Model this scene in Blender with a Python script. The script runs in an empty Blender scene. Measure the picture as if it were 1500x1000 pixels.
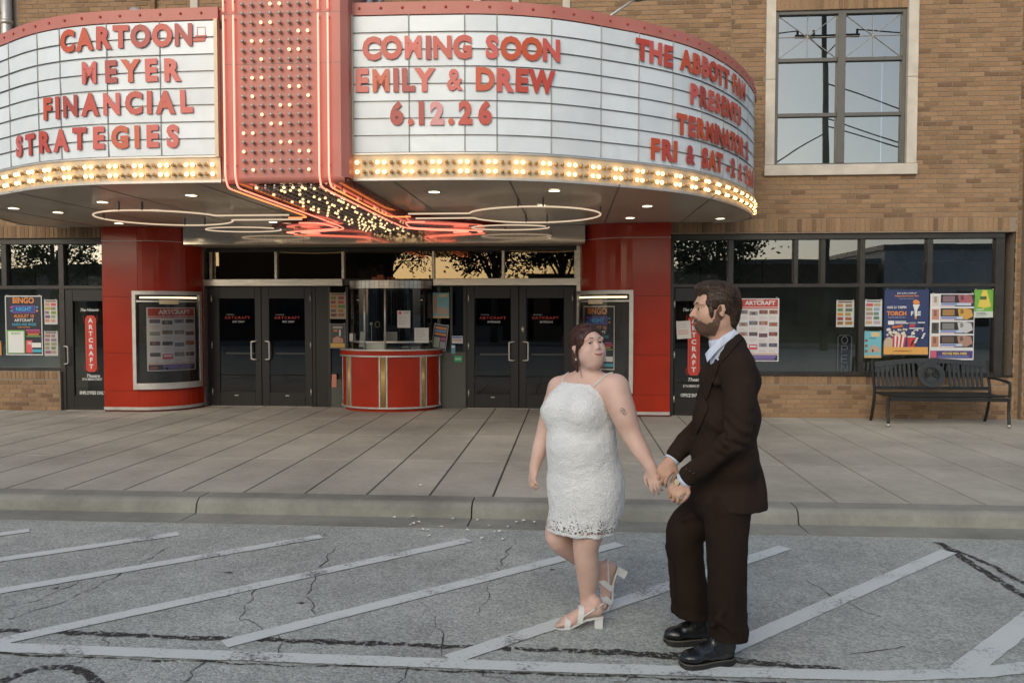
import bpy, bmesh, math, random
import numpy as np
from mathutils import Vector, Matrix
from mathutils.bvhtree import BVHTree
random.seed(7)
S = bpy.context.scene
COL = S.collection
R_ = math.radians
# ------------------------------------------------------------ camera
FPX = 1167.0; EYE = 1.65
yaw = math.atan(85/FPX); pit = math.atan(45/FPX)
FW = Vector((-math.sin(yaw)*math.cos(pit), math.cos(yaw)*math.cos(pit), -math.sin(pit)))
RT = Vector((math.cos(yaw), math.sin(yaw), 0)); UP = RT.cross(FW)
cam = bpy.data.objects.new('camera', bpy.data.cameras.new('camera'))
COL.objects.link(cam); S.camera = cam
m3 = Matrix((RT, UP, -FW)).transposed()
cam.matrix_world = Matrix.Translation((0, 0, EYE)) @ m3.to_4x4()
cam.data.sensor_width = 36; cam.data.lens = 36*FPX/1500; cam.data.clip_end = 2000; cam.data.clip_start = .05
def survey(px, py, Y):                      # survey of the place: a sighted point at the distance Y
    r = FW + RT*((px-750)/FPX) - UP*((py-500)/FPX)
    return Vector((0, 0, EYE)) + r*(Y/r.y)
def ground(px, py, z):
    r = FW + RT*((px-750)/FPX) - UP*((py-500)/FPX)
    return Vector((0, 0, EYE)) + r*((z-EYE)/r.z)
# ------------------------------------------------------------ light
SUN_EL, SUN_AZ = 28.0, 198.0                # azimuth clockwise from +Y
W = bpy.data.worlds.new('World'); S.world = W; W.use_nodes = True
nt = W.node_tree; nt.nodes.clear()
wo = nt.nodes.new('ShaderNodeOutputWorld'); bg = nt.nodes.new('ShaderNodeBackground')
sk = nt.nodes.new('ShaderNodeTexSky'); sk.sky_type = 'NISHITA'; sk.sun_disc = False
sk.sun_elevation = R_(SUN_EL); sk.sun_rotation = R_(SUN_AZ); sk.dust_density = 2.0; sk.ozone_density = 0.2; sk.air_density = 0.8
bg.inputs['Strength'].default_value = 0.15
nt.links.new(sk.outputs[0], bg.inputs[0]); nt.links.new(bg.outputs[0], wo.inputs[0])
sun = bpy.data.objects.new('sun', bpy.data.lights.new('sun', 'SUN')); COL.objects.link(sun)
sun.data.energy = 0.8; sun.data.angle = R_(60); sun.data.color = (1.0, .97, .80)
el, az = R_(SUN_EL), R_(SUN_AZ)
sd = Vector((math.sin(az)*math.cos(el), math.cos(az)*math.cos(el), math.sin(el)))
sun.rotation_euler = sd.to_track_quat('Z', 'Y').to_euler()
S.view_settings.view_transform = 'Standard'; S.view_settings.look = 'None'
S.view_settings.exposure = 0.3; S.view_settings.gamma = 1; S.view_settings.use_curve_mapping = False
# ------------------------------------------------------------ helpers
class MB:
    def __init__(s): s.v = []; s.f = []; s.m = []
    def add(s, vs, fs, mi=0):
        n = len(s.v); s.v += [tuple(p) for p in vs]
        s.f += [tuple(i+n for i in f) for f in fs]; s.m += [mi]*len(fs); return s
    def box(s, x0, x1, y0, y1, z0, z1, mi=0):
        return s.add([(x0,y0,z0),(x1,y0,z0),(x1,y1,z0),(x0,y1,z0),(x0,y0,z1),(x1,y0,z1),(x1,y1,z1),(x0,y1,z1)],
            [(0,3,2,1),(4,5,6,7),(0,1,5,4),(1,2,6,5),(2,3,7,6),(3,0,4,7)], mi)
    def bbox(s, x0, x1, y0, y1, z0, z1, b=.004, mi=0):   # box, front (-Y) edges chamfered
        return s.add([(x0,y0+b,z0),(x1,y0+b,z0),(x1,y1,z0),(x0,y1,z0),(x0,y0+b,z1),(x1,y0+b,z1),(x1,y1,z1),(x0,y1,z1),
              (x0+b,y0,z0+b),(x1-b,y0,z0+b),(x1-b,y0,z1-b),(x0+b,y0,z1-b)],
            [(0,3,2,1),(4,5,6,7),(1,2,6,5),(2,3,7,6),(3,0,4,7),(8,9,10,11),(0,1,9,8),(1,5,10,9),(5,4,11,10),(4,0,8,11)], mi)
    def obox(s, c, ax, ay, az, mi=0):
        c = Vector(c); ax = Vector(ax); ay = Vector(ay); az = Vector(az); vs = []
        for k in (-1, 1):
            for i, j in ((-1,-1),(1,-1),(1,1),(-1,1)): vs.append(c+ax*i+ay*j+az*k)
        return s.add(vs, [(0,3,2,1),(4,5,6,7),(0,1,5,4),(1,2,6,5),(2,3,7,6),(3,0,4,7)], mi)
    def tube(s, pts, r, n=8, mi=0, closed=False, caps=True):
        pts = [Vector(p) for p in pts]; N = len(pts); rr = r if isinstance(r, (list, tuple)) else [r]*N
        vs = []; up = Vector((0, 0, 1)); prev = None
        for i, p in enumerate(pts):
            a = pts[(i-1) % N] if closed else pts[max(i-1, 0)]; b = pts[(i+1) % N] if closed else pts[min(i+1, N-1)]
            t = (b-a).normalized()
            if prev is None:
                u = t.cross(up)
                if u.length < .05: u = t.cross(Vector((1, 0, 0)))
            else: u = prev - t*prev.dot(t)
            u.normalize(); w = t.cross(u); prev = u
            for k in range(n):
                q = 2*math.pi*k/n; vs.append(p + (u*math.cos(q)+w*math.sin(q))*rr[i])
        fs = []
        for i in range(N if closed else N-1):
            for k in range(n):
                a = i*n+k; b = i*n+(k+1) % n; c = ((i+1) % N)*n+(k+1) % n; d = ((i+1) % N)*n+k
                fs.append((a, b, c, d))
        if caps and not closed: fs += [tuple(range(n-1, -1, -1)), tuple(range((N-1)*n, N*n))]
        return s.add(vs, fs, mi)
    def lathe(s, prof, n=24, mi=0, c=(0,0,0), a0=0, a1=2*math.pi):
        full = abs(a1-a0-2*math.pi) < 1e-6; m = n if full else n+1; vs = []; L = len(prof)
        for k in range(m):
            q = a0+(a1-a0)*k/n
            for r, z in prof: vs.append((c[0]+r*math.cos(q), c[1]+r*math.sin(q), c[2]+z))
        fs = []
        for k in range(n):
            k2 = (k+1) % m
            for i in range(L-1): fs.append((k*L+i, k2*L+i, k2*L+i+1, k*L+i+1))
        return s.add(vs, fs, mi)
    def prism(s, poly, z0, z1, mi=0):       # xy polygon (ccw) extruded in z
        n = len(poly); vs = [(x, y, z0) for x, y in poly]+[(x, y, z1) for x, y in poly]
        return s.add(vs, [tuple(range(n-1,-1,-1)), tuple(range(n, 2*n))]+[(i, (i+1) % n, (i+1) % n+n, i+n) for i in range(n)], mi)
    def sphere(s, c, r, nu=10, nv=7, mi=0, sc=(1,1,1)):
        vs = [(c[0], c[1], c[2]-r*sc[2])]
        for j in range(1, nv):
            t = math.pi*j/nv
            for i in range(nu):
                q = 2*math.pi*i/nu; vs.append((c[0]+r*sc[0]*math.sin(t)*math.cos(q), c[1]+r*sc[1]*math.sin(t)*math.sin(q), c[2]-r*sc[2]*math.cos(t)))
        vs.append((c[0], c[1], c[2]+r*sc[2])); e = len(vs)-1; fs = []
        for i in range(nu):
            fs.append((0, 1+(i+1) % nu, 1+i)); fs.append((e, e-nu+i, e-nu+(i+1) % nu))
            for j in range(nv-2): fs.append((1+j*nu+i, 1+j*nu+(i+1) % nu, 1+(j+1)*nu+(i+1) % nu, 1+(j+1)*nu+i))
        return s.add(vs, fs, mi)
    def wall(s, path, z0, z1, th=None, mi=0):            # vertical sheet along an xy path, thickness to the left normal
        if th is None:
            n = len(path); vs = [(x, y, z0) for x, y in path]+[(x, y, z1) for x, y in path]
            return s.add(vs, [(i, i+1, i+1+n, i+n) for i in range(n-1)], mi)
        back = offset_path(path, th); n = len(path)
        vs = [(x, y, z0) for x, y in path]+[(x, y, z1) for x, y in path]+[(x, y, z0) for x, y in back]+[(x, y, z1) for x, y in back]
        fs = []
        for i in range(n-1):
            fs += [(i, i+1, i+1+n, i+n), (2*n+i+1, 2*n+i, 3*n+i, 3*n+i+1), (n+i, n+i+1, 3*n+i+1, 3*n+i), (i+1, i, 2*n+i, 2*n+i+1)]
        fs += [(0, n, 3*n, 2*n), (n-1, 3*n-1, 4*n-1, 2*n-1)]
        return s.add(vs, fs, mi)
    def mesh(s, name, mats, smooth=False):
        me = bpy.data.meshes.new(name); me.from_pydata(s.v, [], s.f)
        for m in (mats if isinstance(mats, (list, tuple)) else [mats]): me.materials.append(m)
        me.polygons.foreach_set('material_index', s.m)
        if smooth: me.polygons.foreach_set('use_smooth', [True]*len(s.f))
        me.update(); return me
    def build(s, name, mats, parent=None, smooth=False, **kw):
        return link(name, s.mesh(name, mats, smooth), parent, **kw)
def link(name, me, parent=None, label=None, cat=None, group=None, kind=None, loc=None, rotz=None):
    o = bpy.data.objects.new(name, me); COL.objects.link(o); o.parent = parent
    if label: o['label'] = label
    if cat: o['category'] = cat
    if group: o['group'] = group
    if kind: o['kind'] = kind
    if loc is not None: o.location = loc
    if rotz is not None: o.rotation_euler = (0, 0, rotz)
    return o
def thing(name, label, cat, group=None, loc=None, rotz=None): return link(name, None, None, label, cat, group, None, loc, rotz)
def offset_path(path, d):                   # positive d: to the left of the walking direction
    out = []; n = len(path)
    for i in range(n):
        a = Vector(path[max(i-1, 0)]); b = Vector(path[min(i+1, n-1)]); t = (b-a).normalized()
        out.append((path[i][0]-t.y*d, path[i][1]+t.x*d))
    return out
def resample(path, step):
    P = [Vector(p) for p in path]; L = [0]
    for a, b in zip(P, P[1:]): L.append(L[-1]+(b-a).length)
    n = max(1, round(L[-1]/step)); out = []; j = 0
    for i in range(n+1):
        s = L[-1]*i/n
        while j < len(L)-2 and L[j+1] < s: j += 1
        out.append(P[j].lerp(P[j+1], (s-L[j])/max(L[j+1]-L[j], 1e-9)))
    return out, L[-1]
def at_len(path, s):
    for a, b in zip(path, path[1:]):
        a = Vector(a); b = Vector(b); l = (b-a).length
        if s <= l: return a.lerp(b, s/l), (b-a).normalized()
        s -= l
    return Vector(path[-1]), (Vector(path[-1])-Vector(path[-2])).normalized()
def catmull(P, n=6):
    out = []; P = [Vector(p) for p in P]
    for i in range(len(P)-1):
        a = P[max(i-1, 0)]; b = P[i]; c = P[i+1]; d = P[min(i+2, len(P)-1)]
        for k in range(n):
            t = k/n; out.append(.5*((2*b)+(c-a)*t+(2*a-5*b+4*c-d)*t*t+(3*b-a-3*c+d)*t**3))
    out.append(P[-1]); return out
# ------------------------------------------------------------ materials
def N(nt, t, **kw):
    n = nt.nodes.new(t)
    for k, v in kw.items():
        if k in n.inputs: n.inputs[k].default_value = v
        else: setattr(n, k, v)
    return n
def mat(name, col, rough=.6, metal=0, var=.0, vscale=8, bump=0, bscale=60, spec=.5, col2=None, coat=0, stretch=None, sss=0, em=None, ems=0, det=4):
    m = bpy.data.materials.new(name); m.use_nodes = True; t = m.node_tree; b = t.nodes['Principled BSDF']; L = t.links.new
    b.inputs['Base Color'].default_value = (*col, 1); b.inputs['Roughness'].default_value = rough; b.inputs['Metallic'].default_value = metal
    b.inputs['Specular IOR Level'].default_value = spec
    if coat: b.inputs['Coat Weight'].default_value = coat; b.inputs['Coat Roughness'].default_value = .06
    if sss: b.inputs['Subsurface Weight'].default_value = sss; b.inputs['Subsurface Radius'].default_value = (.012, .005, .003); b.inputs['Subsurface Scale'].default_value = 1
    if em: b.inputs['Emission Color'].default_value = (*em, 1); b.inputs['Emission Strength'].default_value = ems
    if var or bump or col2:
        tc = N(t, 'ShaderNodeTexCoord'); mp = N(t, 'ShaderNodeMapping'); L(tc.outputs['Object'], mp.inputs[0])
        if stretch: mp.inputs['Scale'].default_value = stretch
        if var or col2:
            n = N(t, 'ShaderNodeTexNoise', Scale=vscale, Detail=det); L(mp.outputs[0], n.inputs['Vector'])
            r = N(t, 'ShaderNodeMapRange'); r.inputs[1].default_value = .3; r.inputs[2].default_value = .7; L(n.outputs[0], r.inputs[0])
            mx = N(t, 'ShaderNodeMix', data_type='RGBA'); L(r.outputs[0], mx.inputs[0])
            c2 = col2 or tuple(c*(1+var) for c in col); c1 = col if col2 else tuple(c*(1-var) for c in col)
            mx.inputs[6].default_value = (*c1, 1); mx.inputs[7].default_value = (*c2, 1); L(mx.outputs[2], b.inputs['Base Color'])
            rr = N(t, 'ShaderNodeMapRange'); rr.inputs[3].default_value = rough*.85; rr.inputs[4].default_value = min(1, rough*1.15); L(n.outputs[0], rr.inputs[0]); L(rr.outputs[0], b.inputs['Roughness'])
        if bump:
            n2 = N(t, 'ShaderNodeTexNoise', Scale=bscale, Detail=3); L(mp.outputs[0], n2.inputs['Vector'])
            bp = N(t, 'ShaderNodeBump', Strength=bump, Distance=.01); L(n2.outputs[0], bp.inputs['Height']); L(bp.outputs[0], b.inputs['Normal'])
    return m
_cc = {}
def CM(r, g, b, rough=.55):
    k = (round(r, 3), round(g, 3), round(b, 3), rough)
    if k not in _cc: _cc[k] = mat('print_%d' % len(_cc), k[:3], rough)
    return _cc[k]
def glow(name, col, st):
    m = bpy.data.materials.new(name); m.use_nodes = True; b = m.node_tree.nodes['Principled BSDF']
    b.inputs['Base Color'].default_value = (.6, .5, .45, 1); b.inputs['Emission Color'].default_value = (*col, 1); b.inputs['Emission Strength'].default_value = st; b.inputs['Roughness'].default_value = .3
    return m
def glass(name, refl=.12, tint=(.6, .63, .6), rough=.0, wav=.0, gt=(.95, .97, .97)):
    m = bpy.data.materials.new(name); m.use_nodes = True; t = m.node_tree; t.nodes.clear(); L = t.links.new
    o = N(t, 'ShaderNodeOutputMaterial'); tr = N(t, 'ShaderNodeBsdfTransparent'); gl = N(t, 'ShaderNodeBsdfGlossy', Roughness=rough)
    tr.inputs[0].default_value = (*tint, 1); gl.inputs[0].default_value = (*gt, 1)
    fr = N(t, 'ShaderNodeFresnel', IOR=1.5); ad = N(t, 'ShaderNodeMath', operation='ADD', use_clamp=True); ad.inputs[1].default_value = refl
    mx = N(t, 'ShaderNodeMixShader'); L(fr.outputs[0], ad.inputs[0]); L(ad.outputs[0], mx.inputs[0]); L(tr.outputs[0], mx.inputs[1]); L(gl.outputs[0], mx.inputs[2]); L(mx.outputs[0], o.inputs[0])
    if wav:
        tc = N(t, 'ShaderNodeTexCoord'); n = N(t, 'ShaderNodeTexNoise', Scale=1.3, Detail=1); L(tc.outputs['Object'], n.inputs['Vector'])
        bp = N(t, 'ShaderNodeBump', Strength=wav, Distance=.02); L(n.outputs[0], bp.inputs['Height']); L(bp.outputs[0], gl.inputs['Normal'])
    return m
def brick_mat(name, ca, cb, cdark, rough=.85):
    m = bpy.data.materials.new(name); m.use_nodes = True; t = m.node_tree; b = t.nodes['Principled BSDF']; L = t.links.new
    g = N(t, 'ShaderNodeNewGeometry'); oi = N(t, 'ShaderNodeObjectInfo')
    a = N(t, 'ShaderNodeMath', operation='ADD'); L(g.outputs['Random Per Island'], a.inputs[0]); L(oi.outputs['Random'], a.inputs[1])
    f = N(t, 'ShaderNodeMath', operation='FRACT'); L(a.outputs[0], f.inputs[0])
    cr = N(t, 'ShaderNodeValToRGB'); e = cr.color_ramp.elements; e[0].position = 0; e[0].color = (*cdark, 1); e[1].position = .1; e[1].color = (*[c*.8 for c in ca], 1)
    for p, c in ((.3, ca), (.55, cb), (.8, [x*1.12 for x in ca]), (1, [x*1.15 for x in cb])):
        q = cr.color_ramp.elements.new(p); q.color = (*c, 1)
    L(f.outputs[0], cr.inputs[0])
    tc = N(t, 'ShaderNodeTexCoord'); mp = N(t, 'ShaderNodeMapping')
    n = N(t, 'ShaderNodeTexNoise', Scale=45, Detail=5); L(g.outputs['Position'], n.inputs['Vector'])
    n2 = N(t, 'ShaderNodeTexNoise', Scale=1.1, Detail=4); L(g.outputs['Position'], n2.inputs['Vector'])
    hs = N(t, 'ShaderNodeHueSaturation'); L(cr.outputs[0], hs.inputs['Color'])
    mr = N(t, 'ShaderNodeMapRange'); mr.inputs[1].default_value = .3; mr.inputs[2].default_value = .7; mr.inputs[3].default_value = .82; mr.inputs[4].default_value = 1.16; L(n.outputs[0], mr.inputs[0])
    mr2 = N(t, 'ShaderNodeMapRange'); mr2.inputs[1].default_value = .3; mr2.inputs[2].default_value = .7; mr2.inputs[3].default_value = .88; mr2.inputs[4].default_value = 1.1; L(n2.outputs[0], mr2.inputs[0])
    mu = N(t, 'ShaderNodeMath', operation='MULTIPLY'); L(mr.outputs[0], mu.inputs[0]); L(mr2.outputs[0], mu.inputs[1]); L(mu.outputs[0], hs.inputs['Value']); L(hs.outputs[0], b.inputs['Base Color'])
    b.inputs['Roughness'].default_value = rough
    bp = N(t, 'ShaderNodeBump', Strength=.5, Distance=.004); L(n.outputs[0], bp.inputs['Height']); L(bp.outputs[0], b.inputs['Normal'])
    return m
M = {}
M['brick'] = brick_mat('tan_brick', (.232, .140, .071), (.258, .164, .088), (.15, .086, .046))
M['mortar'] = mat('mortar', (.24, .19, .14), .95, var=.12, vscale=20, bump=.3, bscale=200)
M['stone'] = mat('limestone', (.50, .46, .39), .85, var=.12, vscale=5, bump=.25, bscale=80)
M['bronze'] = mat('bronze_frame', (.035, .032, .027), .4, .3, var=.2, vscale=6)
M['black'] = mat('black_frame', (.012, .011, .010), .42, .2)
M['winframe'] = mat('grey_window_frame', (.10, .098, .088), .5, .2, var=.1)
M['steel'] = mat('brushed_steel', (.52, .48, .42), .3, .85, var=.15, vscale=3, bump=.05, stretch=(1, 1, 12))
M['mirror'] = mat('polished_steel', (.55, .52, .47), .09, .95, var=.06, vscale=2)
M['alu'] = mat('aluminium', (.50, .48, .44), .42, .55, var=.1)
M['red'] = mat('red_enamel', (.33, .022, .005), .25, 0, var=.10, vscale=2.2, spec=.35, coat=.12, bump=.015, bscale=2.5)
M['fadered'] = mat('faded_red_paint', (.42, .135, .10), .5, 0, var=.16, vscale=2.2, col2=(.48, .18, .14), bump=.05)
M['boardwhite'] = mat('white_letter_board', (.70, .73, .74), .38, 0, var=.04, vscale=5, bump=.04, bscale=4)
M['cream'] = mat('cream_enamel', (.62, .50, .33), .35, 0, var=.08)
M['rail'] = mat('dark_rail', (.16, .165, .16), .5, .4)
M['soffit'] = mat('soffit_enamel', (.50, .42, .32), .24, .0, var=.07, vscale=1.2, bump=.015, bscale=1.5)
M['darkbronze'] = mat('dark_bronze_sheet', (.07, .05, .03), .3, .6)
M['letter1'] = mat('letter_red', (.46, .055, .03), .35); M['letter2'] = mat('letter_orange_red', (.50, .075, .02), .35)
M['letter3'] = mat('letter_dark_red', (.36, .05, .035), .4); M['letter4'] = mat('letter_pink_red', (.54, .095, .07), .35); M['letter5'] = mat('letter_pale_pink', (.60, .26, .26), .4)
M['bulb_on'] = glow('lit_bulb', (1.0, .57, .20), 4.6)
M['bulb_on2'] = glow('lit_small_bulb', (1.0, .68, .34), 1.3)
M['bulb_off'] = mat('amber_unlit_bulb', (.42, .25, .09), .2, .1, spec=.7)
M['bulb_off2'] = mat('grey_unlit_bulb', (.40, .34, .30), .22, .2, spec=.8)
M['neon_pink'] = glow('pink_red_neon', (1.0, .20, .12), 1.9)
M['neon_orange'] = glow('orange_neon', (1.0, .25, .06), 1.5)
M['neon_white'] = glow('unlit_neon_added_glow', (1.0, .76, .52), .55)  # unlit tubes, faint warm glow added so they look brighter
M['tube_light'] = glow('case_light_tube', (1.0, .78, .5), 1.6)
M['downlight'] = glow('downlight_lens', (1.0, .80, .55), 5.0)
M['glass'] = glass('store_glass', .15, (.6, .63, .6), wav=.02)
M['tglass'] = glass('transom_glass', .05, (.35, .35, .32), wav=.015, gt=(1, .80, .52))  # warm gold of the low sky is put into the reflection tint
M['uglass'] = glass('upper_window_glass', .26, (.4, .42, .42), wav=.03, gt=(.96, 1.0, .92))
M['dglass'] = glass('door_glass', .03, (.32, .31, .28), wav=.02)
M['boothglass'] = glass('booth_glass', .03, (.82, .84, .82))
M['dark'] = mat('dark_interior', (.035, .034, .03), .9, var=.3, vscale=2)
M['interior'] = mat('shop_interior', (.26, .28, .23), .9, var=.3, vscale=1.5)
M['paper'] = mat('paper', (.62, .61, .58), .6)
M['white'] = mat('white_vinyl', (.62, .62, .60), .6)
M['handle'] = mat('nickel_handle', (.62, .58, .52), .3, .7)
# text ------------------------------------------------------
_tc = {}
def text_mesh(s, size=1, bold=.0, ext=.0, shear=0, sx=1.0, mat_=None, align='CENTER', space=1.0, vert=False, res=3):
    k = (s, size, bold, ext, shear, sx, mat_.name if mat_ else '', align, space, vert)
    if k in _tc: return _tc[k]
    cu = bpy.data.curves.new('t', 'FONT'); cu.body = s; cu.size = size; cu.offset = bold; cu.extrude = ext; cu.shear = shear
    cu.align_x = align; cu.align_y = 'CENTER'; cu.resolution_u = res; cu.space_character = space; cu.space_line = .82 if vert else 1
    o = bpy.data.objects.new('t', cu); COL.objects.link(o); bpy.context.view_layer.update()
    me = bpy.data.meshes.new_from_object(o.evaluated_get(bpy.context.evaluated_depsgraph_get())); bpy.data.objects.remove(o); bpy.data.curves.remove(cu)
    me.transform(Matrix.Diagonal((sx, 1, 1, 1)))
    me.materials.clear()
    if mat_: me.materials.append(mat_)
    _tc[k] = me; return me
def text(name, s, pos, h, m, parent=None, bold=0, ext=.0, sx=1, shear=0, align='CENTER', rot=None, vert=False, space=1.0):
    """upright text facing -Y; h is the cap height"""
    me = text_mesh(s, h/.72, bold*h, ext, shear, sx, m, align, space, vert)
    o = link(name, me, parent); o.location = pos; o.rotation_euler = rot or (math.pi/2, 0, 0); return o
# ============================================================ THE SETTING: ground
YW = 11.8; YD = 12.56; ZS = .10
def asphalt():
    m = bpy.data.materials.new('asphalt'); m.use_nodes = True; t = m.node_tree; b = t.nodes['Principled BSDF']; L = t.links.new
    g = N(t, 'ShaderNodeNewGeometry')
    v = N(t, 'ShaderNodeTexVoronoi', Scale=75); L(g.outputs['Position'], v.inputs['Vector'])
    n = N(t, 'ShaderNodeTexNoise', Scale=95, Detail=3); L(g.outputs['Position'], n.inputs['Vector'])
    n2 = N(t, 'ShaderNodeTexNoise', Scale=.9, Detail=6, Roughness=.65); L(g.outputs['Position'], n2.inputs['Vector'])
    n3 = N(t, 'ShaderNodeTexNoise', Scale=6, Detail=5, Roughness=.7); L(g.outputs['Position'], n3.inputs['Vector'])
    sp = N(t, 'ShaderNodeSeparateColor'); L(v.outputs['Color'], sp.inputs[0])
    cr = N(t, 'ShaderNodeValToRGB'); e = cr.color_ramp.elements; e[0].position = 0; e[0].color = (.035, .035, .034, 1); e[1].position = 1; e[1].color = (.64, .68, .62, 1)
    for p, c in ((.25, (.25, .270, .247)), (.7, (.43, .462, .42))): q = cr.color_ramp.elements.new(p); q.color = (*c, 1)
    av = N(t, 'ShaderNodeMath', operation='MULTIPLY_ADD'); av.inputs[1].default_value = .45; L(sp.outputs[0], av.inputs[0])
    sc = N(t, 'ShaderNodeMath', operation='MULTIPLY'); sc.inputs[1].default_value = .55; L(n.outputs[0], sc.inputs[0]); L(sc.outputs[0], av.inputs[2]); L(av.outputs[0], cr.inputs[0])
    mr = N(t, 'ShaderNodeMapRange'); mr.inputs[1].default_value = .3; mr.inputs[2].default_value = .7; mr.inputs[3].default_value = .78; mr.inputs[4].default_value = 1.22; L(n2.outputs[0], mr.inputs[0])
    mr3 = N(t, 'ShaderNodeMapRange'); mr3.inputs[1].default_value = .3; mr3.inputs[2].default_value = .75; mr3.inputs[3].default_value = 1.08; mr3.inputs[4].default_value = .84; L(n3.outputs[0], mr3.inputs[0])
    mu = N(t, 'ShaderNodeMath', operation='MULTIPLY'); L(mr.outputs[0], mu.inputs[0]); L(mr3.outputs[0], mu.inputs[1])
    hs = N(t, 'ShaderNodeHueSaturation'); L(cr.outputs[0], hs.inputs['Color']); L(mu.outputs[0], hs.inputs['Value']); L(hs.outputs[0], b.inputs['Base Color'])
    b.inputs['Roughness'].default_value = .88
    bp = N(t, 'ShaderNodeBump', Strength=.7, Distance=.004); L(v.outputs['Distance'], bp.inputs['Height']); bp.invert = True; L(bp.outputs[0], b.inputs['Normal'])
    return m
def concrete(name, c, big=.12):
    m = bpy.data.materials.new(name); m.use_nodes = True; t = m.node_tree; b = t.nodes['Principled BSDF']; L = t.links.new
    g = N(t, 'ShaderNodeNewGeometry'); oi = N(t, 'ShaderNodeObjectInfo')
    n = N(t, 'ShaderNodeTexNoise', Scale=160, Detail=3); L(g.outputs['Position'], n.inputs['Vector'])
    n2 = N(t, 'ShaderNodeTexNoise', Scale=.7, Detail=7, Roughness=.62); L(g.outputs['Position'], n2.inputs['Vector'])
    n3 = N(t, 'ShaderNodeTexNoise', Scale=14, Detail=4); L(g.outputs['Position'], n3.inputs['Vector'])
    mu = None
    for nn, lo, hi in ((n, .86, 1.14), (n2, 1-big*1.6, 1+big), (n3, .93, 1.05), (oi, .93, 1.05)):
        r = N(t, 'ShaderNodeMapRange'); r.inputs[1].default_value = .3 if nn is not oi else 0; r.inputs[2].default_value = .7 if nn is not oi else 1
        r.inputs[3].default_value = lo; r.inputs[4].default_value = hi; L(nn.outputs['Random'] if nn is oi else nn.outputs[0], r.inputs[0])
        if mu is None: mu = r
        else:
            q = N(t, 'ShaderNodeMath', operation='MULTIPLY'); L(mu.outputs[0], q.inputs[0]); L(r.outputs[0], q.inputs[1]); mu = q
    hs = N(t, 'ShaderNodeHueSaturation'); hs.inputs['Color'].default_value = (*c, 1); L(mu.outputs[0], hs.inputs['Value']); L(hs.outputs[0], b.inputs['Base Color'])
    b.inputs['Roughness'].default_value = .85
    bp = N(t, 'ShaderNodeBump', Strength=.35, Distance=.003); L(n.outputs[0], bp.inputs['Height']); L(bp.outputs[0], b.inputs['Normal'])
    return m
M['asphalt'] = asphalt()
M['slab'] = concrete('pavement_concrete', (.415, .395, .33), .20)
M['kerb'] = concrete('kerb_concrete', (.285, .285, .24), .3)
M['joint'] = mat('dirt_in_joint', (.06, .052, .042), .95)
M['tar'] = mat('tar_seal', (.030, .031, .030), .6, var=.3, vscale=30, bump=.4, bscale=60)
M['crack'] = mat('crack_shadow_dirt', (.065, .066, .062), .95)
_tm = M['tar'].node_tree; _g = N(_tm, 'ShaderNodeNewGeometry'); _n = N(_tm, 'ShaderNodeTexNoise', Scale=38, Detail=6, Roughness=.75); _tm.links.new(_g.outputs['Position'], _n.inputs['Vector'])
_r = N(_tm, 'ShaderNodeMapRange'); _r.inputs[1].default_value = .44; _r.inputs[2].default_value = .50; _tm.links.new(_n.outputs[0], _r.inputs[0]); _tm.links.new(_r.outputs[0], _tm.nodes['Principled BSDF'].inputs['Alpha'])
def paint_mat():
    m = mat('road_paint', (.50, .52, .55), .7); t = m.node_tree; b = t.nodes['Principled BSDF']; L = t.links.new
    g = N(t, 'ShaderNodeNewGeometry'); n = N(t, 'ShaderNodeTexNoise', Scale=55, Detail=6, Roughness=.7); L(g.outputs['Position'], n.inputs['Vector'])
    n2 = N(t, 'ShaderNodeTexNoise', Scale=3, Detail=4); L(g.outputs['Position'], n2.inputs['Vector'])
    ad = N(t, 'ShaderNodeMath', operation='ADD'); L(n.outputs[0], ad.inputs[0]); L(n2.outputs[0], ad.inputs[1])
    cr = N(t, 'ShaderNodeValToRGB'); e = cr.color_ramp.elements; e[0].position = .38; e[0].color = (.17, .172, .17, 1); e[1].position = .46; e[1].color = (.58, .63, .60, 1)
    q = cr.color_ramp.elements.new(.75); q.color = (.66, .71, .68, 1)
    ml = N(t, 'ShaderNodeMath', operation='MULTIPLY'); ml.inputs[1].default_value = .5; L(ad.outputs[0], ml.inputs[0]); L(ml.outputs[0], cr.inputs[0]); L(cr.outputs[0], b.inputs['Base Color'])
    return m
M['paint'] = paint_mat()
road = MB(); road.add([(-300, -300, 0), (300, -300, 0), (300, 6.0, 0), (-300, 6.0, 0)], [(0, 1, 2, 3)]); road.build('road', M['asphalt'], kind='structure')
gr = MB(); gr.add([(-300, 5.8, -.03), (300, 5.8, -.03), (300, 300, -.03), (-300, 300, -.03)], [(0, 1, 2, 3)]); gr.build('ground', M['joint'], kind='structure')
# gutter pan and kerb with joints
kerb = link('kerb', None, kind='structure')
GP = [(5.93, -.02), (5.93, .004), (6.255, -.004), (6.262, .03), (6.275, .075), (6.30, .10), (6.33, .112), (6.52, .112), (6.52, -.02)]
jx = [-30, -24, -19, -14.2, -9.8, -5.3, -3.05, -.78, 1.77, 4.0, 6.3, 9.9, 14, 19, 25, 30]
for a, b in zip(jx, jx[1:]):
    k = MB(); P = [(y, z) for y, z in GP]; n = len(P)
    e = .006; vs = [(a+e, y, z) for y, z in P]+[(b-e, y, z) for y, z in P]
    k.add(vs, [(i, (i+1) % n, (i+1) % n+n, i+n) for i in range(n)]+[tuple(range(n-1, -1, -1)), tuple(range(n, 2*n))])
    k.build('kerb_stone', M['kerb'], kerb)
bf = MB(); bf.box(-30, 30, 5.94, 6.51, -.04, -.012); bf.build('kerb_bed', M['joint'], kerb)
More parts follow.
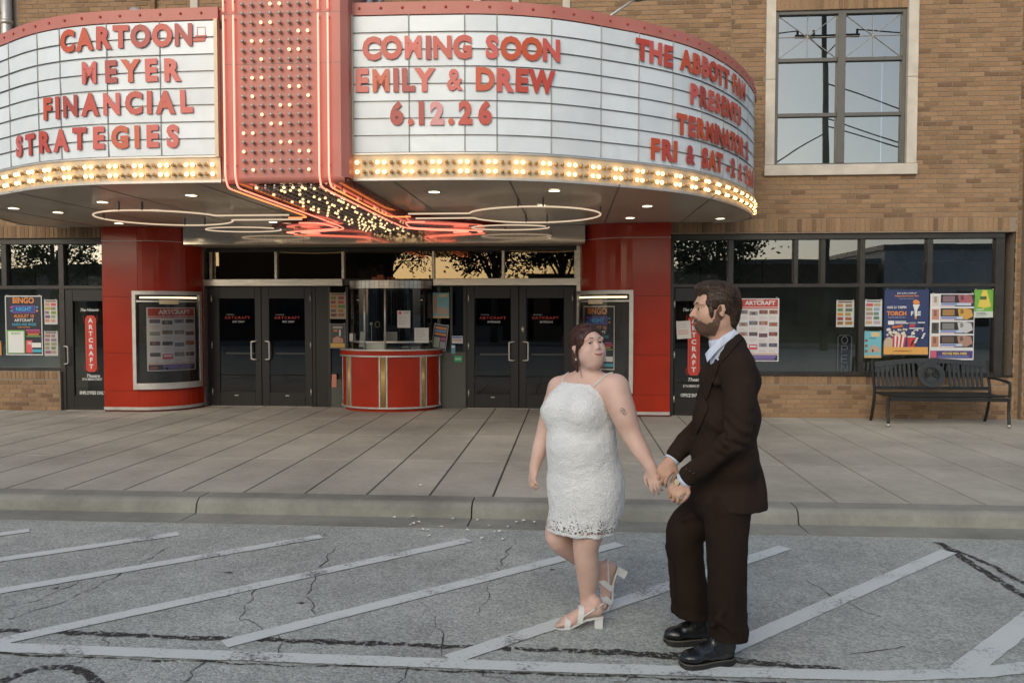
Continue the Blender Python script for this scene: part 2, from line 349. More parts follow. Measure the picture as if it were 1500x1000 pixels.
# pavement slabs
walk = link('sidewalk', None, kind='structure')
base = MB(); base.box(-30, 30, 6.525, 12.7, -.02, .088); base.build('slab_bed', M['joint'], walk)
sx = [-.64]
while sx[0] > -11: sx.insert(0, sx[0]-.535)
for x in (-.08, .45, 1.02, 1.59, 2.16, 2.74, 3.32): sx.append(x)
while sx[-1] < 12: sx.append(sx[-1]+.58)
sy = [6.525, 8.12, 9.75, 11.2, 12.6]
for i in range(len(sx)-1):
    for j in range(4):
        s = MB(); e = .005; z = ZS-.0005*random.random()
        s.add([(sx[i]+e, sy[j]+e*.5, z-.02), (sx[i+1]-e, sy[j]+e*.5, z-.02), (sx[i+1]-e, sy[j+1]-e*.5, z-.02), (sx[i]+e, sy[j+1]-e*.5, z-.02),
               (sx[i]+e+.006, sy[j]+e*.5+.004, z), (sx[i+1]-e-.006, sy[j]+e*.5+.004, z), (sx[i+1]-e-.006, sy[j+1]-e*.5-.004, z), (sx[i]+e+.006, sy[j+1]-e*.5-.004, z)],
              [(4, 5, 6, 7), (0, 1, 5, 4), (1, 2, 6, 5), (2, 3, 7, 6), (3, 0, 4, 7)])
        s.build('paving_slab', M['slab'], walk)
for a, b in ((-30, sx[0]), (sx[-1], 30)):
    s = MB(); s.box(a, b, 6.53, 12.6, .0885, ZS); s.build('paving_slab', M['slab'], walk)
# painted bay lines
def strip(name, pts, w, z, m, jag=0, label=None, parent=None):
    s = MB(); P, _ = resample([Vector(p[:2]) for p in pts], .05 if jag else .4); L = []; Rr = []
    ww = w if callable(w) else (lambda t: w)
    for i, p in enumerate(P):
        a = P[max(i-1, 0)]; b = P[min(i+1, len(P)-1)]; t = (b-a).normalized(); n = Vector((-t.y, t.x)); h = ww(i/(len(P)-1))/2
        L.append((p.x+n.x*(h+random.uniform(-jag, jag)), p.y+n.y*(h+random.uniform(-jag, jag)), z)); Rr.append((p.x-n.x*(h+random.uniform(-jag, jag)), p.y-n.y*(h+random.uniform(-jag, jag)), z))
    n = len(P); s.add(L+Rr, [(n+i, n+i+1, i+1, i) for i in range(n-1)]); return s.build(name, m, parent)
marks = link('painted_parking_lines', None, kind='structure')
G = lambda x, y: ground(x, y, 0)[:2]
def ext(a, b, k):
    a = Vector(a); b = Vector(b); return a+(b-a)*k
for a, b, k in (((43, 777), (0, 783), 3), ((262, 782), (0, 820), 2.2), ((470, 786), (0, 866), 1.62), ((687, 791), (0, 940), 1.02), ((908, 797), (328, 944), 1), ((1150, 802), (660, 966), 1), ((1390, 808), (1010, 975), 1)):
    A = G(*a); B = ext(A, G(*b), k); strip('painted_line', [A, B], .105, .0056, M['paint'], .004, parent=marks)
strip('painted_line', [G(1560, 868), G(1410, 984)], .12, .0062, M['paint'], .004, parent=marks)
strip('painted_line', [G(-350, 937), G(0, 949), G(300, 960), G(750, 976.5), G(1040, 985), G(1300, 991), G(1440, 986), G(1560, 971)], .10, .0072, M['paint'], .004, parent=marks)
# tar seals and cracks
seals = link('tar_crack_seals', None, kind='structure')
def wob(pts, a, step=.12, seed=1):
    rnd = random.Random(seed); P, _ = resample([Vector(p) for p in pts], step); return [p+Vector((rnd.uniform(-a, a), rnd.uniform(-a, a))) for p in P]
strip('tar_strip', wob([G(-300, 905), G(0, 923), G(350, 936), G(750, 950)], .012), lambda t: .045, .004, M['tar'], .014, parent=seals)
strip('tar_strip', wob([G(750, 950), G(930, 957), G(1080, 966), G(1260, 984)], .012, seed=2), lambda t: .03+.04*math.sin(t*3.1), .004, M['tar'], .014, parent=seals)
strip('tar_strip', wob([G(-10, 957), G(300, 970), G(700, 984), G(1150, 1001)], .01, seed=3), .014, .004, M['tar'], .008, parent=seals)
strip('tar_strip', wob([G(1376, 795), G(1430, 830), G(1520, 885)], .008), .055, .004, M['tar'], .012, parent=seals)
strip('tar_strip', wob([G(1400, 806), G(1460, 832), G(1540, 880)], .008), .035, .0048, M['tar'], .01, parent=seals)
strip('tar_strip', [G(*p) for p in ((-20, 1010), (20, 990), (60, 978), (100, 977), (130, 988), (150, 1010))], .05, .004, M['tar'], .006, parent=seals)
ck = 0
for c in (((757, 722+70), (745, 805), (720, 850), (712, 880), (690, 905)), ((700, 985), (760, 1002)), ((495, 800), (465, 832)), ((20, 905), (110, 875), (250, 800)), ((300, 960), (285, 985), (262, 1000)), ((470, 835), (450, 870), (462, 905)),
          ((120, 850), (60, 880), (0, 890)), ((640, 905), (655, 960)), ((380, 860), (350, 905), (420, 935), (405, 960)), ((1180, 850), (1230, 880), (1290, 905)), ((590, 960), (600, 985), (580, 1005)), ((900, 1000), (960, 985)), ((1250, 960), (1320, 945)), ((150, 925), (160, 950), (100, 975))):
    ck += 1; strip('crack', wob([G(*p) for p in c], .024, .06, ck), .0045, .0035+.00002*ck, M['crack'], .0028, parent=seals)
# worn spots
for i in range(12):
    x = random.uniform(-4, 4.2); y = random.uniform(3.3, 5.85); n = 9; r = random.uniform(.008, .022); s = MB()
    s.add([(x+1.7*r*random.uniform(.5, 1.1)*math.cos(2*math.pi*k/n), y+r*random.uniform(.5, 1.1)*math.sin(2*math.pi*k/n), .0028) for k in range(n)], [tuple(range(n))]); s.build('oil_spot', M['tar'], seals)
# ============================================================ THE BUILDING
bld = thing('theater_building', 'tan brick theater front behind the lit marquee, with dark storefronts and red enamel entrance', 'building')
fac = link('brick_facade', None, bld)
X = lambda px, Y=YW: survey(px, 455, Y).x
Z = lambda px, py, Y=YW: survey(px, py, Y).z
WX0, WX1, WZ0, WZ1 = X(1131), X(1322), Z(1225, 243.5), Z(1225, 14)   # upper window
JX0, JX1, SZ0 = X(1117), X(1337), Z(1225, 257)
SFX0, SFX1, SFZ0, SFZ1 = 1.47, 6.17, .715, 2.765
LFX = -7.90
bricks = []
STRIPS = [(X(286), X(297)), (X(694), X(705)), (X(750), X(760)), (X(823), X(834))]
BL, BH, PZ, PX = .192, .0575, .0677, .203
def lay(x0, x1, z0, z1, openings=(), depth=0, seed=0):
    rnd = random.Random(seed); r = 0; z = z0
    while z < z1-.02:
        h = min(BH, z1-z-.004); iv = [(x0, x1)]
        for a, b, c, d in openings:
            if c < z+h-.005 and d > z+.005:
                nv = []
                for u, v in iv:
                    if b <= u or a >= v: nv.append((u, v))
                    else:
                        if a > u: nv.append((u, a))
                        if b < v: nv.append((b, v))
                iv = nv
        off = (r % 2)*PX/2+(r % 3)*.013
        for u, v in iv:
            x = math.floor((u-off)/PX)*PX+off
            while x < v:
                a = max(x, u); b = min(x+BL, v)
                if b-a > .02: bricks.append((a, b, z, z+h, depth+rnd.uniform(-.0012, .0012)))
                x += PX
        z += PZ; r += 1
def soldiers(x0, x1, z0, z1, seed=0, d=0):
    x = x0; rnd = random.Random(seed)
    while x < x1-.02: bricks.append((x, min(x+BH, x1), z0, z1-.006, d+rnd.uniform(-.001, .001))); x += PZ
GRV = 6.31
zs1 = SFZ1+.018
lay(2.3, GRV, zs1+.196, 7.0, [(JX0, JX1, SZ0, 7.2), (WX0, WX1, WZ1+.004, 7.2)], seed=1)
soldiers(1.3, SFX1+.03, zs1, zs1+.19, 1); soldiers(WX0, WX1, WZ1+.004, WZ1+.2, 2); lay(WX0, WX1, WZ1+.21, 7.0, seed=3)
lay(SFX1+.115, GRV, .1, zs1+.19, seed=5); soldiers(2.36, SFX1+.115, SFZ0-.125, SFZ0-.006, 3); lay(2.36, SFX1+.115, .1, SFZ0-.13, seed=6)
lay(GRV+.09, 9.5, .1, 7.0, depth=-.03, seed=7); lay(GRV, GRV+.085, .1, 7.0, depth=.06, seed=8)
lay(-12, 2.29, 4.7, 7.0, [(-8.70, -8.44, 4, 8), *[(a, b, 5.2, 8) for a, b in STRIPS]], seed=9)
lay(-12, -7.0, SFZ1+.2, 4.7, [(-8.70, -8.44, 4, 8)], seed=10); soldiers(-12, -7.14, SFZ1+.01, SFZ1+.195, 4)
lay(1.44, 2.29, zs1+.196, 4.7, seed=14)
soldiers(-12, LFX-.02, SFZ0-.125, SFZ0-.006, 6); lay(-12, LFX-.02, .1, SFZ0-.13, seed=12)
def vis(b):
    d = Vector(((b[0]+b[1])/2, YW, (b[2]+b[3])/2))-Vector((0, 0, EYE)); z = d.dot(FW); px = 750+FPX*d.dot(RT)/z; py = 500-FPX*d.dot(UP)/z
    hid = 1e4 if (px < 0 or px > 1500 or py < 0 or px < 1110 and py < 335 and px > 60) else 0
    return hid+d.length-2*(b[1]-b[0])
bricks.sort(key=vis)
bc = {}
def brick_box(mb, a, b, z0, z1, y):
    e = .0035; mb.add([(a, y+e, z0), (b, y+e, z0), (b, y+e, z1), (a, y+e, z1), (a+e, y, z0+e), (b-e, y, z0+e), (b-e, y, z1-e), (a+e, y, z1-e), (a, y+.03, z0), (b, y+.03, z0), (b, y+.03, z1), (a, y+.03, z1)],
        [(4, 5, 6, 7), (0, 1, 5, 4), (1, 2, 6, 5), (2, 3, 7, 6), (3, 0, 4, 7), (8, 9, 1, 0), (9, 10, 2, 1), (10, 11, 3, 2), (11, 8, 0, 3)])
for b in bricks[:300]:
    k = (round(b[1]-b[0], 3), round(b[3]-b[2], 4))
    if k not in bc:
        mb = MB(); brick_box(mb, 0, k[0], 0, b[3]-b[2], 0); bc[k] = mb.mesh('brick', M['brick'])
    link('brick', bc[k], fac, loc=(b[0], YW+b[4], b[2]))
mb = MB()
for b in bricks[300:]: brick_box(mb, b[0], b[1], b[2], b[3], YW+b[4])
mb.build('brickwork', M['brick'], fac, kind='stuff')
mb = MB(); y0 = YW+.0065; y1 = YW+.25
mb.box(SFX1+.115, GRV, y0, y1, .1, 7.05); mb.box(1.44, JX0, y0, y1, SFZ1, 7.05); mb.box(JX1, SFX1+.115, y0, y1, SFZ1, 7.05); mb.box(JX0, JX1, y0, y1, SFZ1, SZ0)
mb.box(JX0, JX1, y0, y1, WZ1+.002, 7.05); mb.box(2.36, SFX1+.115, y0, y1, .1, SFZ0-.002); mb.box(GRV, GRV+.088, y0+.06, y1, .1, 7.05); mb.box(GRV+.088, 12, y0-.03, y1, .1, 7.05)
mb.box(-12.2, 1.44, y0, y1, 4.6, 7.05); mb.box(-12.2, -7.14, y0, y1, SFZ1+.005, 4.6); mb.box(-12.2, LFX, y0, y1, .1, SFZ0-.002)
mb.box(-7.14, 1.44, y0+.9, y1+.8, 2.95, 4.6); mb.box(-12.2, 12, y1, 18, 7.0, 7.05)
mb.build('mortar_bed', M['mortar'], fac)
# stone surround of the upper window
mb = MB(); mb.bbox(JX0, WX0-.002, YW-.035, YW+.1, SZ0+.155, 4.95); mb.build('stone_jamb', M['stone'], bld)
mb = MB(); mb.bbox(JX0, WX0-.002, YW-.035, YW+.1, 4.956, 7.0); mb.build('stone_jamb', M['stone'], bld)
mb = MB(); mb.bbox(WX1+.002, JX1, YW-.035, YW+.1, SZ0+.155, 4.95); mb.build('stone_jamb', M['stone'], bld)
mb = MB(); mb.bbox(WX1+.002, JX1, YW-.035, YW+.1, 4.956, 7.0); mb.build('stone_jamb', M['stone'], bld)
mb = MB(); mb.bbox(JX0-.01, JX1+.01, YW-.05, YW+.1, SZ0, SZ0+.15); mb.build('window_sill', M['stone'], bld)
for a, b in STRIPS:
    mb = MB(); mb.bbox(a, b, YW-.02, YW+.06, 5.4, 7.0); mb.build('stone_jamb', M['stone'], bld)
mb = MB(); mb.tube([(-8.57, YW-.08, 4.5), (-8.57, YW-.08, 7.0)], .075, 12); mb.tube([(-8.57, YW-.08, 6.0), (-8.57, YW-.08, 6.06)], .088, 12); mb.build('downpipe', M['alu'], bld, smooth=True)
mb = MB(); mb.bbox(-6.32, -6.24, YW-.06, YW+.01, 4.6, 7.0); mb.build('brick_pier', M['brick'], bld)
# frames ----------------------------------------------------
def pane(mb, x0, x1, z0, z1, y): mb.add([(x0, y, z0), (x1, y, z0), (x1, y, z1), (x0, y, z1)], [(0, 1, 2, 3)])
def star(parent, x0, x1, z0, z1, y, m, r=.006):
    cx, cz = (x0+x1)/2, (z0+z1)/2
    for a, b in (((x0, z0), (x1, z1)), ((x0, z1), (x1, z0)), ((cx, z0), (cx, z1)), ((x0, cz), (x1, cz))):
        mb = MB(); mb.tube([(a[0], y, a[1]), (b[0], y, b[1])], r, 4); mb.build('muntin', m, parent); y += .0003
# upper window
uw = link('window', None, bld); fy = YW+.03
mb = MB(); f = .055; mz = [WZ0, Z(1225, 167), Z(1225, 86), WZ1]; mx = (WX0+WX1)/2+.02
mb.bbox(WX0, WX0+f, fy, fy+.09, WZ0, WZ1); mb.bbox(WX1-f, WX1, fy, fy+.09, WZ0, WZ1)
mb.bbox(mx-.055, mx+.055, fy-.01, fy+.09, WZ0+.05, WZ1-.05); mb.bbox(WX0+f, WX1-f, fy, fy+.09, WZ0, WZ0+.05); mb.bbox(WX0+f, WX1-f, fy, fy+.09, WZ1-.05, WZ1)
mb.build('window_frame', M['winframe'], uw)
for (a, b) in ((WX0+f, mx-.055), (mx+.055, WX1-f)):
    for i in (1, 2): 
        mb = MB(); mb.bbox(a, b, fy+.008, fy+.09, mz[i]-.026, mz[i]+.026); mb.build('transom_bar', M['winframe'], uw)
    zz = [WZ0+.05, mz[1]-.026, mz[1]+.026, mz[2]-.026, mz[2]+.026, WZ1-.05]
    for i in range(3):
        mb = MB(); t = random.uniform(-.002, .002); mb.add([(a, fy+.05+t, zz[2*i]), (b, fy+.05, zz[2*i]), (b, fy+.05, zz[2*i+1]), (a, fy+.05+t, zz[2*i+1])], [(0, 1, 2, 3)]); mb.build('window_pane', M['uglass'], uw)
    star(uw, a, b, zz[4], zz[5], fy+.042, M['alu'], .005)
mb = MB(); mb.box(WX0, WX1, fy+.9, fy+.95, WZ0-.2, WZ1+.2); mb.box(WX0-.02, WX0-.01, fy+.1, fy+.9, WZ0, WZ1); mb.box(WX1+.01, WX1+.02, fy+.1, fy+.9, WZ0, WZ1); mb.build('room_wall', M['interior'], bld)
# storefronts
def room(x0, x1, y0, y1, z0, z1, m):
    mb = MB(); v = [(x0, y0, z0), (x1, y0, z0), (x1, y1, z0), (x0, y1, z0), (x0, y0, z1), (x1, y0, z1), (x1, y1, z1), (x0, y1, z1)]
    mb.add(v, [(0, 1, 2, 3), (7, 6, 5, 4), (3, 2, 6, 7), (0, 3, 7, 4), (2, 1, 5, 6)]); return mb.build('room_wall', m, bld)
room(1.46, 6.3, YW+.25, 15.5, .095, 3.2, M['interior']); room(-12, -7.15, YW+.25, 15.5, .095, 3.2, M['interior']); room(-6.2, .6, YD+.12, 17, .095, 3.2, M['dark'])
def frame_bars(parent, bars, m=None, y=YW+.05, d=.12, name='mullion'):
    for k, (a, b, c, e) in enumerate(bars):
        mb = MB(); mb.bbox(a, b, y+.0015*(k % 3), y+d, c, e, .006); mb.build(name, m or M['bronze'], parent)
TZ0, TZ1 = Z(1225, 416), Z(1225, 350)      # transom band
sf = link('storefront', None, bld)
b4 = X(1071); b5 = X(1168); b6 = X(1205); b7 = X(1265); b8 = X(1364); rx = X(1460)
frame_bars(sf, [(SFX0, SFX1, TZ1, SFZ1), (SFX0, rx, TZ0-.045, TZ0+.01), (rx, SFX1, SFZ0, TZ1), (b4-.04, b4+.04, ZS, TZ1), (b5-.045, b5+.02, TZ0, TZ1), (b6-.02, b6+.05, TZ0, TZ1), (b7-.045, b7+.03, SFZ0, TZ1), (b8-.045, b8+.035, TZ0, TZ1), (b4+.04, rx, SFZ0, SFZ0+.05), (SFX0, SFX0+.05, ZS, TZ1)])
mb = MB(); mb.bbox(b4, SFX1+.11, YW-.03, YW+.1, SFZ0-.004, SFZ0+.012); mb.build('window_sill', M['bronze'], sf)
tp = [SFX0+.05, b4-.04, b4+.04, b5-.045, b5+.02, b6-.02, b6+.05, b7-.045, b7+.03, b8-.045, b8+.035, rx]
for i in range(6):
    mb = MB(); pane(mb, tp[2*i], tp[2*i+1], TZ0+.01, TZ1, YW+.11+random.uniform(-.001, .001)); mb.build('transom_pane', M['glass'], sf); star(sf, tp[2*i], tp[2*i+1], TZ0+.01, TZ1, YW+.118, M['bronze'], .006)
for a, b in ((b4+.04, b7-.045), (b7+.03, rx)):
    mb = MB(); pane(mb, a, b, SFZ0+.05, TZ0-.045, YW+.112); mb.build('window_pane', M['glass'], sf)
lf = link('storefront', None, bld); l1 = X(86); l0 = X(5)
frame_bars(lf, [(-12, -7.15, TZ1, SFZ1), (-12, -7.15, TZ0-.05, TZ0+.01), (l1-.03, l1+.06, ZS, TZ1), (l0-.06, l0+.03, TZ0, TZ1), (-12, l1-.03, SFZ0, SFZ0+.05), (-10.2, -10.12, SFZ0, TZ1)])
for a, b in ((l0+.03, l1-.03), (l1+.06, -7.16), (-10.1, l0-.06)):
    mb = MB(); pane(mb, a, b, TZ0+.01, TZ1, YW+.11); mb.build('transom_pane', M['glass'], lf); star(lf, a, b, TZ0+.01, TZ1, YW+.118, M['bronze'], .006)
mb = MB(); pane(mb, -10.1, l1-.03, SFZ0+.05, TZ0-.05, YW+.112); mb.build('window_pane', M['glass'], lf)
# single doors with vinyl lettering (children of the building)
def sideways_c(mb, x, z0, z1, y, out, r=.011): mb.tube(catmull([(x, y, z0), (x+out*.02, y-.045, z0), (x+out*.075, y-.055, z0+.008), (x+out*.085, y-.055, z0+.03), (x+out*.085, y-.055, (z0+z1)/2), (x+out*.085, y-.055, z1-.03), (x+out*.075, y-.055, z1-.008), (x+out*.02, y-.045, z1), (x, y, z1)], 4), r, 8)
def door_leaf(x0, x1, z1, gx0, gx1, gz0, gz1, y, m, gm='dglass'):
    d = link('door', None, bld)
    for a, b, c, e in ((x0, gx0, ZS+.012, z1), (gx1, x1, ZS+.012, z1), (gx0, gx1, ZS+.012, gz0), (gx0, gx1, gz1, z1)):
        mb = MB(); mb.bbox(a, b, y, y+.05, c, e, .004); mb.build('door_rail', m, d)
    mb = MB(); pane(mb, gx0, gx1, gz0, gz1, y+.02); mb.build('door_glass', M[gm], d); return d
yd = YW+.06
def vinyl(d, cx, y, foot, cols):
    k = 1/100.
    text('lettering', 'The Historic', (cx-.02, y, Z(120, 454)), .045, M['white'], d, sx=.95, shear=.35, bold=.02)
    # vertical sign graphic
    mb = MB(); zt, zb = Z(120, 462), Z(120, 545); w = .088
    out = [(cx-w, zb+.05), (cx-w*.6, zb), (cx+w*.6, zb), (cx+w, zb+.05), (cx+w, zt-.05), (cx+w*.6, zt), (cx-w*.6, zt), (cx-w, zt-.05)]
    mb.add([(a, y, b) for a, b in out], [tuple(range(8))], 0)
    for s in (-1, 1): mb.add([(cx+s*w*.66-.003, y-.0012, zb+.04), (cx+s*w*.66+.003, y-.0012, zb+.04), (cx+s*w*.66+.003, y-.0012, zt-.04), (cx+s*w*.66-.003, y-.0012, zt-.04)], [(0, 1, 2, 3)], 1)
    mb.build('sign_graphic', [CM(.50, .04, .02), CM(.12, .01, .01)], d)
    for s in (-1, 1):
        for zz in (zt-.05, zb+.06):
            sc = MB(); sc.tube([(cx+s*(w+.03*math.sin(t*2.6)*(1-t*.3)), y-.002, zz+.07*(t-.5)*1.6) for t in [i/12 for i in range(13)]], .004, 4); sc.build('scroll_graphic', CM(.50, .04, .02), d)
    n = 'ARTCRAFT'; step = (zt-zb-.06)/8
    for i, ch in enumerate(n): text('lettering', ch, (cx, y-.0025, zt-.03-step*(i+.5)), step*.66, M['white'], d, bold=.055, sx=1.05)
    text('lettering', 'Theatre', (cx+.02, y, Z(120, 551)), .05, M['white'], d, shear=.35, bold=.025)
    for i, s in enumerate(foot): text('lettering', s[0], (cx+.01, y, Z(120, s[1])), s[2], M['white'], d, bold=.03, sx=s[3])
d = door_leaf(l1+.065, -7.165, TZ0-.055, X(103), X(151), Z(120, 580), Z(120, 441), yd, M['black'])
vinyl(d, X(128), yd+.015, [('57 N MAIN STREET', 556, .036, .78), ('EMPLOYEES ONLY', 576, .052, .72)], 0)
mb = MB(); sideways_c(mb, X(90), Z(90, 533), Z(90, 507), yd, 1, .010); mb.build('door_handle', M['handle'], d, smooth=True)
mb = MB(); mb.box(-7.8, -7.15, YW-.01, YW+.12, ZS, ZS+.012); mb.build('threshold', M['steel'], bld)
bx = MB(); bx.box(X(103)+.01, -7.15, YW+.4, YW+.42, .2, 2.2); bx.build('door_blind', mat('grey_blind', (.16, .17, .165), .8), d)
d = door_leaf(SFX0+.055, b4-.045, TZ0-.05, X(990), b4-.13, Z(1000, 583), Z(1000, 441), yd, M['black'])
vinyl(d, X(1018), yd+.015, [('57 N MAIN STREET', 560, .036, .78), ('OFFICE ENTRANCE', 573, .05, .66)], 0)
bx = MB(); bx.box(X(990)+.01, b4-.13, YW+.4, YW+.42, .2, 2.2); bx.build('door_blind', mat('grey_blind_b', (.16, .17, .165), .8), d)
bx = MB(); bx.box(X(990), b4-.13, yd+.004, yd+.014, Z(1000, 586), Z(1000, 583)); bx.build('brass_strip', CM(.5, .28, .1), d)
for zz in (1.75, 1.0, .35):
    mb = MB(); mb.tube([(SFX0+.06, yd-.008, zz-.05), (SFX0+.06, yd-.008, zz+.05)], .012, 8); mb.build('door_hinge', M['handle'], d, smooth=True)
mb = MB(); mb.box(1.5, 2.3, YW-.01, YW+.12, ZS, ZS+.012); mb.build('threshold', M['steel'], bld)
# red curved enamel columns --------------------------------
def arc(cx, cy, r, a0, a1, n=12): return [(cx+r*math.cos(R_(a0+(a1-a0)*i/n)), cy+r*math.sin(R_(a0+(a1-a0)*i/n))) for i in range(n+1)]
LC = [(-7.14, 11.72), (-6.58, 11.72)]+arc(-6.58, 12.41, .69, -90, 0)[1:]+[(-5.89, 12.6)]
RC = [(.15, 12.6), (.15, 12.47)]+arc(.90, 12.47, .75, 180, 270)[0:]+[(1.455, 11.72)]
RC = [(.15, 12.6)]+arc(.90, 12.47, .75, 180, 270)+[(1.455, 11.72)]
colbands = [(ZS+.075, .42), (.426, 1.0), (1.006, 1.86), (1.866, 2.71), (2.716, 2.925)]
columns = []
for path, nm in ((LC, 'left'), (RC, 'right')):
    c = link('enamel_column', None, bld); columns.append(c)
    bk = MB(); bk.wall(offset_path(path, .012), ZS, 2.925, .05); bk.build('column_core', CM(.1, .01, .006), c)
    if nm == 'left': segs = [path[:2], path[1:]]
    else: segs = [path[:-1], path[-2:]]
    for z0, z1 in colbands:
        for sg in segs:
            P, L = resample(sg, .08); P = [tuple(p) for p in P]
            a = Vector(P[0]); b = Vector(P[1]); P[0] = tuple(a+(b-a).normalized()*.003); mb = MB(); mb.wall(P, z0, z1, .02); mb.build('enamel_panel', M['red'], c)
    mb = MB(); mb.wall(offset_path(path, -.012), ZS+.03, ZS+.074, .03); mb.build('metal_plinth', M['alu'], c)
    mb = MB(); mb.wall(offset_path(path, .03), ZS-.01, ZS+.03, .03); mb.build('red_kick', CM(.36, .03, .015), c)
    mb = MB(); mb.wall(offset_path(path, -.004), 2.708, 2.716, .03); mb.build('seam_strip', M['alu'], c)
mb = MB(); mb.box(-5.95, -5.88, 12.45, 12.62, ZS, 2.68); mb.build('steel_jamb', M['steel'], bld)
mb = MB(); mb.box(.10, .17, 12.45, 12.62, ZS, 2.68); mb.build('steel_jamb', M['steel'], bld)
# mirror fascia and vestibule soffit
for a, b in ((-5.985, -4.08), (-4.076, -2.0), (-1.996, .22)):
    mb = MB(); t = random.uniform(0, .004); mb.add([(a, 12.0, 2.68), (b, 12.0+t, 2.68), (b, 12.0+t, 2.928), (a, 12.0, 2.928)], [(0, 1, 2, 3)]); mb.build('mirror_fascia', M['mirror'], bld)
mb = MB(); mb.box(-5.985, .22, 12.004, 12.7, 2.665, 2.679); mb.build('vestibule_ceiling', M['soffit'], bld)
# entrance transom + doors at YD
ent = link('entrance_screen', None, bld)
zt0, zt1 = Z(575, 408, YD), Z(575, 368, YD); XD = lambda px: X(px, YD)
frame_bars(ent, [(XD(303), XD(848), zt1, 2.662)], M['bronze'], YD, .1)
for k, px in enumerate((310, 405, 503, 635, 737, 843)):
    mb = MB(); mb.bbox(XD(px)-.022, XD(px)+.022, YD-.02, YD+.08, zt0, zt1); mb.build('mullion', M['steel'], ent)
tx = [XD(p) for p in (310, 405, 503, 635, 737, 843)]
for a, b in zip(tx, tx[1:]):
    mb = MB(); t = random.uniform(-.004, .004); mb.add([(a+.02, YD+.03, zt0), (b-.02, YD+.03+t, zt0), (b-.02, YD+.03+t, zt1), (a+.02, YD+.03, zt1)], [(0, 1, 2, 3)]); mb.build('transom_pane', M['tglass'], ent)
for a, b in ((XD(303), XD(503)), (XD(635), XD(848))):
    mb = MB(); mb.bbox(a, b, YD-.05, YD+.08, zt0-.115, zt0-.002, .006); mb.build('steel_header', M['steel'], ent)
mb = MB(); mb.box(XD(503), XD(635), YD, YD+.08, zt0-.10, zt0-.003); mb.build('steel_header', M['bronze'], ent)
dz = zt0-.125
def door_pair(x0, xm, x1, g, notes):
    for a, b, gx0, gx1, s in ((x0, xm-.004, g[0], g[1], 1), (xm+.004, x1, g[2], g[3], -1)):
        gz0, gz1 = Z(575, 576, YD), Z(575, 437, YD); d = door_leaf(a, b, dz, XD(gx0), XD(gx1), gz0, gz1, YD, M['black'])
        hx = b-.10 if s == 1 else a+.10; zA, zB = Z(575, 527, YD), Z(575, 500, YD)
        mb = MB(); sideways_c(mb, hx+.04*s, zA, zB, YD, -s, .014); mb.build('door_handle', M['handle'], d, smooth=True)
        zz = Z(575, 518.5, YD); mb = MB(); mb.box(XD(gx0)+.08, XD(gx1), YD+.05, YD+.07, zz-.014, zz+.014); mb.build('push_bar', M['handle'], d)
        for z in (Z(575, 437, YD), Z(575, 506, YD), Z(575, 575, YD)):
            hxx = a+.025 if s == 1 else b-.025; mb = MB(); mb.tube([(hxx, YD-.008, z-.055), (hxx, YD-.008, z+.055)], .010, 8); mb.build('door_hinge', M['handle'], d, smooth=True)
        mb = MB(); cx = (a+b)/2; mb.box(cx-.03, cx+.03, YD-.004, YD, .27, .285); mb.build('door_plate', M['handle'], d)
        gx = (XD(gx0)+XD(gx1))/2
        text('lettering', 'THE HISTORIC', (gx-.12, YD+.016, Z(575, 461, YD)), .018, CM(.4, .4, .38), d, sx=.9)
        text('lettering', 'ARTCRAFT', (gx, YD+.016, Z(575, 465.5, YD)), .042, CM(.40, .03, .02), d, sx=1.25, space=1.25, bold=.02)
        text('lettering', notes[0 if s == 1 else 1], (gx+.02, YD+.016, Z(575, 471.5, YD)), .032, CM(.5, .5, .48), d, sx=.9, bold=.02)
door_pair(XD(308), XD(382.5), XD(457), (321, 373, 394, 446), ('EXIT ONLY', 'EXIT ONLY'))
door_pair(XD(684), XD(760), XD(841), (695, 748, 771, 826), ('ENTRANCE', 'ENTRANCE'))
frame_bars(ent, [(XD(303)-.0, XD(308), ZS, dz), (XD(457), XD(462), ZS, dz), (XD(678), XD(684), ZS, dz), (XD(841), XD(848), ZS, dz), (XD(308), XD(457), dz, zt0-.116), (XD(684), XD(841), dz, zt0-.116), (XD(462), XD(482), ZS, zt0-.116)], M['black'], YD+.002, .06, 'door_frame')
frame_bars(ent, [(XD(480), XD(484), ZS, dz), (XD(506), XD(510), ZS, dz), (XD(640), XD(645), ZS, dz), (XD(659), XD(663), ZS, dz)], M['bronze'], YD, .06)
for a, b in ((484, 506), (510, 640), (645, 659), (663, 678)):
    mb = MB(); pane(mb, XD(a), XD(b), ZS, zt0-.1, YD+.03); mb.build('sidelight_pane', M['dglass'], ent)
mb = MB(); mb.bbox(XD(641), XD(682), YD-.004, YD+.02, ZS, Z(575, 515, YD)); mb.build('kick_panel', CM(.06, .065, .05), ent)
mb = MB(); mb.bbox(XD(484), XD(500), YD-.004, YD+.02, ZS, Z(575, 556, YD)); mb.build('kick_panel', CM(.06, .065, .05), ent)
mb = MB(); mb.box(XD(308), XD(457), YD-.05, YD+.1, ZS, ZS+.01); mb.build('threshold', M['steel'], bld)
mb = MB(); mb.box(XD(684), XD(841), YD-.05, YD+.1, ZS, ZS+.01); mb.build('threshold', M['steel'], bld)
mb = MB(); c = XD(766); zc = Z(766, 482, YD); mb.tube([(c, YD-.03, zc-.05), (c, YD-.03, zc+.05)], .022, 10); mb.tube([(c, YD-.045, zc-.02), (c, YD-.045, zc+.02)], .03, 10); mb.build('key_box', M['handle'], ent, smooth=True)
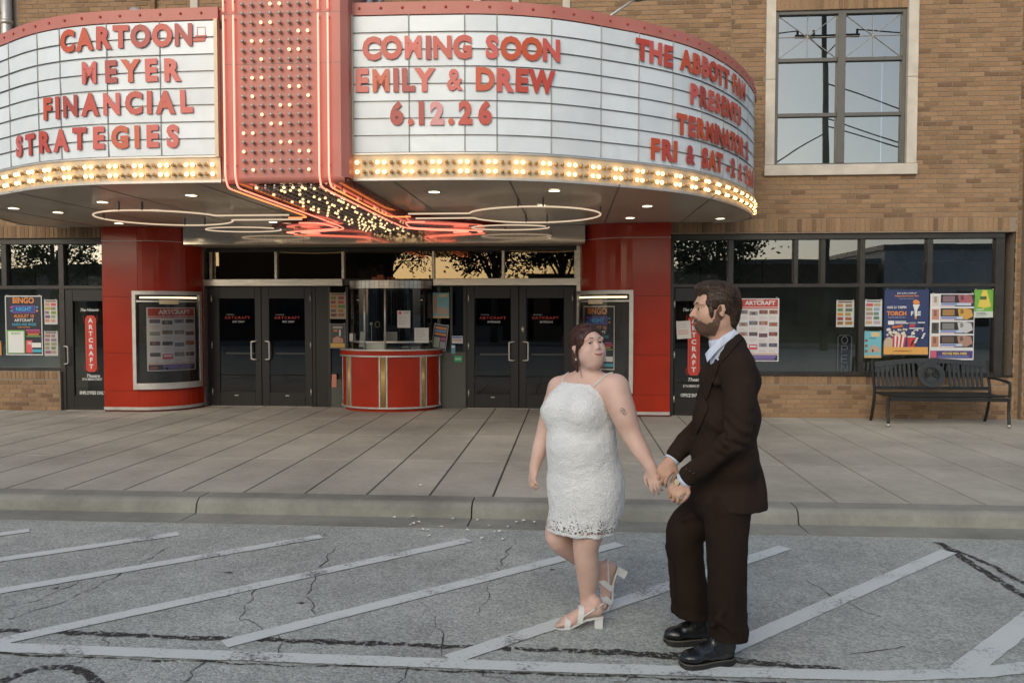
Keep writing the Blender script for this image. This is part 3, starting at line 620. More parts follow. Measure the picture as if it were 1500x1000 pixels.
# curved poster cases on the columns
def case(path, s0, s1, col, tube=True):
    P, L = resample(path, .02); P = [tuple(p) for p in P]
    def sub(a, b): return [p for p in ([tuple(at_len(path, a+(b-a)*i/16)[0]) for i in range(17)])]
    z0, z1 = .45, 1.95; c = link('poster_case', None, bld)
    fr = MB(); sh = sub(s0, s1); w = .055
    fr.wall(offset_path(sh, -.06), z1-w, z1, .06); fr.wall(offset_path(sh, -.06), z0, z0+w*1.7, .06)
    fr.wall(offset_path(sub(s0, s0+w), -.06), z0+w*1.7, z1-w, .06); fr.wall(offset_path(sub(s1-w, s1), -.06), z0+w*1.7, z1-w, .06)
    fr.build('case_frame', M['alu'], c)
    mb = MB(); mb.wall(offset_path(sub(s0+w, s1-w), -.006), z0+w*1.7, z1-w, .004); mb.build('case_back', M['black'], c)
    mb = MB(); mb.wall(offset_path(sub(s0+w, s1-w), -.045), z0+w*1.7, z1-w-.0); mb.build('case_glass', M['cglass'], c)
    q = sub(s0+w+.05, s1-w-.03); mb = MB(); mb.tube([(x, y, z1-w-.045) for x, y in offset_path(q, -.028)], .013, 8); mb.build('case_lamp', M['tube_light'], c, smooth=True)
    mb = MB(); mb.wall(offset_path(sub(s0+w, s1-w), -.05), z1-w-.115, z1-w-.09, .004); mb.build('case_rail', M['alu'], c)
    m = (s0+s1)/2; mb = MB(); mb.wall(offset_path(sub(m-.14, m+.12), -.056), z1-w-.145, z1-w-.08, .006); mb.build('case_nameplate', M['cream'], c)
    return c
M['cglass'] = glass('case_glass', .01, (.95, .95, .93))
LL = sum((Vector(b)-Vector(a)).length for a, b in zip(LC, LC[1:])); RL = sum((Vector(b)-Vector(a)).length for a, b in zip(RC, RC[1:]))
case(LC, .50, LL-.30, columns[0]); case(RC, .22, RL-.54, columns[1])
# ============================================================ THE MARQUEE
ZB, ZM, ZT, ZTT = 2.93, 3.175, 4.50, 4.60
mq = thing('marquee', 'curved theater marquee with white letter boards, red fin and rows of glowing bulbs', 'marquee')
MC = -2.76
off = [(.62, 7.70), (1.3, 7.71), (1.9, 7.74), (2.35, 7.83), (2.75, 7.98), (3.15, 8.20), (3.6, 8.48), (4.05, 8.85), (4.4, 9.28), (4.75, 9.85), (5.05, 10.5), (5.22, 11.0), (5.28, 11.35), (5.1, 11.62), (4.85, 11.79)]
def smoothp(P): return [tuple(p) for p in catmull([Vector(p) for p in P], 6)]
RP = smoothp([(MC+a, b) for a, b in off]); LPth = smoothp([(MC-.07-a, b) for a, b in off][::-1])   # both run left to right... facing out is the right-hand side
# RP: starts at the fin, goes right/back.  walking direction +x: left normal is +y (inwards)
def shape(path, z0, z1, th, name, m, parent=mq, d=0): 
    mb = MB(); mb.wall(offset_path(path, d) if d else path, z0, z1, th); return mb.build(name, m, parent)
for path in (LPth, RP):
    shape(path, ZM, ZT, .03, 'board_back', M['alu'], d=.012)
    shape(path, ZT, ZTT+.02, .03, 'red_cornice', M['fadered'], d=-.012)
    shape(path, ZM-.012, ZM+.006, .02, 'board_ledge', M['alu'], d=-.012)
    # tapered bulb band
    n = len(path); mb = MB(); vs = []
    ins = offset_path(path, .02)
    bot = [(x, y, ZB) for x, y in ins]; top = [(x, y, ZM-.012) for x, y in path]
    mb.add(bot+top, [(i, i+1, i+1+n, i+n) for i in range(n-1)]); mb.build('bulb_band', M['cream'], mq)
    shape(path, ZB-.012, ZB+.012, .02, 'band_lip', M['alu'], d=.012)
# letter panels, one sheet for each cell between the rails
NR = 8
hr = (ZT-ZM-.012)/NR
PAN = bpy.data.materials.new('letter_sheet'); PAN.use_nodes = True; _t = PAN.node_tree; _b = _t.nodes['Principled BSDF']
_o = N(_t, 'ShaderNodeObjectInfo'); _r = N(_t, 'ShaderNodeMapRange'); _r.inputs[3].default_value = .93; _r.inputs[4].default_value = 1.04; _t.links.new(_o.outputs['Random'], _r.inputs[0])
_g = N(_t, 'ShaderNodeNewGeometry'); _n = N(_t, 'ShaderNodeTexNoise', Scale=2.2, Detail=5, Distortion=1.5); _t.links.new(_g.outputs['Position'], _n.inputs['Vector'])
_r2 = N(_t, 'ShaderNodeMapRange'); _r2.inputs[1].default_value = .3; _r2.inputs[2].default_value = .7; _r2.inputs[3].default_value = .92; _r2.inputs[4].default_value = 1.03; _t.links.new(_n.outputs[0], _r2.inputs[0])
_m = N(_t, 'ShaderNodeMath', operation='MULTIPLY'); _t.links.new(_r.outputs[0], _m.inputs[0]); _t.links.new(_r2.outputs[0], _m.inputs[1])
_h = N(_t, 'ShaderNodeHueSaturation'); _h.inputs['Color'].default_value = (.68, .735, .75, 1); _t.links.new(_m.outputs[0], _h.inputs['Value']); _t.links.new(_h.outputs[0], _b.inputs['Base Color']); _b.inputs['Roughness'].default_value = .3
def plen(path): return sum((Vector(b)-Vector(a)).length for a, b in zip(path, path[1:]))
RLn, LLn = plen(RP), plen(LPth)
def cells(path, cuts):
    for a, b in zip(cuts, cuts[1:]):
        for r in range(NR):
            k = 4; pts = [at_len(path, a+.004+(b-a-.008)*i/k) for i in range(k+1)]
            tilt = random.uniform(-.002, .002); z0 = ZM+.008+hr*r+.006; z1 = z0+hr-.012
            vs = [(p.x+t.y*.001, p.y-t.x*.001+tilt, z0) for p, t in pts]+[(p.x+t.y*.004, p.y-t.x*.004-tilt, z1) for p, t in pts]
            mb = MB(); mb.add(vs, [(i, i+1, i+k+2, i+k+1) for i in range(k)]); mb.build('letter_sheet', PAN, mq, smooth=True)
        p, t = at_len(path, b)
        mb = MB(); mb.tube([(p.x+t.y*.008, p.y-t.x*.008, ZM), (p.x+t.y*.008, p.y-t.x*.008, ZT)], .006, 4); mb.build('sheet_joint', M['alu'], mq)
    for r in range(1, NR):
        z = ZM+.008+hr*r; P = [at_len(path, cuts[0]+(cuts[-1]-cuts[0])*i/50) for i in range(51)]
        mb = MB(); mb.tube([(p.x+t.y*.014, p.y-t.x*.014, z) for p, t in P], .0042, 5); mb.build('letter_rail', M['rail'], mq)
cells(RP, [.03, .58, 1.12, 1.43, 1.97, 2.52, 2.98, 3.45, 3.95, 4.5, 5.0, 5.5, 6.0])
cells(LPth, [LLn-x for x in (6.0, 5.5, 5.0, 4.5, 3.95, 3.45, 2.98, 2.62, 2.05, 1.72, 1.16, .60, .03)])
for path, s in ((RP, .02), (LPth, LLn-.02)):
    p, t = at_len(path, s); mb = MB(); mb.box(p.x-.018, p.x+.018, p.y-.03, p.y+.02, ZM-.01, ZT); mb.build('board_end_trim', M['cream'], mq)
# bolts on the cornice
for path, L in ((RP, RLn), (LPth, LLn)):
    for i in range(int(L/.21)):
        p, t = at_len(path, .1+i*.21)
        if p.y < 11: 
            mb = MB(); mb.sphere((p.x+t.y*.014, p.y-t.x*.014, ZTT-.035), .015, 6, 4); mb.build('rust_bolt', CM(.40, .06, .04), mq)
# letters --------------------------------------------------
lm = ['letter1', 'letter2', 'letter3', 'letter4', 'letter1', 'letter2', 'letter4']
def place_letters(s, path, scen, row, h=.245, adv=None, cols=None, width=None):
    """row: centre height; scen: arc length of the text centre"""
    wid = {'I': .42, 'M': 1.16, 'W': 1.3, '&': 1.02, '.': .42, ' ': .55, 'E': .86, 'F': .82, 'L': .8, 'S': .86, 'T': .9, '1': .55, '-': .8, ':': .42, 'Y': .95, 'O': 1.08, 'G': 1.04, 'C': .98, 'N': 1.02, 'A': 1.0, 'D': 1.0, 'P': .9, 'R': .95, 'H': 1.0, 'B': .92}
    ws = [wid.get(c, .88) for c in s]; tot = sum(ws); k = width/tot; x = scen-width/2
    for i, c in enumerate(s):
        w = ws[i]*k
        if c != ' ':
            p, t = at_len(path, x+w/2); col = M[cols[i] if cols else lm[(i*5+len(s)*3+i*i) % 7]]
            me = text_mesh(c, h/.83, .016 if c not in '&MN' else (.008 if c == '&' else .012)  , .0035, 0, .80 if c in 'M&W' else .88, col)
            o = link('letter', me, mq); o.location = (p.x+t.y*.027, p.y-t.x*.019, row+random.uniform(-.004, .004)); o.rotation_euler = (math.pi/2, random.uniform(-.02, .02), math.atan2(t.y, t.x))
        x += w
def s_at(path, px, z):      # arc length where the sight line through px crosses the board
    best = None; s = 0
    for a, b in zip(path, path[1:]):
        a = Vector(a); b = Vector(b); m = (a+b)/2
        d = Vector((m.x, m.y, z))-Vector((0, 0, EYE)); q = 750+FPX*d.dot(RT)/d.dot(FW)
        if (path is LC or path is RC or m.y < 10.9) and (best is None or abs(q-px) < best[0]): best = (abs(q-px), s+(b-a).length/2)
        s += (b-a).length
    return best[1]
def line(s, path, px0, px1, py, Yd, cols=None, h=.235):
    z = survey((px0+px1)/2, py, Yd).z; a = s_at(path, px0, z)
    if path is RP and px0 > 900: w = sum({'I': .42, 'M': 1.16, ' ': .5, '&': 1.02, '-': .6, ':': .42, 'E': .86}.get(c, .95) for c in s)*.188
    else: w = s_at(path, px1, z)-a
    place_letters(s, path, a+w/2, z, h, width=w, cols=cols)
O1, O2, O3, O4, O5 = 'letter1', 'letter2', 'letter3', 'letter4', 'letter5'
line('COMING SOON', RP, 530, 821, 71.5, 7.72, [O1, O1, O4, O3, O1, O1, O1, O4, O2, O2, O4])
line('EMILY & DREW', RP, 519, 814, 119, 7.72, [O4, O2, O3, O3, O4, O4, O4, O4, O2, O4, O1, O1])
line('6.12.26', RP, 568, 718, 168, 7.70, [O3, O1, O3, O5, O2, O1, O1])
line('THE ABBOTT FAM', RP, 931, 1119, 98, 8.95)
line('PRESENTS', RP, 1004, 1107, 151, 9.2); line('TERMINATOR 2', RP, 993, 1111, 200, 9.3); line('FRI & SAT -2 & 7:30', RP, 946, 1112, 235, 9.1)
line('CARTOON', LPth, 91, 283, 59, 7.76, [O2, O2, O1, O1, O3, O1, O3])
line('MEYER', LPth, 114, 263, 109, 7.77, [O4, O3, O2, O4, O4]); line('FINANCIAL', LPth, 63, 283, 157, 7.79, [O2, O1, O3, O1, O4, O1, O1, O1, O4]); line('STRATEGIES', LPth, 26, 261, 207, 7.82, [O4, O1, O1, O4, O1, O4, O2, O2, O4, O4])
p = survey(295, 58, 7.72); mb = MB(); mb.add([(p.x-.075, p.y-.03, p.z-.03), (p.x+.045, p.y-.03, p.z-.03), (p.x+.065, p.y-.03, p.z+.03), (p.x-.045, p.y-.03, p.z+.03), (p.x-.075, p.y-.012, p.z-.03), (p.x+.045, p.y-.012, p.z-.03), (p.x+.065, p.y-.012, p.z+.03), (p.x-.045, p.y-.012, p.z+.03)], [(0, 1, 2, 3), (7, 6, 5, 4), (0, 4, 5, 1), (1, 5, 6, 2), (2, 6, 7, 3), (3, 7, 4, 0)])
mb.tube([(p.x-.03, p.y-.02, p.z+.03), (p.x-.03, p.y-.02, p.z+.11), (p.x+.05, p.y-.02, p.z+.11), (p.x+.05, p.y-.02, p.z+.03)], .005, 5); mb.build('letter', M['letter1'], mq)
# soffit ---------------------------------------------------
ol = [tuple(p) for p in offset_path(LPth, .03)]+[tuple(p) for p in offset_path(RP, .03)]
n = len(ol); sof = MB()
ycut = 12.0
poly = ol+[(2.0, 11.79), (1.46, 11.79), (1.46, 12.0), (-7.14, 12.0), (-7.14, 11.79)]
bm = bmesh.new(); vs = [bm.verts.new((x, y, ZB)) for x, y in poly]; bm.faces.new(vs)
xs = [-7.2, -6.0, -4.9, -3.75, -1.75, -.6, .5, 1.6]
for xx in xs: bmesh.ops.bisect_plane(bm, geom=bm.verts[:]+bm.edges[:]+bm.faces[:], plane_co=(xx, 0, 0), plane_no=(1, 0, 0))
bm.verts.ensure_lookup_table()
fl = [[(v.co.x, v.co.y) for v in f.verts] for f in bm.faces]; bm.free()
for P in fl:
    mb = MB(); mb.prism(P, ZB, ZB+.02); o = mb.build('soffit_panel', M['soffit'], mq); o.location.z = random.uniform(0, .0015)
for xx in xs:
    ymin = min([y for x, y in ol if abs(x-xx) < .35])+.1
    mb = MB(); mb.box(xx-.006, xx+.006, ymin, 11.75, ZB-.003, ZB-.0005); mb.build('soffit_seam', M['rail'], mq)
mb = MB(); mb.prism([(x, y) for x, y in ol]+[(1.9, 11.79), (-7.4, 11.79)], 4.42, 4.5); mb.build('marquee_roof', M['darkbronze'], mq)
# fin -------------------------------------------------------
FX0, FX1, FY = -3.325, -2.115, 7.50; ZF = 2.875
fin = MB(); r = .05
prof = [(FX0, 7.75), (FX0, FY+.03), (FX0+.03, FY), (FX1-.06, FY), (FX1-.0, FY+.06), (FX1, 7.75)]
fin.prism(prof, ZF+.05, 6.9); fin.build('fin_body', M['fadered'], mq)
curve = [(FY+.05*(1-math.cos(R_(a))), ZF+.05-.05*math.sin(R_(a))) for a in range(0, 91, 15)]
cb = MB(); k = len(curve); cb.add([(FX0+.015, y, z) for y, z in curve]+[(FX1-.03, y, z) for y, z in curve], [(i, i+k, i+1+k, i+1) for i in range(k-1)]); cb.build('fin_nose', M['fadered'], mq, smooth=True)
mb = MB(); mb.box(-3.475, FX0+.02, 7.735, 7.95, ZB-.01, ZTT+.02); mb.box(FX1-.02, -2.12, 7.735, 7.95, ZB-.01, ZTT+.02); mb.build('fin_return', M['fadered'], mq)
for zz in (Z(400, 20, FY), Z(400, 94, FY)):
    mb = MB(); mb.box(FX0-.001, FX1-.05, FY-.0022, FY, zz, zz+.004); mb.build('fin_seam', M['rail'], mq)
# underside beam that flares into the soffit
hw = .60; bx0, bx1 = FX0+.02, FX1-.02; bc_ = (bx0+bx1)/2
rt = [(bx1, 7.55), (bx1, 9.9), (bx1+.05, 10.3), (bx1+.30, 10.75), (bx1+.85, 11.3), (bx1+1.15, 11.7), (bx1+1.15, 11.99)]
lt = [(bx0-(x-bx1), y) for x, y in rt]
mb = MB(); mb.prism(rt+lt[::-1], ZF, ZB-.0005); mb.build('fin_underside', M['redgloss'] if 'redgloss' in M else mat('dark_red_gloss', (.20, .02, .012), .12, .3, var=.1), mq)
mb = MB(); mb.box(bx0+.27, bx1-.27, 7.62, 11.98, ZF-.006, ZF-.001); mb.build('bulb_tray', M['darkbronze'], mq)
# bulbs ----------------------------------------------------
def bulb_mesh(name, m, r, d):
    mb = MB(); mb.tube([(0, 0, 0), (0, -d*.45, 0)], r*.75, 7, 1, caps=False); mb.sphere((0, -d, 0), r, 9, 6, 0, (1, .9, 1)); return mb.mesh(name, [m, M['steel']], True)
bon = bulb_mesh('b_on', M['bulb_on'], .021, .032); boff = bulb_mesh('b_off', M['bulb_off'], .0195, .032); bon2 = bulb_mesh('b_on2', M['bulb_on2'], .0165, .03); boff2 = bulb_mesh('b_off2', M['bulb_off2'], .0185, .034)
bulbs = []   # (mesh, matrix, importance)
for path, L, st in ((RP, RLn, 0), (LPth, LLn, 1)):
    nb = int((L-.35)/.0672)
    for i in range(nb):
        s = .07+i*.0672
        if st: s = L-s
        p, t = at_len(path, s)
        if p.y > 11.5 or p.x < -8.6: continue
        for zz in (3.088, 2.998):
            on = (i % 4) in (0, 3)
            inset = .02*(ZM-zz)/(ZM-ZB); q = Vector((p.x-t.y*inset*-1*-1, p.y+t.x*inset, zz)); 
            bulbs.append((bon if on else boff, Matrix.Translation(q) @ Matrix.Rotation(math.atan2(t.y, t.x), 4, 'Z'), p.y+(0 if on else .3)))
rows = 24; colx = [survey(362+i*13.43, 455, FY).x for i in range(8)]
for j in range(42):
    zz = Z(405, 249.5-13.45*j, FY)
    for i, x in enumerate(colx):
        ph = (i-3.5); on = int(i*3+j*5+(j//3)) % 7 in (0, 3) and random.random() < .8
        if j in (1, 0): on = on and random.random() < .5
        bulbs.append((bon2 if on else boff2, Matrix.Translation((x, FY-.001, zz)), 7.5 if zz < 4.75 else 9.9))
for j in range(48):
    y = 7.58+j*.0905
    for i, x in enumerate(colx):
        xx = bc_+(x-sum(colx)/8); on = random.random() < .30
        bulbs.append((bon2 if on else boff2, Matrix.Translation((xx, y, ZF-.006)) @ Matrix.Rotation(math.pi/2, 4, 'X'), 20+j))
bulbs.sort(key=lambda b: b[2])
for me, mx_, _ in bulbs[:300]:
    o = link('bulb', me, mq); o.matrix_basis = mx_
for group_me in (bon, boff, bon2, boff2):
    mb = MB(); src = [tuple(v.co) for v in group_me.vertices]; fs = [tuple(p.vertices) for p in group_me.polygons]; ms = [p.material_index for p in group_me.polygons]
    for me, mx_, _ in bulbs[300:]:
        if me is group_me:
            n0 = len(mb.v); mb.v += [tuple(mx_ @ Vector(v)) for v in src]; mb.f += [tuple(i+n0 for i in f) for f in fs]; mb.m += ms
    if mb.v: mb.build('bulb_array', list(group_me.materials), mq, smooth=True, kind='stuff')
# neon ------------------------------------------------------
def neon(pts, m, r=.0085, name='neon_tube', sm=5): 
    mb = MB(); mb.tube(catmull([Vector(p) for p in pts], sm) if sm else pts, r, 8); return mb.build(name, M[m], mq, smooth=True)
for px, inner in ((331.5, 0), (346, 1), (469, 1), (483, 0)):
    x = survey(px, 200, FY).x; s = -1 if px < 400 else 1; y = FY-.035
    for za, zb in ((ZF+.06, Z(400, 23, FY)), (Z(400, 17, FY), 6.9)):
        if za < 3: pts = [(x, y, zb), (x, y, 4), (x, y, 3.3), (x, y, 3.05), (x, y+.005, ZF+.06), (x, y+.06, ZF-.03), (x, y+.16, ZF-.045)]
        else: pts = [(x, y, za), (x, y, 5.3), (x, y, zb)]
        neon(pts, 'neon_pink')
        mb = MB(); mb.tube([(x, y, za+.1), (x, y+.04, za+.1)], .006, 6); mb.tube([(x, y, zb-.03), (x, y+.04, zb-.03)], .006, 6); mb.build('neon_bracket', M['rail'], mq)
    xe = bx0 if s < 0 else bx1
    xi = x+(-.0)*s
    zN = ZF-.045
    if inner:
        neon([(x, y+.2, zN), (x, 8.5, zN), (x, 9.6, zN), (x, 10.6, zN)], 'neon_pink')
        neon([(x+.01*s, 10.65, zN), (x+.02*s, 11.1, zN), (x+.10*s, 11.4, zN), (x+.4*s, 11.62, zN), (x+.8*s, 11.80, zN), (x+.86*s, 11.86, zN), (x+.8*s, 11.93, zN), (x+.62*s, 11.97, zN)], 'neon_pink')
    else:
        neon([(x, y+.2, zN), (x, 8.4, zN), (x, 9.3, zN), (x+.03*s, 9.9, zN), (x+.28*s, 9.95, zN)], 'neon_orange', sm=3)
        neon([(x+.35*s, 10.55, zN), (x+.12*s, 10.58, zN), (x+.06*s, 10.75, zN), (x+.02*s, 11.15, zN), (x+.06*s, 11.3, zN), (x+.4*s, 11.5, zN), (x+.83*s, 11.70, zN), (x+.98*s, 11.83, zN), (x+.9*s, 11.95, zN)], 'neon_pink')
    for yy in (7.9, 8.7, 9.5):
        mb = MB(); mb.tube([(x, yy, zN), (x, yy, ZF)], .006, 6); mb.build('neon_bracket', M['rail'], mq)
def keyhole(cx, s, zN=2.83):
    # open ring with two tails leading to the beam
    r = .82; cy = 9.9; pts = []
    a0 = 17
    for i in range(41):
        a = R_(a0+(360-2*a0)*i/40); pts.append((cx-s*(-1)*-1*0+cx*0+(cx+ -s*r*math.cos(a)*-1 - cx), cy+r*math.sin(a), zN))
    ring = [(cx+s*r*math.cos(R_(a0+(360-2*a0)*i/40)), cy+r*math.sin(R_(a0+(360-2*a0)*i/40)), zN) for i in range(41)]
    tail_end = bx1+.16 if s < 0 else bx0-.16
    e = r*math.sin(R_(a0)); p = [(tail_end, cy+e, zN), ((tail_end+cx+s*r)/2, cy+e, zN), (cx+s*(r*.96+.18), cy+e, zN)]+ring+[(cx+s*(r*.96+.18), cy-e, zN), ((tail_end+cx+s*r)/2, cy-e, zN), (tail_end, cy-e, zN)]
    neon(p, 'neon_white', .010, sm=3)
    ring2 = [(cx+s*.55*math.cos(R_(a)), cy+.30*math.sin(R_(a)), zN) for a in range(0, 361, 15)]
    for ang in (80, 100, 260, 280, 180):
        a = R_(ang); q = (cx-s*r*math.cos(a)*-1, cy+r*math.sin(a)); mb = MB(); mb.tube([(q[0], q[1], zN), (q[0], q[1], ZB)], .012, 6); mb.build('neon_bracket', M['rail'], mq)
keyhole(-5.17, 1); keyhole(-.45, -1)
def keyhole2(cx, s, zN=2.83):
    pts = [(cx+.55*math.cos(R_(a)), 11.35+.33*math.sin(R_(a)), zN) for a in range(0, 346, 12)]; neon(pts, 'neon_white', .009, sm=2)
keyhole2(-4.75, 1); keyhole2(-.85, -1)
# downlights
for px, py in ((280, 286), (85, 311), (228, 308), (174, 327), (400, 325), (636, 281), (812, 279), (793, 301), (948, 302), (923, 319), (1055, 320), (682, 322), (20, 305), (150, 296)):
    q = ground(px, py, ZB); mb = MB(); mb.lathe([(.001, -.004), (.062, -.004)], 20, 0, q); mb.lathe([(.062, -.006), (.085, -.008), (.088, 0)], 20, 1, q); mb.build('downlight', [M['downlight'], M['alu']], mq, smooth=True)
# blade sign above, with a bit of neon script
bs = MB(); bs.box(FX1-.10, FX1-.03, 7.76, 8.9, 4.62, 6.9, 0); bs.box(FX1-.11, FX1-.0, 8.9, 9.0, 4.62, 6.9, 1); bs.box(FX1-.11, FX1-.0, 9.06, 9.12, 4.62, 6.9, 1); bs.build('blade_panel', [M['fadered'], M['steel']], mq)
def script(y0, z0): return [(FX1+.01, y0+.35*(.5-.5*math.cos(t*2.2))+.12*t, z0+.32*math.sin(t*1.25)) for t in [i*.35 for i in range(12)]]
mb = MB(); mb.tube(catmull([Vector(p) for p in script(8.0, 4.85)], 4), .022, 8); mb.tube(catmull([Vector(p) for p in script(8.25, 4.8)], 4), .022, 8); mb.build('neon_script', mat('white_tube', (.75, .73, .70), .3), mq, smooth=True)
# lamps above the marquee
lp = thing('flood_lamp', 'round silver floodlight peeking over the left half of the marquee', 'lamp', loc=survey(198, 20, 8.3))
mb = MB(); mb.lathe([(.001, .045), (.05, .04), (.068, .0), (.068, -.03), (.06, -.035)], 20); me = mb.mesh('h', M['alu'], True); me.transform(Matrix.Rotation(R_(80), 4, 'X')); link('lamp_head', me, lp)
mb = MB(); mb.sphere((.012, -.05, -.012), .028, 10, 7); mb.build('lamp_lens', M['rail'], lp, smooth=True)
mb = MB(); mb.tube([(0, .03, -.02), (0, .06, -.12), (0, .06, -.17)], .012, 8); mb.build('lamp_arm', M['alu'], lp, smooth=True)
a = survey(893, 24, 8.35); b = survey(926, 2, 8.35)
lp = thing('flood_lamp', 'floodlight on a slanted arm above the right half of the marquee', 'lamp', loc=b)
mb = MB(); mb.tube([a-b+Vector((-.04, 0, -.08)), a-b, Vector((.03, 0, .02))], .014, 8); mb.build('lamp_arm', M['alu'], lp, smooth=True)
mb = MB(); mb.lathe([(.001, .06), (.06, .05), (.085, .0), (.08, -.01), (.001, -.012)], 20, c=(.06, 0, .03)); mb.build('lamp_head', M['alu'], lp, smooth=True)
# ============================================================ TICKET BOOTH
bcx = (X(497, 12.3)+X(641, 12.3))/2; bcy = 12.52
def ell(rx, ry, a0, a1, n=16): return [(bcx+rx*math.cos(R_(a0+(a1-a0)*i/n)), bcy+ry*math.sin(R_(a0+(a1-a0)*i/n))) for i in range(n+1)]
booth = thing('ticket_booth', 'round red ticket booth with gold fluted strips, steel trim and curved glass', 'ticket booth')
M['gold'] = mat('gold_fluted_strip', (.52, .36, .13), .35, .45, var=.25, vscale=4)
zc0, zc1 = .955, 1.045
mb = MB(); mb.wall(ell(.74, .55, 182, 358, 30), ZS, ZS+.05, .03); mb.build('red_kick', M['red'], booth)
st = [184, 222, 270, 318, 356]
for a, b in zip(st, st[1:]):
    mb = MB(); mb.wall(ell(.775, .58, a+(4.5 if a > 184 else 0), b-(4.5 if b < 356 else 0), 12), ZS+.06, zc0-.012, .02); mb.build('red_panel', M['red'], booth)
for a in st[1:-1]:
    for i in range(5):
        t = a-2.2+i*1.1; q = ell(.782, .587, t, t+.1, 1)[0]; mb = MB(); mb.tube([(q[0], q[1], ZS+.05), (q[0], q[1], zc0-.01)], .009, 6); mb.build('gold_flute', M['gold'], booth, smooth=True)
    for k in (-4, 4):
        mb = MB(); mb.wall(ell(.795, .598, a+k-.8, a+k+.8, 2), ZS+.05, zc0-.01, .02); mb.build('steel_strip', M['alu'], booth)
for t in (184, 356):
    mb = MB(); mb.wall(ell(.79, .595, t-1, t+1, 2), ZS+.05, zc0-.01, .02); mb.build('steel_strip', M['alu'], booth)
for z0, z1, r in ((ZS+.05, ZS+.075, .80), (zc0-.012, zc0+.012, .82), (zc1-.008, zc1+.014, .82)):
    mb = MB(); mb.wall(ell(r, r*.75, 181, 359, 30), z0, z1, .03); mb.build('steel_trim', M['alu'], booth)
mb = MB(); mb.wall(ell(.815, .61, 181, 359, 30), zc0+.012, zc1-.008, .03); mb.build('counter_band', M['red'], booth)
mb = MB(); mb.prism(ell(.81, .605, 181, 359, 30), zc1-.004, zc1+.006); mb.build('counter_top', M['steel'], booth)
gr_, gy = .645, .48; zg = 2.0
ga = [182, 214, 240, 271, 305, 332, 358]
for i, (a, b) in enumerate(zip(ga, ga[1:])):
    mb = MB(); mb.wall(ell(gr_, gy, a, b, 6), zc1+.01, zg); mb.build('glass_pane', M['boothglass'], booth, smooth=True)
for i, a in enumerate(ga):
    q = ell(gr_+.004, gy+.004, a, a+1, 1)[0]; r = .016 if i in (2, 3) else .008; mb = MB(); mb.tube([(q[0], q[1], zc1), (q[0], q[1], zg)], r, 8); mb.build('mullion', M['alu'] if i in (2, 3) else M['bronze'], booth, smooth=True)
mb = MB(); mb.wall(ell(gr_+.012, gy+.012, 182, 358, 30), 1.155, 1.18, .02); mb.build('glass_rail', M['steel'], booth)
mb = MB(); mb.wall(ell(gr_-.01, gy-.01, 240, 271, 6), zc1+.01, 1.15, .01); mb.build('pay_tray', M['alu'], booth)
cz0, cz1 = zg-.005, 2.115
for i in range(26):
    a = 181+178*i/26; mb = MB(); mb.wall(ell(.66, .495, a+.25, a+178/26-.25, 2), cz0, cz1, .02); mb.build('canopy_flute', M['steel'], booth)
mb = MB(); mb.prism(ell(.66, .495, 181, 359, 30), cz1-.01, cz1); mb.prism(ell(.655, .49, 181, 359, 30), cz0, cz0+.01); mb.build('canopy', M['steel'], booth)
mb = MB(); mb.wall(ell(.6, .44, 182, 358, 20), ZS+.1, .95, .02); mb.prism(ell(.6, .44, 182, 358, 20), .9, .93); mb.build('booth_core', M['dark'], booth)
q = survey(553, 475, 12.09); mb = MB(); mb.tube([(q.x+.035*math.cos(t*.5236), q.y, q.z+.045*math.sin(t*.5236)) for t in range(12)], .008, 6, closed=True); mb.build('speaking_hole', CM(.3, .22, .12), booth, smooth=True)
mb = MB(); q = survey(544, 474, 12.12); mb.sphere(q, .026, 10, 7); mb.tube([q, q+Vector((-.002, .02, -.28))], .005, 5); mb.build('microphone', CM(.6, .6, .58), booth, smooth=True)
o = thing('prop_camera', 'small orange wooden prop sitting on top of the booth canopy', 'ornament', loc=(X(562, 12.2), 12.2, cz1))
mb = MB(); mb.bbox(-.17, .17, -.05, .05, 0, .05, .006); mb.bbox(-.09, .0, -.055, .045, .052, .085, .004); mb.build('wooden_box', CM(.30, .09, .035), o)
mb = MB(); mb.tube([(.05, -.052, .03), (.05, -.08, .03)], .024, 12); mb.tube([(.12, -.052, .028), (.12, -.062, .028)], .016, 10); mb.build('knob', M['black'], o, smooth=True)
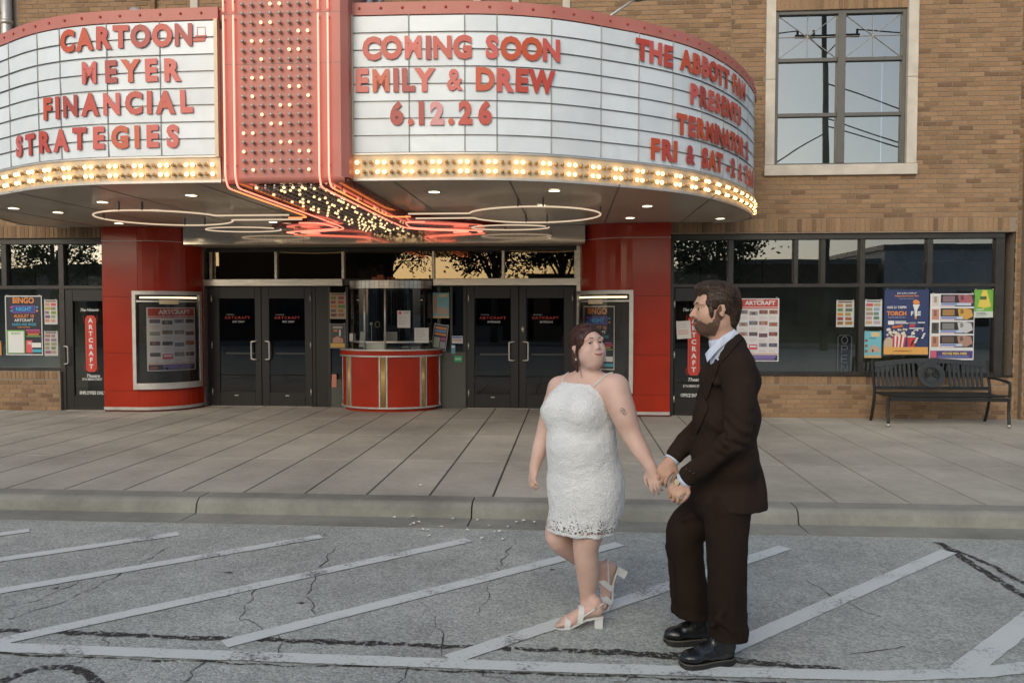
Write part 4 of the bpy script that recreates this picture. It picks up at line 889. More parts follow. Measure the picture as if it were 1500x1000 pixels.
# ============================================================ POSTERS
def poster(name, label, box, Y, bg, items, cat='poster', group=None, curve=None, tilt=0, border=None, curl=0, pins=True):
    if curve is None:
        px0, py0, px1, py1 = box
        a = survey(px0, (py0+py1)/2, Y); b = survey(px1, (py0+py1)/2, Y); w = b.x-a.x; mxp = (px0+px1)/2
        zt, zb = survey(mxp, py0, Y).z, survey(mxp, py1, Y).z; h = zt-zb; cx = (a.x+b.x)/2; cz = (zt+zb)/2
        ct, st_ = math.cos(tilt), math.sin(tilt)
        def F(u, v, l): x = (u-.5)*w; z = (.5-v)*h; return (x*ct-z*st_, -l*.0007-curl*math.sin(v*5+u*3), x*st_+z*ct)
        org = Vector((cx, Y, cz))
    else:
        path, s0, s1, zb, zt = curve; w = s1-s0; h = zt-zb; m, _ = at_len(path, (s0+s1)/2); org = Vector((m.x, m.y, (zt+zb)/2))
        def F(u, v, l):
            p, t = at_len(path, s0+u*w); o = -(.045-.02)-.0007*l; return (p.x-t.y*o-org.x, p.y+t.x*o-org.y, (.5-v)*h)
    root = link(name, None, None, label, cat, group, loc=org)
    def rect(mb, u0, v0, u1, v1, l, mi):
        k = 6 if (curve and u1-u0 > .12) else (3 if u1-u0 > .3 else 1)
        vs = [F(u0+(u1-u0)*i/k, v, l) for v in (v1, v0) for i in range(k+1)]; mb.add(vs, [(i, i+1, i+k+2, i+k+1) for i in range(k)], mi)
    mb = MB(); nv = 6
    for i in range(nv): rect(mb, 0, i/nv, 1, (i+1)/nv, 0, 0)
    mb.build('paper_sheet', CM(*(border or bg)), root)
    mats = []; pb = MB(); L = 1
    def mi(c):
        m = CM(*c)
        if m not in mats: mats.append(m)
        return mats.index(m)
    if border: rect(pb, .025, .02*w/h+.005, .975, 1-.02*w/h-.005, 1, mi(bg)); L = 2
    for it in items:
        if it[0] == 'r': rect(pb, *it[1:5], L+(it[6] if len(it) > 6 else 0), mi(it[5]))
        if it[0] == 'p':
            vs = [F(u, v, L+1+(it[3] if len(it) > 3 else 0)) for u, v in it[1]]; pb.add(vs, [tuple(range(len(vs)-1, -1, -1))], mi(it[2]))
    if pb.v: pb.build('printed_picture', mats, root)
    for it in items:
        if it[0] == 't':
            _, u, v, hh, s, c = it[:6]; sx = it[6] if len(it) > 6 else 1; bold = it[7] if len(it) > 7 else .03; al = it[8] if len(it) > 8 else 'CENTER'; out = it[9] if len(it) > 9 else 0
            me = text_mesh(s, hh*h/.72, bold*hh*h, 0, 0, sx, CM(*c), al).copy(); me.materials.clear(); me.materials.append(CM(*c))
            for vt in me.vertices: vt.co = F(u+vt.co.x/w, v-vt.co.y/h, L+4+out)
            link('lettering', me, root)
    if pins and not curve:
        pm = MB()
        for u, v in ((.06, -.012), (.94, -.012)): x, y, z = F(u, v, 8); pm.sphere((x, y, z), .009, 8, 5)
        pm.build('pin', M['handle'], root, smooth=True)
    return root
def bars(u0, u1, v0, n, dv, c, th=.35, rnd=3):
    r = random.Random(rnd); return [('r', u0, v0+i*dv, u0+(u1-u0)*r.uniform(.6, 1), v0+i*dv+dv*th, c) for i in range(n)]
OR, CY, PK, YL, WH, NV, GN, RD = (.62, .22, .05), (.05, .32, .42), (.5, .07, .25), (.6, .48, .08), (.62, .62, .6), (.02, .035, .11), (.16, .38, .06), (.5, .04, .04)
bingo = [('t', .5, .085, .095, 'BINGO', OR, .92, .04), ('t', .5, .085, .07, '', OR), ('r', .2, .165, .82, .29, (.20, .05, .25)), ('r', .22, .175, .80, .28, (.02, .05, .22), 1), ('t', .51, .228, .068, 'NIGHT', (.06, .35, .60), .95), 
         ('t', .51, .345, .055, 'AUGUST 10', OR, .9), ('t', .51, .415, .045, 'ARTCRAFT', WH, 1.1), ('t', .51, .485, .042, 'CARDS AND PRIZES', CY, .82), ('t', .5, .53, .02, 'GAMES AND PRIZES', OR, .9),
         ('r', .04, .58, .52, .97, GN, 1), ('r', .07, .60, .49, .96, WH, 2), ('t', .28, .635, .035, 'BINGO', GN, 1.1)]+bars(.1, .46, .67, 7, .04, (.35, .42, .38), .3)+[('r', .55, .57, .93, .59, PK), ('r', .58, .605, .95, .625, RD), ('r', .6, .64, .9, .66, OR), ('r', .56, .675, .95, .69, GN),
         ('r', .55, .75, .72, .96, (.55, .08, .09), 1), ('t', .635, .80, .05, '10', WH), ('r', .70, .79, .96, .87, WH, 2), ('r', .72, .90, .97, .95, CY, 1)]+[('r', u, v, u+.045, v+.03, c) for u, v, c in ((.15, .18, PK), (.15, .24, CY), (.845, .18, CY), (.845, .24, OR))]
poster('bingo_poster', 'dark bingo night poster with orange headline in the far left window', (8, 433, 62, 520), YW+.1, (.012, .012, .022), bingo, border=(.55, .55, .53))
def sched(seed=1):
    r = random.Random(seed); it = [('r', .03, .015, .97, .135, (.42, .05, .035)), ('t', .55, .075, .062, 'ARTCRAFT', WH, 1.1, .05), ('t', .55, .03, .013, 'THE HISTORIC', WH, 1), ('r', .03, .145, .97, .165, (.45, .08, .06))]
    pal = [(.08, .09, .08), (.25, .10, .05), (.10, .12, .20), (.2, .17, .13), (.35, .08, .04), (.05, .13, .25), (.12, .06, .08), (.25, .25, .22)]
    for i in range(4):
        for j in range(4):
            u = .06+i*.235; v = .185+j*.175+(.02 if (i+j) % 3 == 1 else 0); c = pal[r.randrange(8)]; c2 = pal[r.randrange(8)]
            if (i, j) == (1, 3): it += [('r', u, v, u+.2, v+.085, (.5, .08, .10)), ('r', u+.02, v+.02, u+.18, v+.045, WH, 1)]
            else: it += [('r', u, v, u+.2, v+.062, c), ('r', u+.05, v+.012, u+.05+r.uniform(.05, .12), v+.05, c2, 1)]
            it += bars(u, u+.2, v+.10, 3, .022, (.42, .33, .31), .25, i*4+j)
    return it+[('r', .03, .875, .97, .885, (.5, .1, .08)), ('r', .03, .90, .97, .985, (.03, .02, .035)), ('r', .3, .915, .93, .94, (.22, .16, .42), 1), ('r', .4, .95, .9, .97, (.18, .14, .36), 1), ('r', .06, .93, .2, .965, (.30, .08, .06), 1)]
poster('schedule_poster', 'white schedule poster with red header in the left curved wall case', None, 0, (.56, .54, .53), sched(), curve=(LC, s_at(LC, 217, 1.2), s_at(LC, 284, 1.2), .725, 1.70))
poster('schedule_poster', 'white schedule poster with red header in the window behind the man', (1079, 437, 1141, 529), YW+.1, (.58, .57, .56), sched(3))
poster('bingo_poster', 'dark bingo night poster in the right curved wall case behind the woman', None, 0, (.012, .012, .022), bingo, border=(.55, .55, .53), curve=(RC, s_at(RC, 856, 1.2), s_at(RC, 899, 1.2), .78, 1.72))
torch = [('t', .5, .055, .026, 'Join us for a night of', WH, .95, .03), ('t', .5, .098, .026, 'Independent Hoosier Films', OR, .9, .04), ('t', .5, .14, .012, 'Animation  Drama  Comedy  Horror', (.35, .35, .4), .9),
    ('t', .06, .275, .038, 'AUG 21 7:00PM', WH, .82, .04, 'LEFT'), ('t', .06, .37, .062, 'TORCH', OR, .98, .06, 'LEFT'), ('t', .60, .37, .062, 'F RE', WH, .92, .06, 'LEFT'), ('t', .09, .43, .026, 'FILM FESTIVAL', (.32, .35, .45), 1.15, .0, 'LEFT'),
    ('p', [(.64, .23), (.80, .23), (.745, .31), (.735, .44), (.69, .44), (.68, .31)], WH), ('p', [(.66, .225), (.64, .18), (.70, .15), (.77, .17), (.80, .20), (.78, .225)], OR), ('p', [(.69, .41), (.735, .41), (.735, .45), (.69, .45)], OR, 1),
    ('r', .09, .48, .23, .54, WH), ('r', .25, .485, .5, .50, WH), ('r', .25, .51, .55, .525, WH), ('r', .57, .50, .72, .53, (.2, .2, .25)), ('r', .58, .54, .70, .575, RD), ('r', .76, .50, .92, .515, WH), ('r', .80, .54, .88, .57, (.01, .01, .01)), ('r', .57, .59, .9, .605, WH),
    ('p', [(.18, .565), (.42, .54), (.43, .575), (.20, .60)], (.5, .12, .03)),
    ('r', .0, .885, 1, 1, (.62, .33, .08)), ('t', .42, .945, .022, 'torchfirefilmfestival.com', (.15, .08, .03), .95)]
for i in range(7): torch.append(('p', [(.20+i*.045, .70), (.245+i*.045, .70), (.24+i*.037, .885), (.215+i*.037-.01, .885)], WH if i % 2 else RD, 1))
for i in range(3): torch.append(('p', [(.54+i*.06, .74), (.60+i*.06, .74), (.59+i*.05, .885), (.54+i*.05, .885)], RD, 1))
rr = random.Random(4)
for i in range(34):
    u = rr.uniform(.06, .50) if i < 24 else rr.uniform(.08, .9); v = rr.uniform(.66, .72) if i < 18 else rr.uniform(.60, .68); s = rr.uniform(.018, .035); torch.append(('p', [(u+s*math.cos(q)*1.2, v+s*.8*math.sin(q)) for q in [k*1.047 for k in range(6)]], (.60, .56, .46) if i % 3 else (.5, .42, .3), 2+i*.1))
for i in range(12): u = .60+.32*(i % 4)/4+.02*(i//4); v = .82-.035*(i % 4)-.03*(i//4)+.02; torch.append(('p', [(u, v), (u+.05, v-.01), (u+.055, v+.012), (u+.008, v+.022)], WH if i % 2 else (.01, .01, .01), 6))
torch.append(('p', [(.60, .72), (.615, .72), (.69, .635), (.73, .625), (.725, .615), (.68, .625)], WH, 2)); torch.append(('p', [(.52, .735), (.72, .735), (.70, .715), (.54, .715)], WH, 3))
torch += [('p', [(.0, .80), (.06, .74), (.14, .73), (.2, .76), (.2, .885), (0, .885)], (.45, .36, .25), 0)]
poster('film_festival_poster', 'navy film festival poster with torch and popcorn bucket above the bench', (1295, 424, 1360, 519), YW+.1, NV, torch)
grid = []
gp = [((.20, .12, .15), (.32, .10, .12), (.55, .5, .45)), ((.30, .17, .06), (.5, .28, .06), (.45, .22, .15)), ((.18, .18, .18), (.45, .45, .45), (.06, .06, .06)), ((.12, .08, .06), (.34, .20, .15), (.4, .2, .12))]
for i, (c1, c2, c3) in enumerate(gp):
    v = .015+i*.205
    grid += [('r', .02, v, .225, v+.19, WH), ('r', .04, v+.012, .205, v+.175, c3, 1), ('r', .08, v+.03, .15, v+.12, tuple(x*.5 for x in c3), 2), ('r', .235, v, .985, v+.18, (.02, .018, .016)), ('r', .28, v+.02, .55, v+.11, c1, 1), ('p', [(.62, v+.01), (.78, v), (.93, v+.02), (.97, v+.12), (.83, v+.17), (.66, v+.15)], c2, 1), ('p', [(.68, v+.02), (.74, v+.01), (.76, v+.07), (.69, v+.09)], tuple(x*.4 for x in c2), 2),
             ('r', .235, v+.125, .74 if i != 0 else .92, v+.165, (.42, .48, .58), 3), ('r', .25, v+.135, .60, v+.155, (.12, .16, .40), 4), ('r', .24, v+.166, .55, v+.182, (.55, .40, .38), 3)]
grid += [('r', .02, .86, .98, .975, (.07, .04, .16)), ('r', .03, .865, .16, .965, (.48, .10, .14), 1), ('t', .57, .905, .036, 'MOVIES MEN AMES', YL, .85, .05), ('r', .2, .94, .9, .955, (.12, .2, .4), 1)]
poster('film_lineup_poster', 'white poster of four stacked film stills right of the navy poster', (1362, 430, 1427, 527), YW+.1, (.58, .6, .6), grid)
poster('green_poster', 'small green poster with a yellow figure in the right window corner', (1427, 424, 1456, 465), YW+.1, (.14, .36, .05), [('r', 0, .78, 1, 1, (.5, .56, .5)), ('p', [(.42, .02), (.64, .02), (.70, .22), (.86, .60), (.5, .66), (.18, .60), (.34, .22)], YL), ('r', .30, .24, .62, .36, (.06, .12, .03), 3), ('t', .3, .72, .06, 'NIGHT', WH)]+bars(.1, .8, .82, 3, .05, (.2, .3, .2)), tilt=.01)
def mini(seed, c=(.45, .38, .3)):
    r = random.Random(seed); it = []
    for j in range(5):
        for i in range(2): it.append(('r', .06+.45*i, .13+j*.165, .06+.45*i+r.uniform(.3, .42), .13+j*.165+.12, tuple(x*r.uniform(.25, 1.2) for x in c)))
    return it+[('r', .1, .03, .9, .09, tuple(x*.4 for x in c))]
poster('small_poster', 'small brown photo flyer above the open sign, left of the window post', (1225, 440, 1251, 479), YW+.1, (.42, .43, .40), mini(1, (.34, .17, .08)), group='small flyers in the store window')
poster('small_poster', 'small pale grey flyer in the right window, above the blue house flyer', (1267, 439, 1292, 478), YW+.1, (.50, .52, .52), mini(2, (.36, .3, .3)), group='small flyers in the store window')
poster('small_poster', 'small turquoise flyer with a house, left of the navy poster', (1266, 485, 1291, 524), YW+.1, (.14, .40, .46), [('r', 0, .9, 1, 1, (.5, .32, .14)), ('p', [(.3, .62), (.55, .5), (.95, .66), (.95, .78), (.3, .8)], (.42, .30, .22)), ('r', .45, .68, .55, .78, (.05, .05, .06), 2), ('r', .4, .04, .9, .2, (.55, .42, .2)), ('r', .04, .3, .2, .4, (.2, .1, .05)), ('r', .04, .5, .2, .6, (.2, .1, .05)), ('r', .04, .7, .2, .8, (.2, .1, .05)), ('r', .3, .25, .7, .28, (.03, .05, .06))], group='small flyers in the store window')
poster('small_poster', 'orange striped film flyer right of the bingo poster, upper one', (65, 439, 84, 475), YW+.1, (.48, .47, .45), mini(5, (.40, .24, .12)), group='small flyers in the left window')
poster('small_poster', 'brownish picture flyer right of the bingo poster, lower one', (65, 485, 85, 521), YW+.1, (.42, .40, .38), mini(6, (.26, .2, .17)), group='small flyers in the left window')
YP = YD-.02
poster('small_poster', 'orange and brown flyer left of the ticket booth glass, upper one', (483, 429, 507, 467), YP, (.34, .27, .18), mini(7, (.36, .17, .07)), group='flyers beside the ticket booth')
poster('small_poster', 'dark framed flyer with yellow foot left of the booth, lower one', (483, 474, 506, 510), YP, (.05, .05, .045), [('r', .05, .8, .95, .96, (.55, .34, .06)), ('r', .2, .1, .8, .2, (.3, .28, .25)), ('r', .25, .25, .5, .32, OR), ('p', [(.2, .6), (.5, .5), (.85, .62), (.85, .78), (.2, .78)], (.42, .22, .14)), ('r', .6, .25, .7, .5, WH)], border=(.3, .3, .28), group='flyers beside the ticket booth')
poster('small_poster', 'turquoise flyer with building right of the ticket booth glass', (634, 429, 658, 466), YP, (.16, .36, .38), [('r', 0, .9, 1, 1, (.5, .36, .2)), ('p', [(.3, .64), (.6, .52), (.97, .7), (.97, .84), (.3, .84)], (.40, .30, .22)), ('r', .03, .08, .26, .8, (.38, .24, .13)), ('r', .4, .05, .9, .16, (.5, .4, .22))], group='flyers beside the ticket booth')
poster('small_poster', 'tilted white framed flyer with colored lines right of the booth', (634, 475, 655, 513), YP, (.05, .07, .1), [('r', .12, .1, .9, .18, OR), ('r', .12, .22, .9, .3, (.1, .25, .4)), ('r', .12, .34, .9, .42, OR), ('r', .1, .5, .5, .9, (.4, .45, .3)), ('r', .55, .5, .92, .6, PK), ('r', .55, .65, .92, .9, (.3, .3, .3))], border=(.6, .6, .58), tilt=-.13, group='flyers beside the ticket booth')
poster('notice', 'white notice with red emblem inside the booth glass', (582, 455, 601, 480), 12.06, (.52, .50, .46), [('p', [(.1, .06), (.3, .04), (.36, .14), (.25, .22), (.1, .18)], RD), ('r', .45, .07, .9, .12, (.2, .2, .2)), ('r', .45, .15, .85, .18, (.2, .2, .2))]+bars(.12, .9, .32, 6, .09, (.25, .25, .25), .2), 'notice', pins=False)
poster('notice', 'white paper with small print in the booth right corner', (607, 480, 628, 502), 12.16, (.50, .49, .46), bars(.1, .9, .1, 8, .1, (.25, .25, .25), .25), 'notice', pins=False)
poster('notice', 'blank pale card at the booth left glass edge', (512, 488, 521, 499), 12.28, (.48, .48, .46), [], 'notice', pins=False)
poster('notice', 'pale leaning card beside the left booth mullion', (527, 486, 535, 508), 12.2, (.42, .42, .4), [], 'notice', pins=False, tilt=-.1)
poster('notice', 'grey printed pamphlet low behind the booth front glass', (562, 486, 582, 500), 12.14, (.30, .29, .26), bars(.1, .9, .15, 4, .2, (.12, .12, .12), .3), 'notice', pins=False)
poster('notice', 'white and blue card on the glass between booth and right doors', (662, 492, 678, 503), YP, (.52, .52, .5), [('r', .05, .08, .95, .3, (.1, .15, .35)), ('r', .1, .5, .9, .6, RD)], 'notice', pins=False)
poster('notice', 'blue sticker hanging under the white card near right doors', (661, 505, 667, 518), YP, (.10, .28, .36), [('r', .1, .1, .9, .3, WH)], 'notice', pins=False)
poster('notice', 'small green exit card low on the glass by the right doors', (665, 521, 677, 530), YP, (.03, .32, .12), [('r', .15, .35, .85, .65, (.3, .5, .35))], 'notice', pins=False)
poster('notice', 'salmon card low in the dark glass left of the booth', (486, 548, 493, 567), YP, (.48, .18, .11), [], 'notice', pins=False)
poster('notice', 'white letter taped on the office door glass beside the man', (991, 470, 1012, 496), YW+.068, (.58, .55, .50), bars(.1, .9, .12, 4, .08, (.35, .34, .33), .2)+bars(.1, .9, .5, 3, .1, (.5, .28, .2), .5, 5), 'notice', tilt=.06)
poster('notice', 'orange sign sliver at the left picture edge', (-8, 500, 2, 520), YW+.1, (.50, .22, .03), [('r', .2, .2, .8, .8, (.1, .05, .02))], 'notice')
# open sign
Yo = YW+.16; q = survey(1237, 519, Yo); o = thing('open_sign', 'unlit vertical neon OPEN sign standing inside the right store window', 'sign', loc=q)
w, h = .095, .28
mb = MB(); mb.tube([(-w+.02, 0, -h), (-w, 0, -h+.03), (-w, 0, h-.03), (-w+.02, 0, h), (w-.02, 0, h), (w, 0, h-.03), (w, 0, -h+.03), (w-.02, 0, -h)], .006, 6, closed=True); mb.build('border_tube', CM(.6, .6, .58, .3), o, smooth=True)
for i, c in enumerate('OPEN'):
    z0 = h-.07-i*.138; r = .042; G_ = {'O': [[(r*math.cos(t), r*1.25*math.sin(t)) for t in [k*.524 for k in range(13)]]], 'P': [[(-r, -r*1.3), (-r, r*1.3), (r*.5, r*1.3), (r, r*.9), (r, r*.3), (r*.5, 0), (-r, 0)]], 'E': [[(r, r*1.3), (-r, r*1.3), (-r, -r*1.3), (r, -r*1.3)], [(-r, 0), (r*.7, 0)]], 'N': [[(-r, -r*1.3), (-r, r*1.3), (r, -r*1.3), (r, r*1.3)]]}
    mb = MB()
    for pl in G_[c]: mb.tube([(a, 0, z0+b) for a, b in pl], .0065, 6)
    mb.build('letter_tube', CM(.62, .62, .6, .3), o, smooth=True)
mb = MB(); mb.box(-w-.01, w+.01, .02, .035, -h-.02, h+.02); mb.build('backboard', M['black'], o)
# plants in the window
for px, py, sc in ((1433, 547, 1.0), (1262, 546, .8)):
    q = survey(px, py, YW+.3); pl = thing('window_plant', 'small yellow green houseplant low inside the window, %s' % ('right end' if px > 1400 else 'beside the middle post'), 'plant', loc=(q.x, q.y, .76))
    rr = random.Random(px); mb = MB()
    for i in range(26):
        a = rr.uniform(0, 6.28); l = rr.uniform(.06, .16)*sc; d = Vector((math.cos(a)*.6, math.sin(a)*.6, rr.uniform(.6, 1.2))).normalized(); s = d.cross(Vector((0, 0, 1))).normalized()*.014
        b = d*l*.3; mb.add([b, b+d*l*.5+s, b+d*l, b+d*l*.5-s], [(0, 1, 2, 3)])
    mb.build('foliage', CM(.16, .17, .04), pl); mb = MB(); mb.lathe([(.03, -.05), (.045, .04), (.038, .04)], 12); mb.build('pot', CM(.12, .08, .05), pl, smooth=True)
# ============================================================ BENCH
M['iron'] = mat('black_painted_iron', (.022, .024, .023), .38, .3, var=.2, vscale=8)
pB, pF = 11.50, 10.95
BX0, BX1 = X(1281, pB), X(1450, pB); bw = BX1-BX0
bench = thing('park_bench', 'long black metal slatted bench with round medallion under the poster window', 'bench', loc=((BX0+BX1)/2, 11.25, ZS))
hb = bw/2; yb, yf = .22, -.30; seat = .41; bt = .80; lb = .45
def backy(z): return yb+(z-seat)*.22-.02
for s in (-1, 1):
    mb = MB(); mb.tube(catmull([Vector((s*hb, yb+.10, 0)), Vector((s*hb, yb+.02, .2)), Vector((s*hb, yb-.02, seat)), Vector((s*hb, backy(.6), .6)), Vector((s*hb, backy(.85), .86))], 5), .022, 4); mb.build('rear_leg', M['iron'], bench)
    mb = MB(); mb.tube([(s*hb, yf, .0), (s*hb, yf, .06), (s*hb, yf+.015, .2), (s*hb, yf+.01, seat-.02)], .02, 6); mb.build('front_leg', M['iron'], bench)
    mb = MB(); mb.sphere((s*hb, yf, .025), .03, 8, 5, 0, (1, 1, .8)); mb.build('foot_cap', M['alu'], bench, smooth=True)
mb = MB(); mb.tube(catmull([Vector((hb, backy(.62), .62)), Vector((hb, .05, .625)), Vector((hb, yf+.04, .60)), Vector((hb, yf, .56)), Vector((hb, yf, .40))], 5), .02, 6); mb.build('armrest', M['iron'], bench, smooth=True)
for i in range(7):
    y = yf+.02+i*.075; mb = MB(); mb.obox((0, y, seat+(.012 if i in (0,) else .0)-.012*math.sin(i/6*3.14)), (hb-.02, 0, 0), (0, .028, 0), (0, 0, .011)); mb.build('seat_slat', M['iron'], bench)
mb = MB(); mb.obox((0, yf+.0, seat-.04), (hb-.02, 0, 0), (0, .012, 0), (0, 0, .025)); mb.build('seat_rail', M['iron'], bench)
def topz(x): return bt+.065*(1-(x/hb)**2)
mb = MB(); n = 24; vs = []
for i in range(n+1):
    x = -hb+.02+(2*hb-.04)*i/n; z = topz(x)
    for zz, yy in ((z-.045, -.018), (z+.02, -.018), (z+.02, .018), (z-.045, .018)): vs.append((x, backy(zz)+yy, zz))
mb.add(vs, [(i*4+k, (i+1)*4+k, (i+1)*4+(k+1) % 4, i*4+(k+1) % 4) for i in range(n) for k in range(4)]+[(0, 1, 2, 3), (n*4+3, n*4+2, n*4+1, n*4)]); mb.build('top_rail', M['iron'], bench)
mb = MB(); mb.obox((0, backy(.475), .475), (hb-.01, 0, 0), (0, .015, 0), (0, 0, .022)); mb.build('back_rail', M['iron'], bench)
x = -hb+.065
while x < hb-.04:
    if abs(x) > .20:
        z1 = topz(x)-.04; mb = MB(); mb.obox((x, (backy(.49)+backy(z1))/2, (.49+z1)/2), (.017, 0, 0), (0, .006, 0), (0, (backy(z1)-backy(.49))/2, (z1-.49)/2)); mb.build('back_slat', M['iron'], bench)
    x += .0605
md = link('medallion', None, bench); mc = Vector((0, backy(.66)-.022, .66))
def mring(r0, r1, d, y, name, n=28):
    m_ = MB(); vs = []
    for i in range(n):
        a = 2*math.pi*i/n
        for r, yy in ((r0, y), (r1, y), (r1, y+d), (r0, y+d)): vs.append((mc.x+r*math.cos(a)*1.06, mc.y+yy+(r*math.sin(a))*.22, mc.z+r*math.sin(a)))
    m_.add(vs, [(i*4+k, ((i+1) % n)*4+k, ((i+1) % n)*4+(k+1) % 4, i*4+(k+1) % 4) for i in range(n) for k in range(4)]); m_.build(name, M['iron'], md)
mring(.105, .175, .02, -.012, 'outer_ring'); mring(.001, .11, .012, .0, 'disc'); mring(.10, .112, .01, -.02, 'inner_ring')
for i in range(9):
    a = R_(-20+i*27.5); d = Vector((math.cos(a), .22*math.sin(a), math.sin(a))); m_ = MB(); c = mc+d*.055+Vector((0, -.012, 0)); s = Vector((-math.sin(a), 0, math.cos(a)))
    m_.obox(c, d*.035, Vector((0, .008, 0)), s*.012); m_.build('leaf_ornament', M['alu'] if False else M['iron'], md)
    m_ = MB(); c = mc+Vector((math.cos(a+.24), .22*math.sin(a+.24), math.sin(a+.24)))*.083+Vector((0, -.004, 0)); m_.obox(c, d*.014, Vector((0, .002, 0)), s*.007); m_.build('pierced_slot', M['dark'], md)
# ============================================================ PETALS by the kerb
pm = MB(); pm.add([(-.020, 0, .004), (0, -.015, .012), (.021, .001, .005), (.002, .016, .014), (0, 0, .002)], [(0, 1, 4), (1, 2, 4), (2, 3, 4), (3, 0, 4)]); pme = pm.mesh('petal', CM(.7, .7, .66))
rr = random.Random(11)
for px, py in ((577, 758), (604, 757), (605, 767), (613, 765), (619, 776), (627, 777), (629, 785), (684, 777), (700, 762), (716, 770), (706, 789), (724, 779), (732, 779), (601, 769), (664, 760), (585, 729), (615, 711), (697, 729), (745, 772), (757, 765), (737, 790), (560, 748), (646, 772), (767, 763), (783, 765), (1012, 760)):
    z = ZS+.012 if py < 735 else (.006 if py < 772 else .004)
    q = ground(px, py, z)
    if 6.0 < q.y < 6.5: q = ground(px, py, .006)
    link('petal', pme, None, 'white petal lying by the kerb', 'petal', 'white petals scattered along the kerb', loc=q, rotz=rr.uniform(0, 6))
